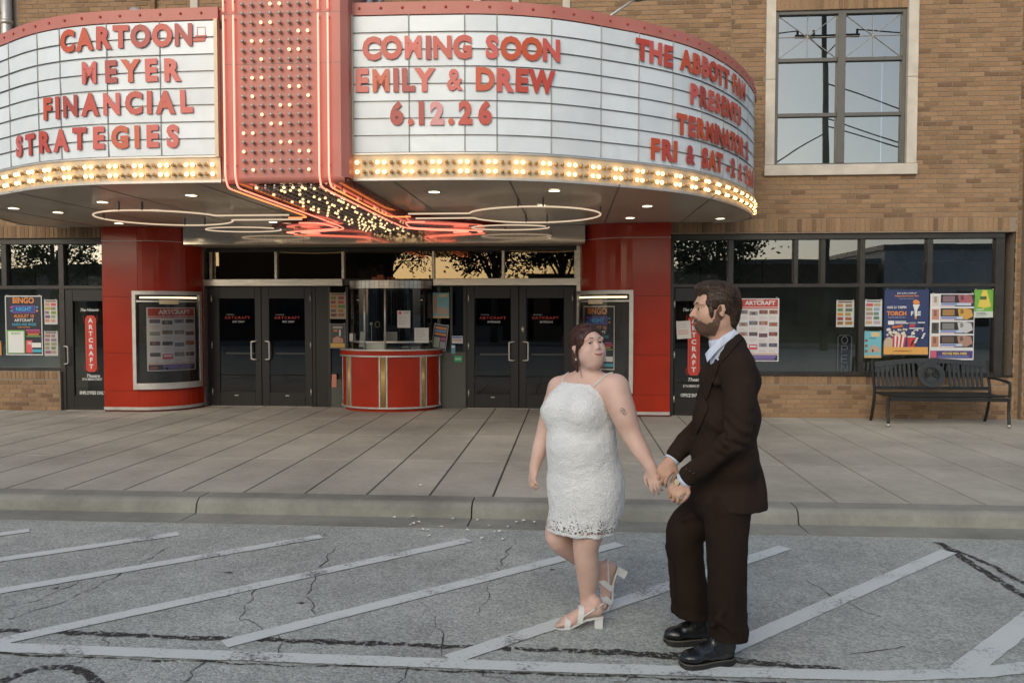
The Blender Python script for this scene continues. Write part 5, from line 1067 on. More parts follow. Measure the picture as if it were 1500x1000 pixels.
# ============================================================ PEOPLE: smooth bodies grown from a distance field
class SDF:
    def __init__(s): s.p = []
    def cone(s, a, b, ra, rb, k=.02, op='u', sq=None): s.p.append(('c', np.array(a, float), np.array(b, float), ra, rb, k, op, sq)); return s
    def chain(s, pts, k=.02, op='u', n=4):
        P = [np.append(np.array(a, float), r) for a, r in pts]
        if n > 1 and len(P) > 2:
            o = []
            for i in range(len(P)-1):
                a, b, c, d = P[max(i-1, 0)], P[i], P[i+1], P[min(i+2, len(P)-1)]
                for j in range(n): t = j/n; o.append(.5*(2*b+(c-a)*t+(2*a-5*b+4*c-d)*t*t+(3*b-a-3*c+d)*t**3))
            P = o+[P[-1]]
        P = np.array(P); s.p.append(('h', P[:-1, :3], P[1:, :3], P[:-1, 3], P[1:, 3], k, op, None)); return s
    def ell(s, c, r, R=None, k=.02, op='u'): s.p.append(('e', np.array(c, float), np.array(r, float), np.eye(3) if R is None else np.array(R, float), None, k, op, None)); return s
    def box(s, c, r, R=None, k=.004, op='u', rd=.004): s.p.append(('b', np.array(c, float), np.array(r, float)-rd, np.eye(3) if R is None else np.array(R, float), rd, k, op, None)); return s
    def plane(s, c, n, k=.003, op='i'): n = np.array(n, float); s.p.append(('p', np.array(c, float), n/np.linalg.norm(n), None, None, k, op, None)); return s
    def dist(s, q, P):
        t = q[0]
        if t == 'c':
            _, a, b, ra, rb = q[:5]; ab = b-a; L2 = ab@ab+1e-12; h = np.clip(((P-a)@ab)/L2, 0, 1); d = P-(a+h[:, None]*ab)
            return np.sqrt((d*d).sum(1))-(ra+(rb-ra)*h)
        if t == 'h':
            D = None
            for a, b, ra, rb in zip(*q[1:5]):
                ab = b-a; h = np.clip(((P-a)@ab)/(ab@ab+1e-12), 0, 1); d = P-(a+h[:, None]*ab); d = np.sqrt(np.einsum('ij,ij->i', d, d))-(ra+(rb-ra)*h)
                D = d if D is None else np.minimum(D, d)
            return D
        if t == 'e':
            _, c, r, R = q[:4]; l = (P-c)@R.T; k0 = np.sqrt(((l/r)**2).sum(1)); k1 = np.sqrt(((l/(r*r))**2).sum(1))+1e-9; return k0*(k0-1)/k1
        if t == 'b':
            _, c, r, R, rd = q[:5]; l = np.abs((P-c)@R.T)-r; return np.sqrt((np.maximum(l, 0)**2).sum(1))+np.minimum(l.max(1), 0)-rd
        if t == 'p': return (P-q[1])@q[2]
    def eval(s, P, cull=None, keep=None):
        D = np.full(len(P), 10.0)
        for i, q in enumerate(s.p):
            if cull is not None and not cull[i]: continue
            d = s.dist(q, P); k = q[5]; op = q[6]
            if keep is not None: keep.append(d)
            if op == 'u': h = np.maximum(k-np.abs(D-d), 0)/k; D = np.minimum(D, d)-h*h*k*.25
            elif op == 's': d = -d; h = np.maximum(k-np.abs(D-d), 0)/k; D = np.maximum(D, d)+h*h*k*.25
            else: h = np.maximum(k-np.abs(D-d), 0)/k; D = np.maximum(D, d)+h*h*k*.25
        return D
    def mesh(s, name, mats, lo, hi, step=.006, fine=(), disp=None, parent=None, B=12, matfn=None, **kw):
        ax = []
        for a in range(3):
            c = [lo[a]]
            while c[-1] < hi[a]:
                st = step
                for fa, f0, f1, fs in fine:
                    if fa == a and f0 <= c[-1] <= f1: st = min(st, fs)
                c.append(c[-1]+st)
            ax.append(np.array(c))
        n = [len(a) for a in ax]; F = np.full(n, 1.0, np.float32); nb = [(m-2)//B+1 for m in n]
        prim_r = None
        for bi in range(nb[0]):
            for bj in range(nb[1]):
                cs = []
                i0, i1 = bi*B, min(bi*B+B+1, n[0]); j0, j1 = bj*B, min(bj*B+B+1, n[1])
                for bk in range(nb[2]):
                    k0, k1 = bk*B, min(bk*B+B+1, n[2]); a = np.array([ax[0][i0], ax[1][j0], ax[2][k0]]); b = np.array([ax[0][i1-1], ax[1][j1-1], ax[2][k1-1]]); cs.append((k0, k1, (a+b)/2, np.linalg.norm(b-a)/2))
                C = np.array([c[2] for c in cs]); kp = []; Dc = s.eval(C, None, kp)
                for ci, (k0, k1, c, rad) in enumerate(cs):
                    if abs(Dc[ci]) > rad*1.5+.02 and Dc[ci] < 9: 
                        F[i0:i1, j0:j1, k0:k1] = np.sign(Dc[ci]) if abs(Dc[ci]) > 0 else 1; continue
                    cull = [q[0] == 'p' or kp[i][ci] < rad*1.6+.06 for i, q in enumerate(s.p)]
                    gx, gy, gz = np.meshgrid(ax[0][i0:i1], ax[1][j0:j1], ax[2][k0:k1], indexing='ij')
                    F[i0:i1, j0:j1, k0:k1] = s.eval(np.stack([gx.ravel(), gy.ravel(), gz.ravel()], 1), cull).reshape(gx.shape)
        # surface nets
        ins = F < 0; c = np.zeros((n[0]-1, n[1]-1, n[2]-1), np.int8)
        for i in (0, 1):
            for j in (0, 1):
                for k in (0, 1): c += ins[i:n[0]-1+i, j:n[1]-1+j, k:n[2]-1+k]
        act = np.argwhere((c > 0) & (c < 8)); idx = np.full(c.shape, -1, np.int32); idx[act[:, 0], act[:, 1], act[:, 2]] = np.arange(len(act))
        acc = np.zeros((len(act), 3)); cnt = np.zeros(len(act)); cor = [(i, j, k) for i in (0, 1) for j in (0, 1) for k in (0, 1)]
        for A in cor:
            for d in range(3):
                if A[d] == 1: continue
                Bc = list(A); Bc[d] = 1; ia = act+np.array(A); ib = act+np.array(Bc)
                fa = F[ia[:, 0], ia[:, 1], ia[:, 2]]; fb = F[ib[:, 0], ib[:, 1], ib[:, 2]]; m = (fa < 0) != (fb < 0); t = np.where(m, fa/(fa-fb+1e-12), 0)
                pa = np.stack([ax[q][ia[:, q]] for q in range(3)], 1); pb = np.stack([ax[q][ib[:, q]] for q in range(3)], 1)
                acc += (pa+(pb-pa)*t[:, None])*m[:, None]; cnt += m
        V = acc/cnt[:, None]; quads = []
        for d in range(3):
            e1, e2 = (d+1) % 3, (d+2) % 3; sl = [slice(None)]*3; sl2 = [slice(None)]*3; sl[d] = slice(0, n[d]-1); sl2[d] = slice(1, n[d])
            cr = np.argwhere(ins[tuple(sl)] != ins[tuple(sl2)]); cr = cr[(cr[:, e1] > 0) & (cr[:, e2] > 0) & (cr[:, e1] < n[e1]-1) & (cr[:, e2] < n[e2]-1)]
            fl = ins[cr[:, 0], cr[:, 1], cr[:, 2]]; o = []
            for da, db in ((0, 0), (1, 0), (1, 1), (0, 1)):
                q = cr.copy(); q[:, e1] -= da; q[:, e2] -= db; o.append(idx[q[:, 0], q[:, 1], q[:, 2]])
            Q = np.stack(o, 1); Q[fl] = Q[fl][:, ::-1]; quads.append(Q)
        Q = np.concatenate(quads)[:, ::-1]; Q = Q[(Q >= 0).all(1)]
        # light smoothing
        for it in range(2):
            A = np.zeros_like(V); cn = np.zeros(len(V))
            for i in range(4):
                a, b = Q[:, i], Q[:, (i+1) % 4]; np.add.at(A, a, V[b]); np.add.at(cn, a, 1); np.add.at(A, b, V[a]); np.add.at(cn, b, 1)
            V = V*.5+A/np.maximum(cn, 1)[:, None]*.5
        if disp is not None:
            e = .002; Nn = np.stack([s.eval(V+np.eye(3)[i]*e)-s.eval(V-np.eye(3)[i]*e) for i in range(3)], 1); Nn /= np.linalg.norm(Nn, axis=1)[:, None]+1e-9
            V = V+Nn*disp(V)[:, None]
        me = bpy.data.meshes.new(name); me.vertices.add(len(V)); me.vertices.foreach_set('co', V.astype(np.float32).ravel()); me.loops.add(len(Q)*4); me.loops.foreach_set('vertex_index', Q.astype(np.int32).ravel())
        me.polygons.add(len(Q)); me.polygons.foreach_set('loop_start', np.arange(0, len(Q)*4, 4, dtype=np.int32)); me.polygons.foreach_set('use_smooth', np.ones(len(Q), bool))
        for m in (mats if isinstance(mats, (list, tuple)) else [mats]): me.materials.append(m)
        if matfn is not None: me.polygons.foreach_set('material_index', matfn(V[Q].mean(1)).astype(np.int32))
        me.update(calc_edges=True); me.validate()
        return link(name, me, parent, **kw)
def snoise(V, sc, seed=0, n=14):
    r = np.random.RandomState(seed); o = np.zeros(len(V))
    for i in range(n):
        k = r.normal(size=3); k /= np.linalg.norm(k); f = sc*r.uniform(.6, 1.6); o += np.sin((V@k)*f*6.28+r.uniform(0, 6.28)+1.3*np.sin((V@r.normal(size=3))*f*2))
    return o/math.sqrt(n)
def frame(f, upish=(0, 0, 1), roll=0):
    f = Vector(f).normalized(); r = f.cross(Vector(upish)).normalized(); u = r.cross(f)
    if roll: q = Matrix.Rotation(roll, 3, f); r = q @ r; u = q @ u
    return np.array([list(r), list(f), list(u)])       # rows: right, forward, up
def V3(v): return np.array([v[0], v[1], v[2]], float)
def Pn(px, py, Y): return V3(survey(px, py, Y))
def skin_mat(name, c, c2, red=.0):
    m = mat(name, c, .48, var=0, col2=c2, vscale=9, bump=.06, bscale=420, sss=.12, spec=.35)
    return m
M['skinw'] = skin_mat('fair_skin', (.53, .345, .275), (.62, .43, .355)); M['skinm'] = skin_mat('light_skin', (.46, .27, .185), (.54, .335, .24))
M['lipdark'] = mat('mouth_shadow', (.16, .045, .04), .6); M['lip'] = mat('lips', (.40, .14, .115), .42); M['eyew'] = mat('eye_white', (.55, .52, .48), .2); M['iris'] = mat('iris_dark', (.035, .025, .02), .15)
def hair_mat(name, c, c2):
    return mat(name, c, .42, var=0, col2=c2, vscale=60, bump=.5, bscale=160, spec=.5, stretch=(1, 1, .25))
M['hairw'] = hair_mat('auburn_hair', (.028, .010, .007), (.075, .026, .017)); M['hairm'] = hair_mat('brown_hair', (.030, .018, .011), (.075, .045, .026)); M['beard'] = mat('beard_hair', (.07, .038, .024), .75, col2=(.20, .115, .075), vscale=260, bump=.5, bscale=380)
def head_sdf(S_, c, R, s=1, male=False):
    def L(x, y, z): return c+(np.array([x, y, z])*s)@R
    def E(x, y, z, a, b, d, k=.015, op='u', Rr=None): S_.ell(L(x, y, z), (a*s, b*s, d*s), R if Rr is None else Rr, k, op)
    E(0, -.012, .030, .074, .094, .083, .02); E(0, .030, -.030, .060, .058, .078, .03)
    w = .0 if male else .006
    E(0, .052 if male else .054, -.088, .020, .021, .019, .03)
    for q in (-1, 1):
        E(q*.036, .052, -.030, .026+w, .026, .028+w, .03); E(q*(.048+w), .008, -.062, .016, .036, .022, .03)
        E(q*.033, .072, .028, .024, .012, .009, .02)
    E(0, .078, .030, .014, .010, .010, .015)
    for q in (-1, 1): E(q*.031, .094, .008, .016, .016, .0105, .014, 's')
    S_.cone(L(0, .080, .016), L(0, .107 if male else .0985, -.022), .0070*s, .0100*s if male else .0088*s, .010)
    for q in (-1, 1): E(q*(.0125 if male else .0105), .090, -.0265, .0080, .010, .0070, .007)
    if not male:
        E(0, .040, -.060, .055, .040, .045, .03); E(0, .064, -.090, .019, .019, .014, .02)
        for q in (-1, 1): E(q*.034, .069, -.030, .017, .013, .014, .015)
    E(0, .078, -.060, .028, .016, .022, .02)
    for q in (-1, 1):
        S_.cone(L(0, .0945, -.0525), L(q*.021, .0860, -.0545 if male else -.0495), .0042*s, .0022*s, .003)
        S_.cone(L(0, .0925, -.0635), L(q*.018, .0862, -.060 if male else -.0555), .0052*s, .0024*s, .003)
        # eyeball with upper and lower lids
        E(q*.031, .0705, .0045, .0125, .0125, .0125, .001); E(q*.031, .0715, .0128, .0165, .0142, .0070, .004); E(q*.031, .0710, -.0048, .0155, .0132, .0052, .004)
        E(q*.075, -.008, -.004, .007, .017, .030, .006); E(q*.081, -.002, .001, .004, .009, .017, .004, 's'); E(q*.073, -.010, -.026, .007, .009, .010, .005)
        S_.cone(L(q*.078, -.018, .022), L(q*.082, -.022, -.006), .0045*s, .0045*s, .004)
    return L
def eyes(parent, L, R, s, look, male, mi='iris'):
    for q in (-1, 1):
        c = L(q*.031, .0705, .0045); e = MB(); e.sphere(tuple(c), .0134*s, 16, 10); eo = e.build('eye', M['eyew'], parent, smooth=True)
        d = np.array([look[0], 1, look[1]]); d /= np.linalg.norm(d); dd = d@R; p = c+dd*.0092*s
        ir = MB(); ir.sphere(tuple(p), .0064*s, 12, 8); ir.build('iris', M['iris'], eo, smooth=True)
        lash = MB(); pts = [L(q*(.031+.0135*math.cos(t)*1.0), .0855-.004*abs(math.cos(t)), .0065+.0045*math.sin(t)) for t in [math.pi*i/8 for i in range(9)]]; lash.tube([Vector(x) for x in pts], [.0005]+[.0016 if not male else .0010]*7+[.0005], 5); lash.build('eyelashes', M['iris'], parent)
        b = MB(); zz = .0285; pts = [(.0145, .0895, zz+.0015), (.022, .0895, zz+.0035), (.033, .086, zz+.0050), (.042, .079, zz+.0025), (.048, .072, zz-.001)]
        b.tube([Vector(L(q*x, y, z)) for x, y, z in pts], [.0020, .0030, .0030, .0022, .0008] if male else [.0016, .0022, .0020, .0014, .0006], 6); b.build('eyebrow', M['hairm'] if male else M['hairw'], parent, smooth=True)
def hand(S_, wrist, d, n, s=1, curl=(.5, .55, .6, .65), side=1, thumb=(.5, .2), k=.005, spread=.10, fl=1.0, sub=()):
    """d: wrist->knuckles, n: out of the back of the hand, side: +1 if the index finger lies towards d x n"""
    d = np.array(d, float); d /= np.linalg.norm(d); n = np.array(n, float); n -= d*(n@d); n /= np.linalg.norm(n); w = np.cross(d, n)*side; wr = np.array(wrist, float)
    P = lambda a, b, c: wr+(d*a+w*b+n*c)*s
    S_.ell(P(.045, .002, 0), (.043*s, .052*s, .0175*s), np.array([w, d, n]), .015)
    S_.cone(P(-.02, 0, 0), P(.03, 0, 0), .025*s, .022*s, .02)
    tips = []
    for i, (b, ln) in enumerate(((.031, .074), (.011, .082), (-.010, .076), (-.029, .060))):
        base = P(.082-(.006 if i in (0, 3) else 0)-(.006 if i == 3 else 0), b, .004); sp = (b/.03)*spread; cu = curl[i]; ang = cu*.9; dirv = d*math.cos(sp)+w*math.sin(sp); pts = [(P(.03, b*.8, 0), .010*s), (base, .0102*s)]; p = base
        for j, f in enumerate((.45, .30, .25)):
            dr = dirv*math.cos(ang)-n*math.sin(ang); p = p+dr*ln*f*s*fl; pts.append((p, (.0094, .0085, .0074)[j]*s)); ang += cu*1.25
        S_.chain(pts, k, n=1); tips.append(p)
    b0 = P(.012, .020, -.004); t1 = b0+(d*.55+w*.75-n*thumb[1])*.040*s; t2 = t1+(d*.9+w*(.55-thumb[0])-n*(thumb[1]+.2))*.032*s; t3 = t2+(d*1.0+w*(.2-thumb[0])-n*(thumb[1]+.3))*.022*s
    S_.chain([(b0, .016*s), (t1, .0125*s), (t2, .0105*s), (t3, .0088*s)], .008, n=2); return tips
def bvh_of(o): return BVHTree.FromPolygons([v.co for v in o.data.vertices], [tuple(p.vertices) for p in o.data.polygons])
def comb(o, hl, HR, flow, n, name, m, parent, seed, step=.008, k=6, r=.0007, keep=None, lift=.0006):
    rr = random.Random(seed); bv = bvh_of(o); vs = o.data.vertices; mb = MB(); c = 0; tries = 0
    while c < n and tries < n*6:
        tries += 1; p = vs[rr.randrange(len(vs))].co.copy(); q = (np.array(p)-hl)@HR.T
        if keep and not keep(q): continue
        pts = []; of = lift*rr.uniform(.3, 1.6); jit = np.array([rr.uniform(-.12, .12), 0, rr.uniform(-.10, .10)])
        for i in range(k):
            h = bv.find_nearest(p)
            if h[0] is None: break
            q = (np.array(h[0])-hl)@HR.T; d = Vector((flow(q)+jit)@HR); d = d-h[1]*d.dot(h[1])
            pts.append(h[0]+h[1]*of)
            if d.length < .05: break
            p = h[0]+d.normalized()*step*rr.uniform(.8, 1.2)
        if len(pts) > 2: mb.tube(pts, [r*(1-.7*i/(len(pts)-1)) for i in range(len(pts))], 3, caps=False); c += 1
    return link(name, mb.mesh(name, m, True), parent, kind='stuff')
def lips_mesh(L, HR, s, o3, parent, male, body):
    bv = bvh_of(body); fwd = Vector(HR[1]); lp = link('lips', None, parent) if False else None; w = .0215 if male else .0265; sm = .0018 if male else .0068; mb = MB()
    for up_ in (1, 0):
        pts = []; rad = []
        for i in range(13):
            t = -1+i/6; x = t*w; z = -.0580+sm*t*t+(.0026*(1-t*t)*(1-.35*math.exp(-(t/.18)**2)) if up_ else -.0034*(1-t*t)); a = Vector(L(x, .16, z)-o3); h = bv.ray_cast(a, -fwd)
            r = (.0026 if up_ else .0034)*(1-abs(t)**2.2)+.0007; q = h[0] if h[0] else Vector(L(x, .09, z)-o3); pts.append(q-fwd*r*.25); rad.append(r)
        mb.tube(pts, rad, 8)
    mb.build('lips', M['lip'], parent, smooth=True)
    pts = []; mb = MB()
    for i in range(13):
        t = -1+i/6; x = t*w*1.04; z = -.0584+(sm+.0006)*t*t; h = bv.ray_cast(Vector(L(x, .16, z)-o3), -fwd)
        if h[0]: pts.append(h[0]+fwd*(.0014*(1-t*t)+.0002))
    mb.tube(pts, [.0003]+[.0007]*(len(pts)-2)+[.0004], 4); mb.build('mouth_line', M['lipdark'], parent, smooth=True)
# ------------------------------------------------------------ WOMAN
def woman():
    root = thing('person', 'woman in a short white lace dress and white sandals, looking up at the man', 'person', loc=(.06, 4.15, 0))
    o3 = np.array([.06, 4.15, 0.])
    f = np.array([-.60, -.80, 0]); l = np.array([.80, -.60, 0]); up = np.array([0, 0, 1.]); R = np.array([l, f, up])
    B = SDF(); hip = Pn(857, 690, 4.16); 
    torso = [(Pn(857, 700, 4.17), (.192, .165, .19)), (Pn(853, 650, 4.15)+f*.012, (.176, .158, .19)), (Pn(851, 605, 4.15), (.168, .128, .15)), (Pn(858, 568, 4.16), (.158, .095, .075))]
    for c, r in torso: B.ell(c, r, R, .06)
    ch = Pn(849, 598, 4.14)
    for q in (-1, 1): B.ell(ch+f*.078+l*q*.080, (.083, .080, .080), R, .05)
    # shoulders and arms
    sR = Pn(819, 568, 4.25); sL = Pn(901, 568, 4.05)
    B.chain([(Pn(862, 556, 4.15), .05), (sL+up*.0, .060)], .05); B.chain([(Pn(862, 556, 4.15), .05), (sR, .052)], .05)
    eL = Pn(923, 632, 3.98); wL = Pn(954, 686, 3.90)
    B.chain([(sL, .070), (Pn(911, 600, 4.0), .068), (eL, .053), (Pn(937, 657, 3.94), .045), (wL, .0275)], .03)
    eR = Pn(797, 636, 4.27); wR = Pn(783, 684, 4.22)
    B.chain([(sR, .056), (Pn(808, 600, 4.27), .055), (eR, .045), (Pn(790, 660, 4.25), .040), (wR, .026)], .03)
    # neck and head
    hc = Pn(861, 507, 4.12); hf = np.array([.50, -.85, .19]); HR = frame(hf, (0, 0, 1), R_(3))
    B.chain([(Pn(862, 553, 4.16), .066), (Pn(861, 532, 4.14), .056), (hc+np.array([0, -.022, -.045])@HR, .054)], .03)
    B.ell(hc+np.array([0, .028, -.098])@HR, (.044, .045, .026), HR, .03)
    L = head_sdf(B, hc, HR, .97, False)
    # legs
    hipL = Pn(868, 742, 4.10); kL = Pn(858, 803, 4.10); aL = Pn(860, 893, 4.17)
    B.chain([(hipL, .100), (Pn(863, 775, 4.10), .082), (kL, .066), (Pn(861, 838, 4.13), .060), (Pn(861, 870, 4.16), .043), (aL, .035)], .03)
    hipR = Pn(838, 738, 4.24); kR = Pn(819, 790, 4.20); aR = Pn(893, 852, 4.42)
    B.chain([(hipR, .100), (Pn(822, 768, 4.22), .080), (kR, .064), (Pn(848, 812, 4.32), .060), (Pn(876, 838, 4.39), .042), (aR, .031)], .03)
    # hands
    hand(B, wL, (Pn(964, 722, 3.86)-wL), (-.5, -.75, .35), .86, (.25, .35, .45, .5), 1, (.2, .1))
    hand(B, wR, (Pn(778, 712, 4.20)-wR), (-.75, -.45, .1), .84, (.35, .42, .5, .55), 1, (.6, .3))
    # feet, local frame: x to the toes, z up
    def foot(ball, dx, dz):
        dx = np.array(dx, float); dx /= np.linalg.norm(dx); dz = np.array(dz, float); dz -= dx*(dz@dx); dz /= np.linalg.norm(dz); dy = np.cross(dz, dx); A = np.array([dx, dy, dz]); T = lambda x, y, z: np.array(ball)+np.array([x, y, z])@A
        B.chain([(T(-.150, 0, .092), .031), (T(-.085, .002, .082), .032), (T(-.02, 0, .048), .030), (T(.02, 0, .030), .022)], .02)
        B.ell(T(.0, 0, .032), (.045, .041, .020), A, .02)
        for i, (y, x, r) in enumerate(((.026, .060, .0125), (.009, .062, .0095), (-.006, .056, .009), (-.019, .048, .0085), (-.030, .038, .008))): B.cone(T(.02, y, .026), T(x, y*1.05, .020), r, r*.9, .005)
        return T, A
    gL = V3(ground(833, 918, 0)); TL, AL = foot(gL, (-1, -.10, 0), (0, 0, 1)); B.chain([(aL, .0335), (TL(-.135, 0, .13), .034), (TL(-.145, 0, .10), .032)], .02)
    gR = V3(ground(886, 893, 0)); xr = np.array([-.42, -.12, -.74]); zr = np.array([-.80, -.15, .55]); TR, AR = foot(gR+np.array([.035, .02, .055]), xr, zr); B.chain([(aR, .031), (TR(-.135, 0, .125), .032), (TR(-.145, 0, .10), .031)], .02)
    # local coordinates
    for i, p in enumerate(B.p):
        q = list(p); q[1] = q[1]-o3
        if q[0] in 'ch': q[2] = q[2]-o3
        B.p[i] = tuple(q)
    hl = hc-o3; LL_ = lambda x, y, z: L(x, y, z)-o3
    hd = wL-o3
    body = B.mesh('body', [M['skinw'], M['lip']], (-.36, -.50, -.005), (.52, .46, 1.62), .0062, fine=((0, hl[0]-.11, hl[0]+.12, .0030), (1, hl[1]-.12, hl[1]+.12, .0032), (2, hl[2]-.13, hl[2]+.14, .0028), (0, hd[0]-.03, hd[0]+.09, .0036), (2, hd[2]-.11, hd[2]+.02, .0036)), parent=root)
    eyes(root, lambda x, y, z: L(x, y, z)-o3, HR, .97, (.40, .10), False); lips_mesh(L, HR, .97, o3, root, False, body)
    # dress
    D = SDF()
    for i, (c, r) in enumerate(torso[:3]): D.ell(c, tuple(x+.014 for x in r), R, .06)
    D.ell(Pn(857, 572, 4.16), (.150, .108, .085), R, .05)
    for q in (-1, 1): D.ell(ch+f*.078+l*q*.080, (.095, .092, .094), R, .06)
    D.ell(Pn(858, 728, 4.17), (.206, .178, .25), R, .05); D.ell(Pn(849, 775, 4.17), (.182, .158, .18), R, .04)
    hz = Pn(847, 777, 4.15)[2]
    topc = Pn(840, 562.5, 4.03)
    D.plane(topc, (0.02, 0, 1), .003)
    D.plane(Pn(876, 568, 4.02), (.62, .10, .5), .012); D.plane(Pn(808, 572, 4.10), (-.66, -.0, .42), .012)
    D.plane((0, 0, hz), (0, 0, -1), .003); D.ell((Pn(850, 790, 4.17)), (.180, .155, .12), R, .005, 's')
    for i, p in enumerate(D.p):
        q = list(p); q[1] = q[1]-o3 if q[0] != 'p' else q[1]-o3
        if q[0] in 'ch': q[2] = q[2]-o3
        D.p[i] = tuple(q)
    def dd(V):
        fold = snoise(V*np.array([1, 1, .35]), 5, 3)*.0035*np.clip((1.05-V[:, 2])*2, .2, 1); hem = np.clip((.62-V[:, 2])/.1, 0, 1)*.004*np.sin(V[:, 0]*60+V[:, 1]*25); return fold+hem+snoise(V, 16, 5)*.0012
    D.mesh('dress', lace(hz), (-.30, -.30, .45), (.34, .30, 1.45), .0055, disp=dd, parent=root)
    bvh = BVHTree.FromPolygons([v.co for v in body.data.vertices], [tuple(p.vertices) for p in body.data.polygons])
    def surf(p, off): q, nn, _, _ = bvh.find_nearest(Vector(p)); return q+nn*off
    # straps
    for a, b in (((815, 562, 4.12), (831, 541, 4.20)), ((866, 564, 4.0), (897, 541, 4.06))):
        A = Pn(*a)-o3; Bq = Pn(*b)-o3; pts = [surf(A+(Bq-A)*t, .0035) for t in [i/8 for i in range(9)]]+[surf(Bq+np.array([0, .05, -.01]), .0035), surf(Bq+np.array([-.01, .09, -.05]), .0035)]
        mb = MB(); mb.tube(pts, .0034, 6); mb.build('shoulder_strap', M['dresswhite'], root, smooth=True)
    # seam and little bow edge at the neckline
    # hair
    H = SDF(); HL = lambda x, y, z: LL_(x, y, z)
    H.ell(HL(0, -.014, .036), (.081, .098, .088), HR, .02); H.ell(HL(0, -.06, -.01), (.066, .055, .07), HR, .03); H.ell(HL(0, -.108, -.03), (.038, .032, .040), HR, .02); H.chain([(HL(0, -.090, -.05), .040), (HL(-.02, -.085, -.10), .032), (HL(-.035, -.07, -.150), .012)], .02); H.chain([(HL(-.058, -.045, -.03), .024), (HL(-.066, -.050, -.08), .018), (HL(-.068, -.045, -.128), .006)], .02); H.chain([(HL(.058, -.045, -.03), .022), (HL(.062, -.045, -.09), .014), (HL(.062, -.04, -.125), .005)], .02)
    for q in (-1, 1): H.ell(HL(q*.062, .012, .028), (.020, .052, .045), HR, .02)
    H.ell(HL(0, .088, -.022), (.068, .074, .088), HR, .006, 's'); H.ell(HL(-.078, .0, -.03), (.022, .028, .042), HR, .006, 's'); H.ell(HL(.078, .0, -.03), (.022, .028, .042), HR, .006, 's')
    H.cone(HL(0, .07, .125), HL(0, -.03, .128), .008, .002, .010, 's')
    def hdp(V):
        q = (V-hl)@HR.T; a = np.arctan2(q[:, 0], q[:, 2]+.02); return .0007*np.sin(a*70+snoise(q, 8, 3))+.0008*snoise(q*np.array([1, .3, 1]), 45, 2)
    hair = H.mesh('hair', M['hairw'], tuple(hl-.20), tuple(hl+.15), .0038, disp=hdp, parent=root)
    rr = random.Random(3); mb = MB()
    for q in (-1, 1):
        for i in range(34 if q < 0 else 20):
            j = lambda a: rr.gauss(0, a*.6); x0 = q*(.066+j(.004)); ln = rr.uniform(.03, .10) if i > 4 else .13; cv = rr.uniform(-.012, .012)
            pts = [HL(x0, .030+j(.008), .045+j(.01)), HL(q*(.078+j(.003)), .022+j(.008), .01), HL(q*(.080+j(.005)), .012+j(.010)+cv*.5, -.03), HL(q*(.076+j(.009)), .010+j(.012)+cv, -.035-ln*.6), HL(q*(.072+j(.014)), .012+j(.014)-cv, -.035-ln)]
            mb.tube(catmull([Vector(p) for p in pts], 4), [.0008]*12+[.0006, .0006, .0005, .0004, .0003], 3, caps=False)
    for i in range(60):
        a = rr.uniform(-.6, .6); pts = [HL(a*.03, -.10, -.02), HL(a*.05, -.118-rr.uniform(0, .02), -.06), HL(a*.07+rr.uniform(-.02, .02), -.10, -.10-rr.uniform(0, .03)), HL(a*.08+rr.uniform(-.03, .02), -.08, -.13-rr.uniform(0, .05))]; mb.tube(catmull([Vector(p) for p in pts], 3), .0007, 3, caps=False)
    link('loose_strands', mb.mesh('hair_strands', M['hairw'], True), root, kind='stuff')
    def wf(q): d = np.array([0, -.112, -.03])-q; d /= np.linalg.norm(d)+1e-6; return d+np.array([np.sign(q[0])*.8*math.exp(-(q[0]/.03)**2)*(q[2] > .06), 0, 0])
    comb(hair, hl, HR, wf, 1500, 'combed_strands', M['hairw'], root, 4, r=.0008)
    for q in (-1, 1):
        mb = MB(); p = Vector(HL(q*.076, -.004, -.040)); mb.sphere(p, .0045, 8, 6); mb.tube([p, p+Vector((0, 0, -.018))], .0012, 5); mb.sphere(p+Vector((0, 0, -.024)), .0065, 10, 7); mb.build('earring', M['handle'], root, smooth=True)
    # tattoo on the upper arm
    c = Pn(913, 602, 3.92)-o3; mb = MB(); rr = random.Random(5)
    def tat(pts, r=.0016): mb.tube([surf(c+np.array([a*.001, -.0, b*.001]), .0001) for a, b in pts], r*.55, 4)
    tat([(-13+9*math.cos(t)+4, 8+9*math.sin(t)) for t in [i*.45 for i in range(15)]], .0020); tat([(-12, 14), (-4, 18), (6, 12), (9, 2), (4, -6), (-4, -10), (-12, -6), (-14, 2)], .0022); tat([(-8, -2), (0, 4), (5, -2), (12, -8), (18, -4), (20, -12), (12, -16), (6, -12), (-2, -15)], .0022); tat([(-10, 6), (-4, 2), (2, 8)], .002); tat([(-2, -8), (6, -20), (14, -22)], .002); tat([(4, 6), (12, 8), (16, 2)])
    mb.build('tattoo', mat('tattoo_ink', (.07, .065, .065), .6), root)
    # sandals
    def sandal(T, A, nm):
        s = link('sandal', None, root); TT = lambda x, y, z: Vector(T(x, y, z)-o3); prof = [(.078, .008), (.05, .006), (0, .010), (-.045, .030), (-.09, .050), (-.13, .058), (-.178, .060)]; wid = [.018, .036, .041, .033, .027, .028, .022]; th = .010; mb = MB(); vs = []
        for (x, z), w in zip(prof, wid):
            for y, zz in ((w, z), (w, z-th), (-w, z-th), (-w, z)): vs.append(TT(x, y, zz))
        n = len(prof); mb.add(vs, [(i*4+k, i*4+(k+1) % 4, (i+1)*4+(k+1) % 4, (i+1)*4+k) for i in range(n-1) for k in range(4)]+[(3, 2, 1, 0), (n*4-4, n*4-3, n*4-2, n*4-1)]); mb.build('sole', M['shoewhite'], s)
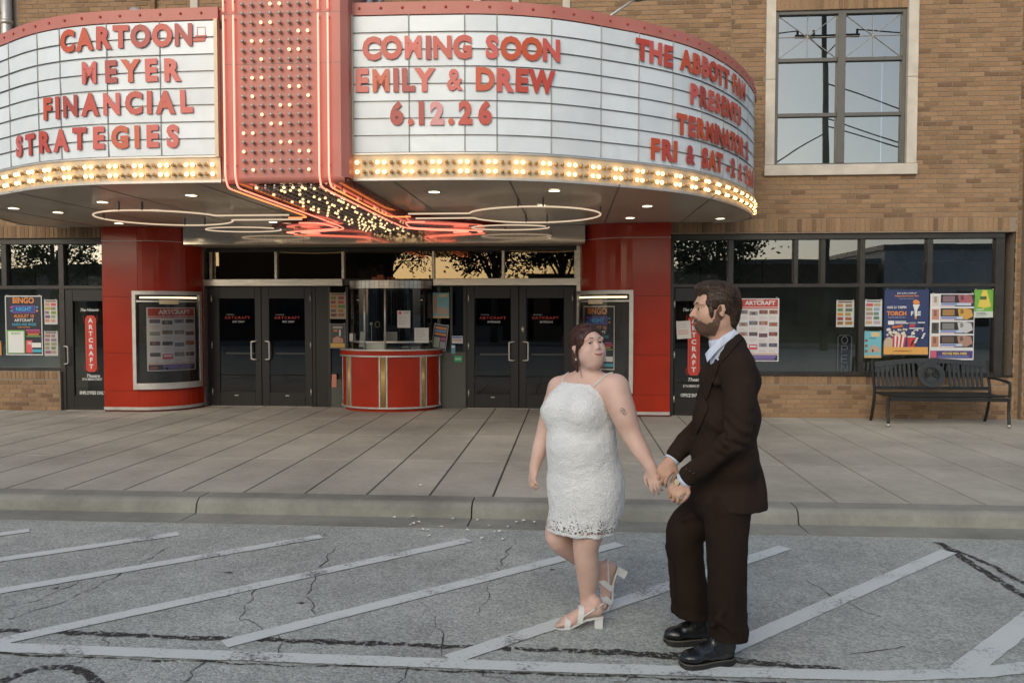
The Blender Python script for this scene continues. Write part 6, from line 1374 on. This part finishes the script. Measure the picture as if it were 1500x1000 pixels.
        hb_ = MB(); c1 = TT(-.155, 0, .026); hb_.obox(c1, Vector(A[0])*.021+Vector(A[2])*0, Vector(A[1])*.021, Vector(A[2])*.0285); hb_.build('heel_block', M['shoewhite'], s)
        def strap(xc, w, y, z0, zt, lean=0, name='strap'):
            m_ = MB(); vs = []; n_ = 14
            for i in range(n_+1):
                a = math.pi*i/n_; yy = y*math.cos(a); zz = z0+(zt-z0)*math.sin(a)**.7
                for xo in (-w/2, w/2):
                    for k_ in (1, 1.09): vs.append(TT(xc+xo+lean*math.sin(a), yy*k_, z0+(zz-z0)*k_))
            fs = []
            for i in range(n_):
                b = i*4; c_ = b+4; fs += [(b+1, c_+1, c_+3, b+3), (b, b+2, c_+2, c_), (b, c_, c_+1, b+1), (b+2, b+3, c_+3, c_+2)]
            m_.add(vs, fs); m_.build(name, M['shoewhite'], s, smooth=False)
        strap(.012, .030, .0425, .006, .056, -.008); strap(-.055, .030, .0385, .036, .108, -.012)
        m_ = MB(); pts = [TT(-.07+.0*k, .036, .06) for k in (0,)]; 
        m_.tube(catmull([TT(-.065, .036, .065), TT(-.12, .036, .098), TT(-.165, .026, .125), TT(-.185, 0, .130), TT(-.165, -.026, .125), TT(-.12, -.036, .098), TT(-.065, -.036, .065)], 4), .0045, 6); m_.build('ankle_strap', M['shoewhite'], s, smooth=True)
        m_ = MB(); m_.obox(TT(-.135, .036 if nm else -.036, .108), Vector(A[0])*.008, Vector(A[1])*.002, Vector(A[2])*.007); m_.build('buckle', M['handle'], s)
    sandal(TL, AL, 1); sandal(TR, AR, 0)
    return root
def lace(hz):
    m = bpy.data.materials.new('white_lace'); m.use_nodes = True; t = m.node_tree; b = t.nodes['Principled BSDF']; Lk = t.links.new
    tc = N(t, 'ShaderNodeTexCoord'); v = N(t, 'ShaderNodeTexVoronoi', Scale=62, feature='DISTANCE_TO_EDGE'); dn_ = N(t, 'ShaderNodeTexNoise', Scale=28, Detail=1); Lk(tc.outputs['Object'], dn_.inputs['Vector']); dm = N(t, 'ShaderNodeVectorMath', operation='MULTIPLY_ADD'); dm.inputs[1].default_value = (.022, .022, .022); Lk(dn_.outputs['Color'], dm.inputs[0]); Lk(tc.outputs['Object'], dm.inputs[2]); Lk(dm.outputs[0], v.inputs['Vector'])
    v2 = N(t, 'ShaderNodeTexVoronoi', Scale=24, feature='F1'); Lk(tc.outputs['Object'], v2.inputs['Vector'])
    ad = N(t, 'ShaderNodeMath', operation='MULTIPLY_ADD'); ad.inputs[1].default_value = 1.0; Lk(v.outputs['Distance'], ad.inputs[0])
    sn = N(t, 'ShaderNodeMath', operation='SINE'); ml = N(t, 'ShaderNodeMath', operation='MULTIPLY'); ml.inputs[1].default_value = 22; Lk(v2.outputs['Distance'], ml.inputs[0]); Lk(ml.outputs[0], sn.inputs[0])
    m2 = N(t, 'ShaderNodeMath', operation='MULTIPLY'); m2.inputs[1].default_value = .06; Lk(sn.outputs[0], m2.inputs[0]); Lk(m2.outputs[0], ad.inputs[2])
    mr = N(t, 'ShaderNodeMapRange'); mr.inputs[1].default_value = 0; mr.inputs[2].default_value = .16; mr.inputs[3].default_value = 1; mr.inputs[4].default_value = 0; Lk(ad.outputs[0], mr.inputs[0])
    bp = N(t, 'ShaderNodeBump', Strength=.6, Distance=.004); Lk(mr.outputs[0], bp.inputs['Height']); Lk(bp.outputs[0], b.inputs['Normal'])
    b.inputs['Base Color'].default_value = (.69, .71, .70, 1); b.inputs['Roughness'].default_value = .8
    b.inputs['Sheen Weight'].default_value = .2
    # open work near the hem: real holes
    sp = N(t, 'ShaderNodeSeparateXYZ'); Lk(tc.outputs['Object'], sp.inputs[0]); hr_ = N(t, 'ShaderNodeMapRange'); hr_.inputs[1].default_value = hz+.02; hr_.inputs[2].default_value = hz+.11; hr_.inputs[3].default_value = .14; hr_.inputs[4].default_value = .40; Lk(sp.outputs['Z'], hr_.inputs[0])
    gt = N(t, 'ShaderNodeMath', operation='GREATER_THAN'); Lk(ad.outputs[0], gt.inputs[0]); Lk(hr_.outputs[0], gt.inputs[1]); gh = N(t, 'ShaderNodeMath', operation='GREATER_THAN'); gh.inputs[1].default_value = hz+.018; Lk(sp.outputs['Z'], gh.inputs[0])
    lt = N(t, 'ShaderNodeMath', operation='LESS_THAN'); lt.inputs[1].default_value = hz+.16; Lk(sp.outputs['Z'], lt.inputs[0]); ga = N(t, 'ShaderNodeMath', operation='MULTIPLY'); Lk(gt.outputs[0], ga.inputs[0]); Lk(gh.outputs[0], ga.inputs[1]); gb = N(t, 'ShaderNodeMath', operation='MULTIPLY'); Lk(ga.outputs[0], gb.inputs[0]); Lk(lt.outputs[0], gb.inputs[1])
    iv = N(t, 'ShaderNodeMath', operation='SUBTRACT'); iv.inputs[0].default_value = 1; Lk(gb.outputs[0], iv.inputs[1]); Lk(iv.outputs[0], b.inputs['Alpha'])
    return m
M['dresswhite'] = mat('white_strap', (.62, .64, .64), .7); M['shoewhite'] = mat('white_leather', (.62, .63, .61), .35)
# ------------------------------------------------------------ MAN
def cloth(name, c, c2):
    m = mat(name, c, .85, var=0, col2=c2, vscale=5, bump=.3, bscale=420, spec=.12); return m
M['suit'] = cloth('brown_wool', (.022, .0138, .0098), (.030, .019, .0138)); M['trouser'] = cloth('dark_brown_wool', (.0165, .0103, .0072), (.023, .0145, .0105)); M['shirt'] = mat('pale_blue_shirt', (.55, .62, .74), .75, var=.04, bump=.1, bscale=300); M['shoeblack'] = mat('black_leather', (.010, .011, .012), .22, spec=.6, var=.3, vscale=12); M['sole'] = mat('rubber_sole', (.014, .014, .013), .6)
def man():
    o3 = np.array([.70, 3.80, 0.]); root = thing('person', 'bearded man in a dark brown suit with open collar, seen in profile holding hands', 'person', loc=tuple(o3))
    f = np.array([-.98, -.17, 0]); f /= np.linalg.norm(f); l = np.array([.17, -.98, 0]); l /= np.linalg.norm(l); up = np.array([0, 0, 1.]); R = np.array([l, f, up])
    def shift(S_):
        for i, p in enumerate(S_.p):
            q = list(p); q[1] = q[1]-o3
            if q[0] in 'ch': q[2] = q[2]-o3
            S_.p[i] = tuple(q)
    B = SDF(); hc = Pn(1047, 453, 3.80); HR = frame((-.985, -.10, -.05)); L = head_sdf(B, hc, HR, 1.04, True)
    B.chain([(hc+np.array([0, -.030, -.045])@HR, .060), (Pn(1057, 493, 3.80), .058), (Pn(1068, 516, 3.8), .058)], .03)
    B.ell(hc+np.array([0, .036, -.088])@HR, (.042, .042, .024), HR, .03)
    B.ell(Pn(1070, 565, 3.8), (.16, .085, .13), R, .04); B.ell(Pn(1062, 640, 3.8), (.15, .11, .18), R, .05); B.ell(Pn(1058, 720, 3.8), (.16, .115, .1), R, .05)
    shN = Pn(1080, 540, 3.61); elN = Pn(1078, 638, 3.53); wrN = Pn(1002, 703, 3.66)
    shF = Pn(1056, 536, 3.98); elF = Pn(1032, 618, 4.0); wrF = Pn(983, 675, 3.86)
    B.chain([(shN, .055), (elN, .042), (wrN, .029)], .03); B.chain([(shF, .055), (elF, .042), (wrF, .029)], .03)
    hand(B, wrN, Pn(980, 730, 3.64)-wrN, (-.30, -.80, .5), .94, (.75, .8, .85, .85), -1, (.5, .2), spread=.16)
    hand(B, wrF, Pn(962, 707, 3.84)-wrF, (-.42, -.85, .25), .94, (.45, .6, .7, .75), -1, (.5, .3), spread=.1)
    for hx, kx, ax_ in ((Pn(1035, 745, 3.92), Pn(998, 785, 3.90), Pn(1022, 905, 3.95)), (Pn(1065, 745, 3.70), Pn(1064, 835, 3.69), Pn(1066, 945, 3.72))): B.chain([(hx, .085), (kx, .055), (ax_, .038)], .03)
    shift(B); hl = hc-o3; LL_ = lambda x, y, z: L(x, y, z)-o3
    def mf(C):
        q = (C-hl)@HR.T/1.04; y, z, x = q[:, 1], q[:, 2], np.abs(q[:, 0]); jt = snoise(q, 70, 3)*.0016
        ch = np.interp(y, [-.02, .0, .012, .022, .035, .055, .072, .085, .12], [.026, .016, -.008, -.040, -.054, -.062, -.054, -.038, -.0355])
        m = (y > -.012-.3*(z+.03)*(z < -.05)) & (z < ch+jt) & (z > -.118+jt*2) & (x < .079)
        m &= ~((x < .012) & (z > -.036) & (y > .09)); m &= ~((x > .030) & (z > -.046) & (y > .045))
        return np.where(C[:, 2] < .20, 1, np.where(m, 2, 0))
    h1 = wrN-o3
    body = B.mesh('body', [M['skinm'], M['sole'], M['beard']], (-.55, -.42, .04), (.30, .38, 1.82), .0065, fine=((0, hl[0]-.13, hl[0]+.12, .0032), (1, hl[1]-.10, hl[1]+.10, .0036), (2, hl[2]-.14, hl[2]+.14, .003), (0, h1[0]-.16, h1[0]+.03, .0034), (2, h1[2]-.14, h1[2]+.12, .0034)), parent=root, matfn=mf)
    eyes(root, LL_, HR, 1.04, (-.1, -.05), True); lips_mesh(L, HR, 1.04, o3, root, True, body)
    # jacket
    J = SDF()
    J.ell(Pn(1068, 556, 3.8), (.205, .128, .115), R, .05); J.ell(Pn(1063, 610, 3.8), (.195, .150, .16), R, .06); J.ell(Pn(1062, 670, 3.8), (.190, .150, .17), R, .06); J.ell(Pn(1064, 735, 3.8), (.195, .166, .17), R, .05); 
    J.ell(Pn(1106, 720, 3.8), (.11, .044, .13), R, .05)
    J.chain([(Pn(1076, 507, 3.8), .055), (shN+up*.012, .062)], .05); J.chain([(Pn(1070, 507, 3.82), .05), (shF+up*.010, .058)], .05)
    J.chain([(shN, .080), (Pn(1085, 590, 3.56), .067), (elN, .059), (Pn(1042, 671, 3.58), .051), (Pn(1011, 696, 3.645), .0465)], .028)
    J.chain([(shF, .072), (Pn(1040, 580, 4.0), .065), (elF, .056), (Pn(1005, 648, 3.93), .048), (Pn(990, 666, 3.87), .043)], .028)
    # wrist ends cut square, hem, neck and front opening
    dn = wrN-elN; dn /= np.linalg.norm(dn)
    for c, r, k in (((1060, 650, 3.50), .012, .02), ((1072, 662, 3.49), .011, .02)): J.cone(Pn(*c), Pn(c[0]+26, c[1]-20, c[2]+.02), r, r*.4, k)
    for a, b, r in (((1092, 560, 3.53), (1070, 610, 3.50), .010), ((1104, 585, 3.56), (1088, 640, 3.50), .009), ((1050, 560, 3.62), (1060, 520, 3.62), .012), ((1030, 690, 3.60), (1062, 668, 3.52), .010), ((1088, 655, 3.53), (1062, 640, 3.47), .009)): J.cone(Pn(*a), Pn(*b), r, r*.5, .022)
    J.plane(Pn(1066, 737, 3.8), (-.06, .0, -1), .004)
    J.cone(Pn(1050, 470, 3.80), Pn(1060, 508, 3.80), .070, .066, .01, 's')
    J.cone(Pn(1036, 506, 3.785), Pn(1023, 562, 3.77), .050, .010, .012, 's')
    shift(J)
    elN_, wr_ = elN-o3, wrN-o3
    def jd(V):
        a = snoise(V*np.array([1, 1, .8]), 3.0, 8)*.0055+snoise(V, 8, 9)*.0022
        d = np.linalg.norm(V-elN_, axis=1); a += np.exp(-(d/.11)**2)*.006*np.sin((V@np.array([.7, 0, 1.2]))*95+2*np.sin(V[:, 1]*30)); d2 = np.linalg.norm(V-(shN-o3)+np.array([0, 0, .08]), axis=1); a += np.exp(-(d2/.10)**2)*.003*np.sin((V@np.array([1.4, 0, .5]))*80)
        fw = (V-wr_)@dn; return a+np.abs(snoise(V, 4, 13))*.003
    JB = J
    J.mesh('jacket', M['suit'], (-.42, -.42, .70), (.36, .34, 1.56), .0056, disp=jd, parent=root)
    # lapels and back vent, pocket flap
    def hug(obj):
        bv = BVHTree.FromPolygons([v.co for v in obj.data.vertices], [tuple(p.vertices) for p in obj.data.polygons]); return lambda p, o: (lambda r: r[0]+r[1]*o)(bv.find_nearest(Vector(p)))
    jo = [o for o in root.children if o.name.startswith('jacket')][0]; jbv = bvh_of(jo)
    def sheet(name, pts, m, th=.004, parent=root, off=.003, nu=8, nv=10):
        """bilinear patch laid on the jacket"""
        mb = MB(); vs = []; eye_ = Vector((0, 0, EYE))-Vector(o3); jb = jbv
        a, b, c, d = [np.array(p[:2], float) for p in pts]
        def js(p, o):
            t_ = survey(p[0], p[1], 3.8)-Vector((0, 0, EYE)); h = jb.ray_cast(eye_, t_.normalized()); return h[0]+h[1]*o if h[0] else Vector(Pn(p[0], p[1], 3.66)-o3)
        for lay_ in (off+th, off-.002):
            for i in range(nu+1):
                for j in range(nv+1):
                    u, v = i/nu, j/nv; p = (a*(1-u)+b*u)*(1-v)+(d*(1-u)+c*u)*v; vs.append(js(p, lay_))
        W_ = nv+1; K = (nu+1)*W_; fs = [(i*W_+j, (i+1)*W_+j, (i+1)*W_+j+1, i*W_+j+1) for i in range(nu) for j in range(nv)]+[(K+i*W_+j+1, K+(i+1)*W_+j+1, K+(i+1)*W_+j, K+i*W_+j) for i in range(nu) for j in range(nv)]
        for i in range(nu): fs += [(i*W_, K+i*W_, K+(i+1)*W_, (i+1)*W_), (i*W_+nv, (i+1)*W_+nv, K+(i+1)*W_+nv, K+i*W_+nv)]
        for j in range(nv): fs += [(j, j+1, K+j+1, K+j), (nu*W_+j, K+nu*W_+j, K+nu*W_+j+1, nu*W_+j+1)]
        mb.add(vs, fs); return mb.build(name, m, parent, smooth=False)
    sheet('lapel', ((1080, 490), (1088, 496), (1060, 530), (1052, 524)), M['suit'], off=.003, th=.005)
    sheet('lapel', ((1050, 526), (1055, 534), (1037, 586), (1031, 572)), M['suit'], off=.004, th=.006)
    sheet('lapel', ((1031, 575), (1039, 597), (1022, 636), (1018, 630)), M['suit'], off=.003, th=.005)
    sheet('pocket_flap', ((1040, 640), (1040, 640.5), (1041, 641), (1041, 640.5)), M['suit'], off=.002) if False else None
    for px_, py_ in ((1006, 687), (1011, 690), (1016, 693), (1016, 642), (1014, 672)):
        t_ = survey(px_, py_, 3.8)-Vector((0, 0, EYE)); h_ = jbv.ray_cast(Vector((0, 0, EYE))-Vector(o3), t_.normalized())
        if h_[0]: bm_ = MB(); bm_.sphere(h_[0]+h_[1]*.001, .0055, 10, 6); bm_.build('button', M['shoeblack'], root, smooth=True)
    # collar and shirt front
    Sh = SDF(); Sh.chain([(Pn(1068, 524, 3.80), .088), (Pn(1060, 500, 3.80), .068)], .02); Sh.ell(Pn(1066, 560, 3.8), (.15, .108, .12), R, .03); Sh.plane(Pn(1055, 498, 3.8), (.50, 0, .86), .003); Sh.cone(Pn(1048, 468, 3.80), Pn(1058, 492, 3.80), .063, .061, .004, 's')
    shift(Sh)
    Sh.mesh('shirt', M['shirt'], (-.25, -.25, 1.15), (.22, .25, 1.62), .005, disp=lambda V: snoise(V, 9, 3)*.0015, parent=root)
    # pointed collar leaves
    for s_ in (-1, 1):
        mb = MB(); yb = 3.80-s_*.0; pts = [(1076, 482, 3.80-s_*.045), (1058, 492, 3.80-s_*.072), (1038, 512, 3.80-s_*.045), (1033, 518, 3.80-s_*.02), (1036, 530, 3.80-s_*.045), (1052, 512, 3.80-s_*.078), (1070, 497, 3.80-s_*.07), (1082, 490, 3.80-s_*.04)]
        P = [Vector(Pn(*p)-o3) for p in pts]; P2 = [p+Vector((0, s_*.004, -.001)) for p in P]; n = 8
        mb.add(P+P2, [(0, 1, 6, 7), (1, 2, 5, 6), (2, 3, 4, 5), (15, 14, 9, 8), (14, 13, 10, 9), (13, 12, 11, 10)]+[(i, (i+1) % n, (i+1) % n+n, i+n) for i in range(n)]); mb.build('collar_leaf', M['shirt'], root, smooth=False)
    # cuffs
    for w_, e_, r in ((wrN, elN, .040), (wrF, elF, .038)):
        d = (w_-e_)/np.linalg.norm(w_-e_); a = w_-o3; mb = MB(); n0 = Vector(d).orthogonal().normalized(); n1 = Vector(d).cross(n0); vs = []; nn = 24
        prof = [(-.045, r-.002), (.006, r), (.010, r-.002), (.006, r-.006), (-.045, r-.006)]
        for i in range(nn):
            q = 2*math.pi*i/nn
            for t_, rr_ in prof: vs.append(Vector(a)+Vector(d)*(t_-.004)+(n0*math.cos(q)*rr_+n1*math.sin(q)*rr_*1.0))
        m_ = len(prof); mb.add(vs, [(i*m_+k, ((i+1) % nn)*m_+k, ((i+1) % nn)*m_+k+1, i*m_+k+1) for i in range(nn) for k in range(m_-1)]); mb.build('shirt_cuff', M['shirt'], root, smooth=True)
        # sleeve end ring
    # watch
    d = (wrN-elN)/np.linalg.norm(wrN-elN); a = wrN-o3+d*.016; nv = np.array([-.30, -.80, .5]); nv -= d*(nv@d); nv /= np.linalg.norm(nv); sv = np.cross(d, nv)
    w = link('wristwatch', None, root); mb = MB(); mb.tube([Vector(a+nv*.0285*math.cos(q)+sv*.0315*math.sin(q)) for q in [i*6.283/20 for i in range(20)]], .0062, 6, closed=True); mb.build('watch_strap', M['shoeblack'], w, smooth=True)
    def disc(c, ax_, r, th, m, name, par):
        mb = MB(); u = Vector(ax_).orthogonal().normalized(); v = Vector(ax_).cross(u); n = 20; A_ = [Vector(c)+u*r*math.cos(i*6.283/n)+v*r*math.sin(i*6.283/n) for i in range(n)]; B_ = [p+Vector(ax_)*th for p in A_]; mb.add(A_+B_, [tuple(range(n-1, -1, -1)), tuple(range(n, 2*n))]+[(i, (i+1) % n, (i+1) % n+n, i+n) for i in range(n)]); return mb.build(name, m, par)
    disc(a+nv*.029, nv, .0185, .007, M['shoeblack'], 'watch_case', w); disc(a+nv*.0362, nv, .0145, .0015, CM(.52, .42, .24, .3), 'watch_dial', w)
    # trousers
    T = SDF(); T.ell(Pn(1056, 735, 3.81), (.175, .145, .10), R, .04)
    T.chain([(Pn(1040, 745, 3.90), .108), (Pn(1012, 768, 3.90), .100), (Pn(1003, 788, 3.90), .092), (Pn(1008, 830, 3.92), .080), (Pn(1012, 870, 3.94), .084), (Pn(1013, 915, 3.955), .090)], .03)
    T.chain([(Pn(1064, 745, 3.71), .108), (Pn(1064, 790, 3.70), .092), (Pn(1065, 835, 3.70), .086), (Pn(1067, 880, 3.71), .085), (Pn(1069, 955, 3.73), .090)], .012)
    T.cone(Pn(985, 790, 3.86), Pn(1030, 782, 3.84), .012, .006, .02); T.cone(Pn(992, 802, 3.85), Pn(1028, 806, 3.85), .010, .005, .02); T.cone(Pn(1000, 760, 3.82), Pn(1035, 748, 3.80), .012, .006, .02); T.cone(Pn(1050, 905, 3.63), Pn(1075, 925, 3.63), .012, .008, .02); T.cone(Pn(1044, 915, 3.65), Pn(1060, 895, 3.63), .010, .005, .02)
    # creases down the fronts
    T.chain([(Pn(978, 800, 3.90), .006), (Pn(981, 850, 3.92), .006), (Pn(985, 894, 3.95), .006)], .03); T.chain([(Pn(1040, 790, 3.70), .005), (Pn(1042, 860, 3.70), .005), (Pn(1043, 925, 3.72), .005)], .03)
    T.plane(Pn(1013, 900, 3.95), (.10, .9, -1.0), .003) if False else None
    T.plane(Pn(1065, 934, 3.72), (-.12, -.0, -1), .003)
    T.box(Pn(1013, 923, 3.97)+np.array([-.0, .06, .0]), (.13, .13, .062), frame((1, 0, 0)), .003, 's', .002)
    shift(T)
    def td(V): return snoise(V*np.array([1, 1, .5]), 3.2, 21)*.0045+snoise(V, 9, 22)*.0014+np.clip(.30-V[:, 2], 0, 1)*.02*np.sin(V[:, 2]*70+V[:, 0]*20)
    T.mesh('trousers', M['trouser'], (-.40, -.30, .04), (.26, .38, .92), .0056, disp=td, parent=root)
    # shoes
    def shoe(c, fd):
        A = frame(fd); fd_ = A[1]; sh = link('shoe', None, root); c = np.array(c)-o3; Tq = lambda x, y, z: c+np.array([y, x, z])@A   # x forward
        s = SDF(); RR = A
        s.ell(Tq(-.085, 0, .060), (.041, .052, .048), RR, .02); s.ell(Tq(-.01, 0, .055), (.043, .085, .040), RR, .02); s.ell(Tq(.075, 0, .050), (.049, .060, .035), RR, .02); s.cone(Tq(-.07, 0, .07), Tq(-.06, 0, .125), .042, .040, .02); s.cone(Tq(-.04, 0, .10), Tq(.03, 0, .075), .028, .030, .02); s.plane(tuple(Tq(0, 0, .02)), (0, 0, -1), .003)
        s.mesh('upper', M['shoeblack'], tuple(c-.17+np.array([0, 0, .16])), tuple(c+.17), .0045, parent=sh, disp=lambda V: snoise(V, 14, 4)*.0010)
        mb = MB(); out = [(-.138, .0), (-.132, .026), (-.11, .040), (-.06, .040), (-.01, .042), (.05, .053), (.10, .050), (.130, .034), (.140, .0)]; out = out+[(x, -y) for x, y in out[-2:0:-1]]; n = len(out); vs = []
        for z, k in ((0, .97), (.006, 1.0), (.026, 1.0), (.030, .97)): vs += [Vector(Tq(x*k, y*k, z+(.010*max(0, (x-.08)/.06)**2 if z < .01 else 0))) for x, y in out]
        mb.add(vs, [tuple(range(n))]+[tuple(range(4*n-1, 3*n-1, -1))]+[(j*n+(i+1) % n, j*n+i, (j+1)*n+i, (j+1)*n+(i+1) % n) for j in range(3) for i in range(n)]); mb.build('sole', M['sole'], sh)
        wl = MB(); wl.tube([Vector(Tq(x*.985, y*.985, .031)) for x, y in out], .0028, 5, closed=True); wl.build('welt', CM(.10, .085, .06), sh, smooth=True)
        for k in range(4):
            lc = MB(); x = -.012+k*.017; lc.tube(catmull([Vector(Tq(x, -.026, .082-k*.003)), Vector(Tq(x+.002, 0, .108-k*.006)), Vector(Tq(x, .026, .082-k*.003))], 4), .0028, 5); lc.build('lace', M['sole'], sh, smooth=True)
        lc = MB(); 
        for q in (-1, 1): lc.tube(catmull([Vector(Tq(-.015, 0, .112)), Vector(Tq(0, q*.03, .118)), Vector(Tq(.018, q*.038, .095)), Vector(Tq(.0, q*.014, .108))], 4), .0022, 5)
        lc.build('lace_bow', M['sole'], sh, smooth=True)
    g1 = V3(ground(1036, 974, 0)); shoe(g1, (-1, -.34, 0)); g2 = V3(ground(1012, 941, 0)); shoe(g2, (-1, -.16, 0))
    # hair
    H = SDF(); s = 1.04
    H.ell(LL_(0, -.018, .038), (.084*s, .102*s, .092*s), HR, .02); H.ell(LL_(0, .040, .098), (.062, .050, .030), HR, .03); H.ell(LL_(0, -.075, -.012), (.066, .040, .070), HR, .03); H.ell(LL_(0, -.062, -.065), (.054, .030, .035), HR, .03)
    H.ell(LL_(0, .100, -.012), (.090, .062, .088), HR, .008, 's')
    for q in (-1, 1):
        H.ell(LL_(q*.080, .016, -.045), (.03, .052, .052), HR, .006, 's'); H.ell(LL_(q*.083, -.006, -.006), (.014, .019, .030), HR, .004, 's'); H.ell(LL_(q*.069, .036, -.006), (.010, .010, .034), HR, .008)
        H.ell(LL_(q*.05, .075, .058), (.022, .03, .022), HR, .015, 's')
    H.cone(LL_(-.3, -.02, -.125), LL_(.3, -.02, -.125), .045, .045, .01, 's')
    def hd2(V):
        q = (V-hl)@HR.T; return .0014*snoise(q*np.array([1, .35, 1]), 14, 2)
    H.mesh('hair', M['hairm'], tuple(hl-.17), tuple(hl+.17), .0036, disp=hd2, parent=root)
    mh = [o for o in root.children if o.name.startswith('hair')][0]
    def mfw(q): w_ = np.clip((-.02-q[1])/.06, 0, 1.6); return np.array([q[0]*1.5, -1, -.25-w_*1.1+(.5 if q[1] > .06 else 0)])
    comb(mh, hl, HR, mfw, 3000, 'combed_strands', M['hairm'], root, 6, r=.0009, k=7)
    # beard hairs rooted on the jaw
    rr = random.Random(12); mb2 = MB(); me = body.data; fc = [p for p in me.polygons if p.material_index == 2]
    for i in range(3200):
        p_ = fc[rr.randrange(len(fc))]; p = p_.center+Vector((rr.uniform(-.002, .002),)*3); n = p_.normal; d = (n*.45+Vector(HR[1]*.1)+Vector((rr.uniform(-.3, .3), rr.uniform(-.3, .3), -.9))).normalized(); mb2.tube([p, p+d*rr.uniform(.0015, .004)], [.0005, .0002], 3, caps=False)
    link('beard_hairs', mb2.mesh('bs', M['beard']), root, kind='stuff')
    return root
woman(); man()
# ============================================================ THE OTHER SIDE OF THE STREET (seen in the glass)
ow = MB(); ow.box(-60, 60, -15, -11.5, -.02, .13); ow.build('far_sidewalk', M['slab'], kind='structure')
cols = [('grey painted low shop block across the street', (.22, .22, .21), 3.6), ('pale stucco low shop across the street', (.45, .43, .38), 3.8), ('red brick shop across the street', (.16, .09, .06), 6.2), ('cream low garage across the street', (.38, .35, .30), 2.9), ('tan brick low shop across the street', (.28, .2, .13), 3.3), ('brown low warehouse across the street', (.15, .11, .08), 3.9), ('white sided shop across the street', (.5, .5, .48), 4.6), ('dark grey workshop across the street', (.10, .10, .10), 4.4)]
xs = [-38, -28, -19, -11, -2, 6, 15, 24, 36]
for (lab, c, h), x0, x1 in zip(cols, xs, xs[1:]):
    b = thing('street_building', lab, 'building', 'low buildings across the street', loc=((x0+x1)/2, -16, 0)); w = (x1-x0)/2-.15
    mb = MB(); mb.box(-w, w, -8, 0, 0, h); mb.build('wall', mat('far_wall', c, .9, var=.12, vscale=1), b)
    mb = MB(); mb.box(-w-.1, w+.1, -8, .12, h, h+.25); mb.build('parapet', CM(.2, .19, .17), b)
    x = -w+.8
    while x < w-1.6:
        mb = MB(); mb.box(x, x+1.5, .005, .05, .9, 2.6); mb.build('window', mat('far_window', (.03, .035, .04), .1), b); x += 2.6
    mb = MB(); mb.box(w-1.3, w-.3, .005, .06, .13, 2.3); mb.build('door', CM(.08, .05, .04), b)
M['leaf'] = mat('tree_leaf', (.045, .065, .022), .6, var=.35, vscale=.8)
M['bark'] = mat('bark', (.15, .135, .11), .9, var=.3, vscale=10)
def tree(x, y, h, r, lab, seed):
    rr = random.Random(seed); t = thing('street_tree', lab, 'tree', 'street trees across the road', loc=(x, y, 0))
    mb = MB(); mb.tube([(0, 0, 0), (.05, 0, h*.3), (-.05, .05, h*.5), (0, 0, h*.85)], [.2, .15, .11, .03], 8); cl = []
    for i in range(58):
        a = rr.uniform(0, 6.28); q = rr.uniform(.25, 1)**.6; e = rr.uniform(-.8, 1); c = Vector((math.cos(a)*r*q*math.cos(e), math.sin(a)*r*q*math.cos(e), h*.60+r*.95*math.sin(e)*q)); cl.append(c)
        if i < 12: mb.tube([(0, 0, h*rr.uniform(.3, .5)), c*.5+Vector((0, 0, h*.24)), c], [.07, .045, .015], 5)
    mb.build('trunk', M['bark'], t, smooth=True); mb = MB()
    for c in cl:
        s = rr.uniform(.4, .85)
        for k in range(80):
            p = c+Vector((rr.gauss(0, s*.5), rr.gauss(0, s*.5), rr.gauss(0, s*.4))); u = Vector((rr.uniform(-1, 1), rr.uniform(-1, 1), rr.uniform(-1, 1))).normalized(); v = u.orthogonal().normalized(); l = rr.uniform(.07, .14)
            mb.add([p-u*l, p+v*l*.5, p+u*l, p-v*l*.5], [(0, 1, 2, 3)])
    mb.build('crown', M['leaf'], t)
for x, y, h, r, lab, sd in ((-8.9, -12.6, 8.4, 2.1, 'broad street tree across the road facing the ticket booth', 1), (-3.6, -12.4, 8.0, 2.2, 'dense street tree across the road facing the right doors', 2), (-.2, -12.6, 8.2, 1.9, 'smaller street tree across the road left of the man', 7), (6.6, -12.5, 7.4, 2.4, 'tall street tree across the road facing the office door', 3), (-24.5, -12.5, 8, 2.6, 'far left street tree across the road', 4), (-30, -12.6, 7.4, 2.4, 'outermost street tree across the road', 5)): tree(x, y, h, r, lab, sd)
pole = thing('utility_pole', 'wooden utility pole with cross arm and cables across the street', 'utility pole', loc=(10.6, -10.4, 0))
mb = MB(); mb.tube([(0, 0, 0), (.05, 0, 7), (-.1, 0, 13.9)], [.17, .14, .1], 10); mb.build('pole', M['bark'], pole, smooth=True)
mb = MB(); mb.box(-1.25, 1.25, -.06, .06, 12.9, 13.02); mb.tube([(-.7, .08, 12.9), (0, .1, 12.2), (.7, .08, 12.9)], .03, 5); mb.build('cross_arm', M['bark'], pole)
for x in (-1.15, -.5, .5, 1.15): mb = MB(); mb.tube([(x, 0, 13.0), (x, 0, 13.22)], .05, 8); mb.build('insulator', CM(.15, .12, .1), pole, smooth=True)
for k, (a, b, c) in enumerate((((0, 0, 11), (9, 1, 8.6), (26, 3, 12)), ((0, 0, 9.6), (9, 1, 7.4), (26, 3, 10.8)), ((0, 0, 9.3), (9, 2, 7.0), (26, 3, 10)), ((0, 0, 9.0), (-10, 0, 4.4), (-26, 0, 6)), ((-1.15, 0, 13.2), (-13, 0, 12.2), (-30, 0, 13)), ((1.15, 0, 13.2), (13, 0, 12.2), (30, 0, 13)))):
    mb = MB(); mb.tube(catmull([Vector(a), Vector(b), Vector(c)], 10), .028, 5); mb.build('cable', M['rail'], pole)
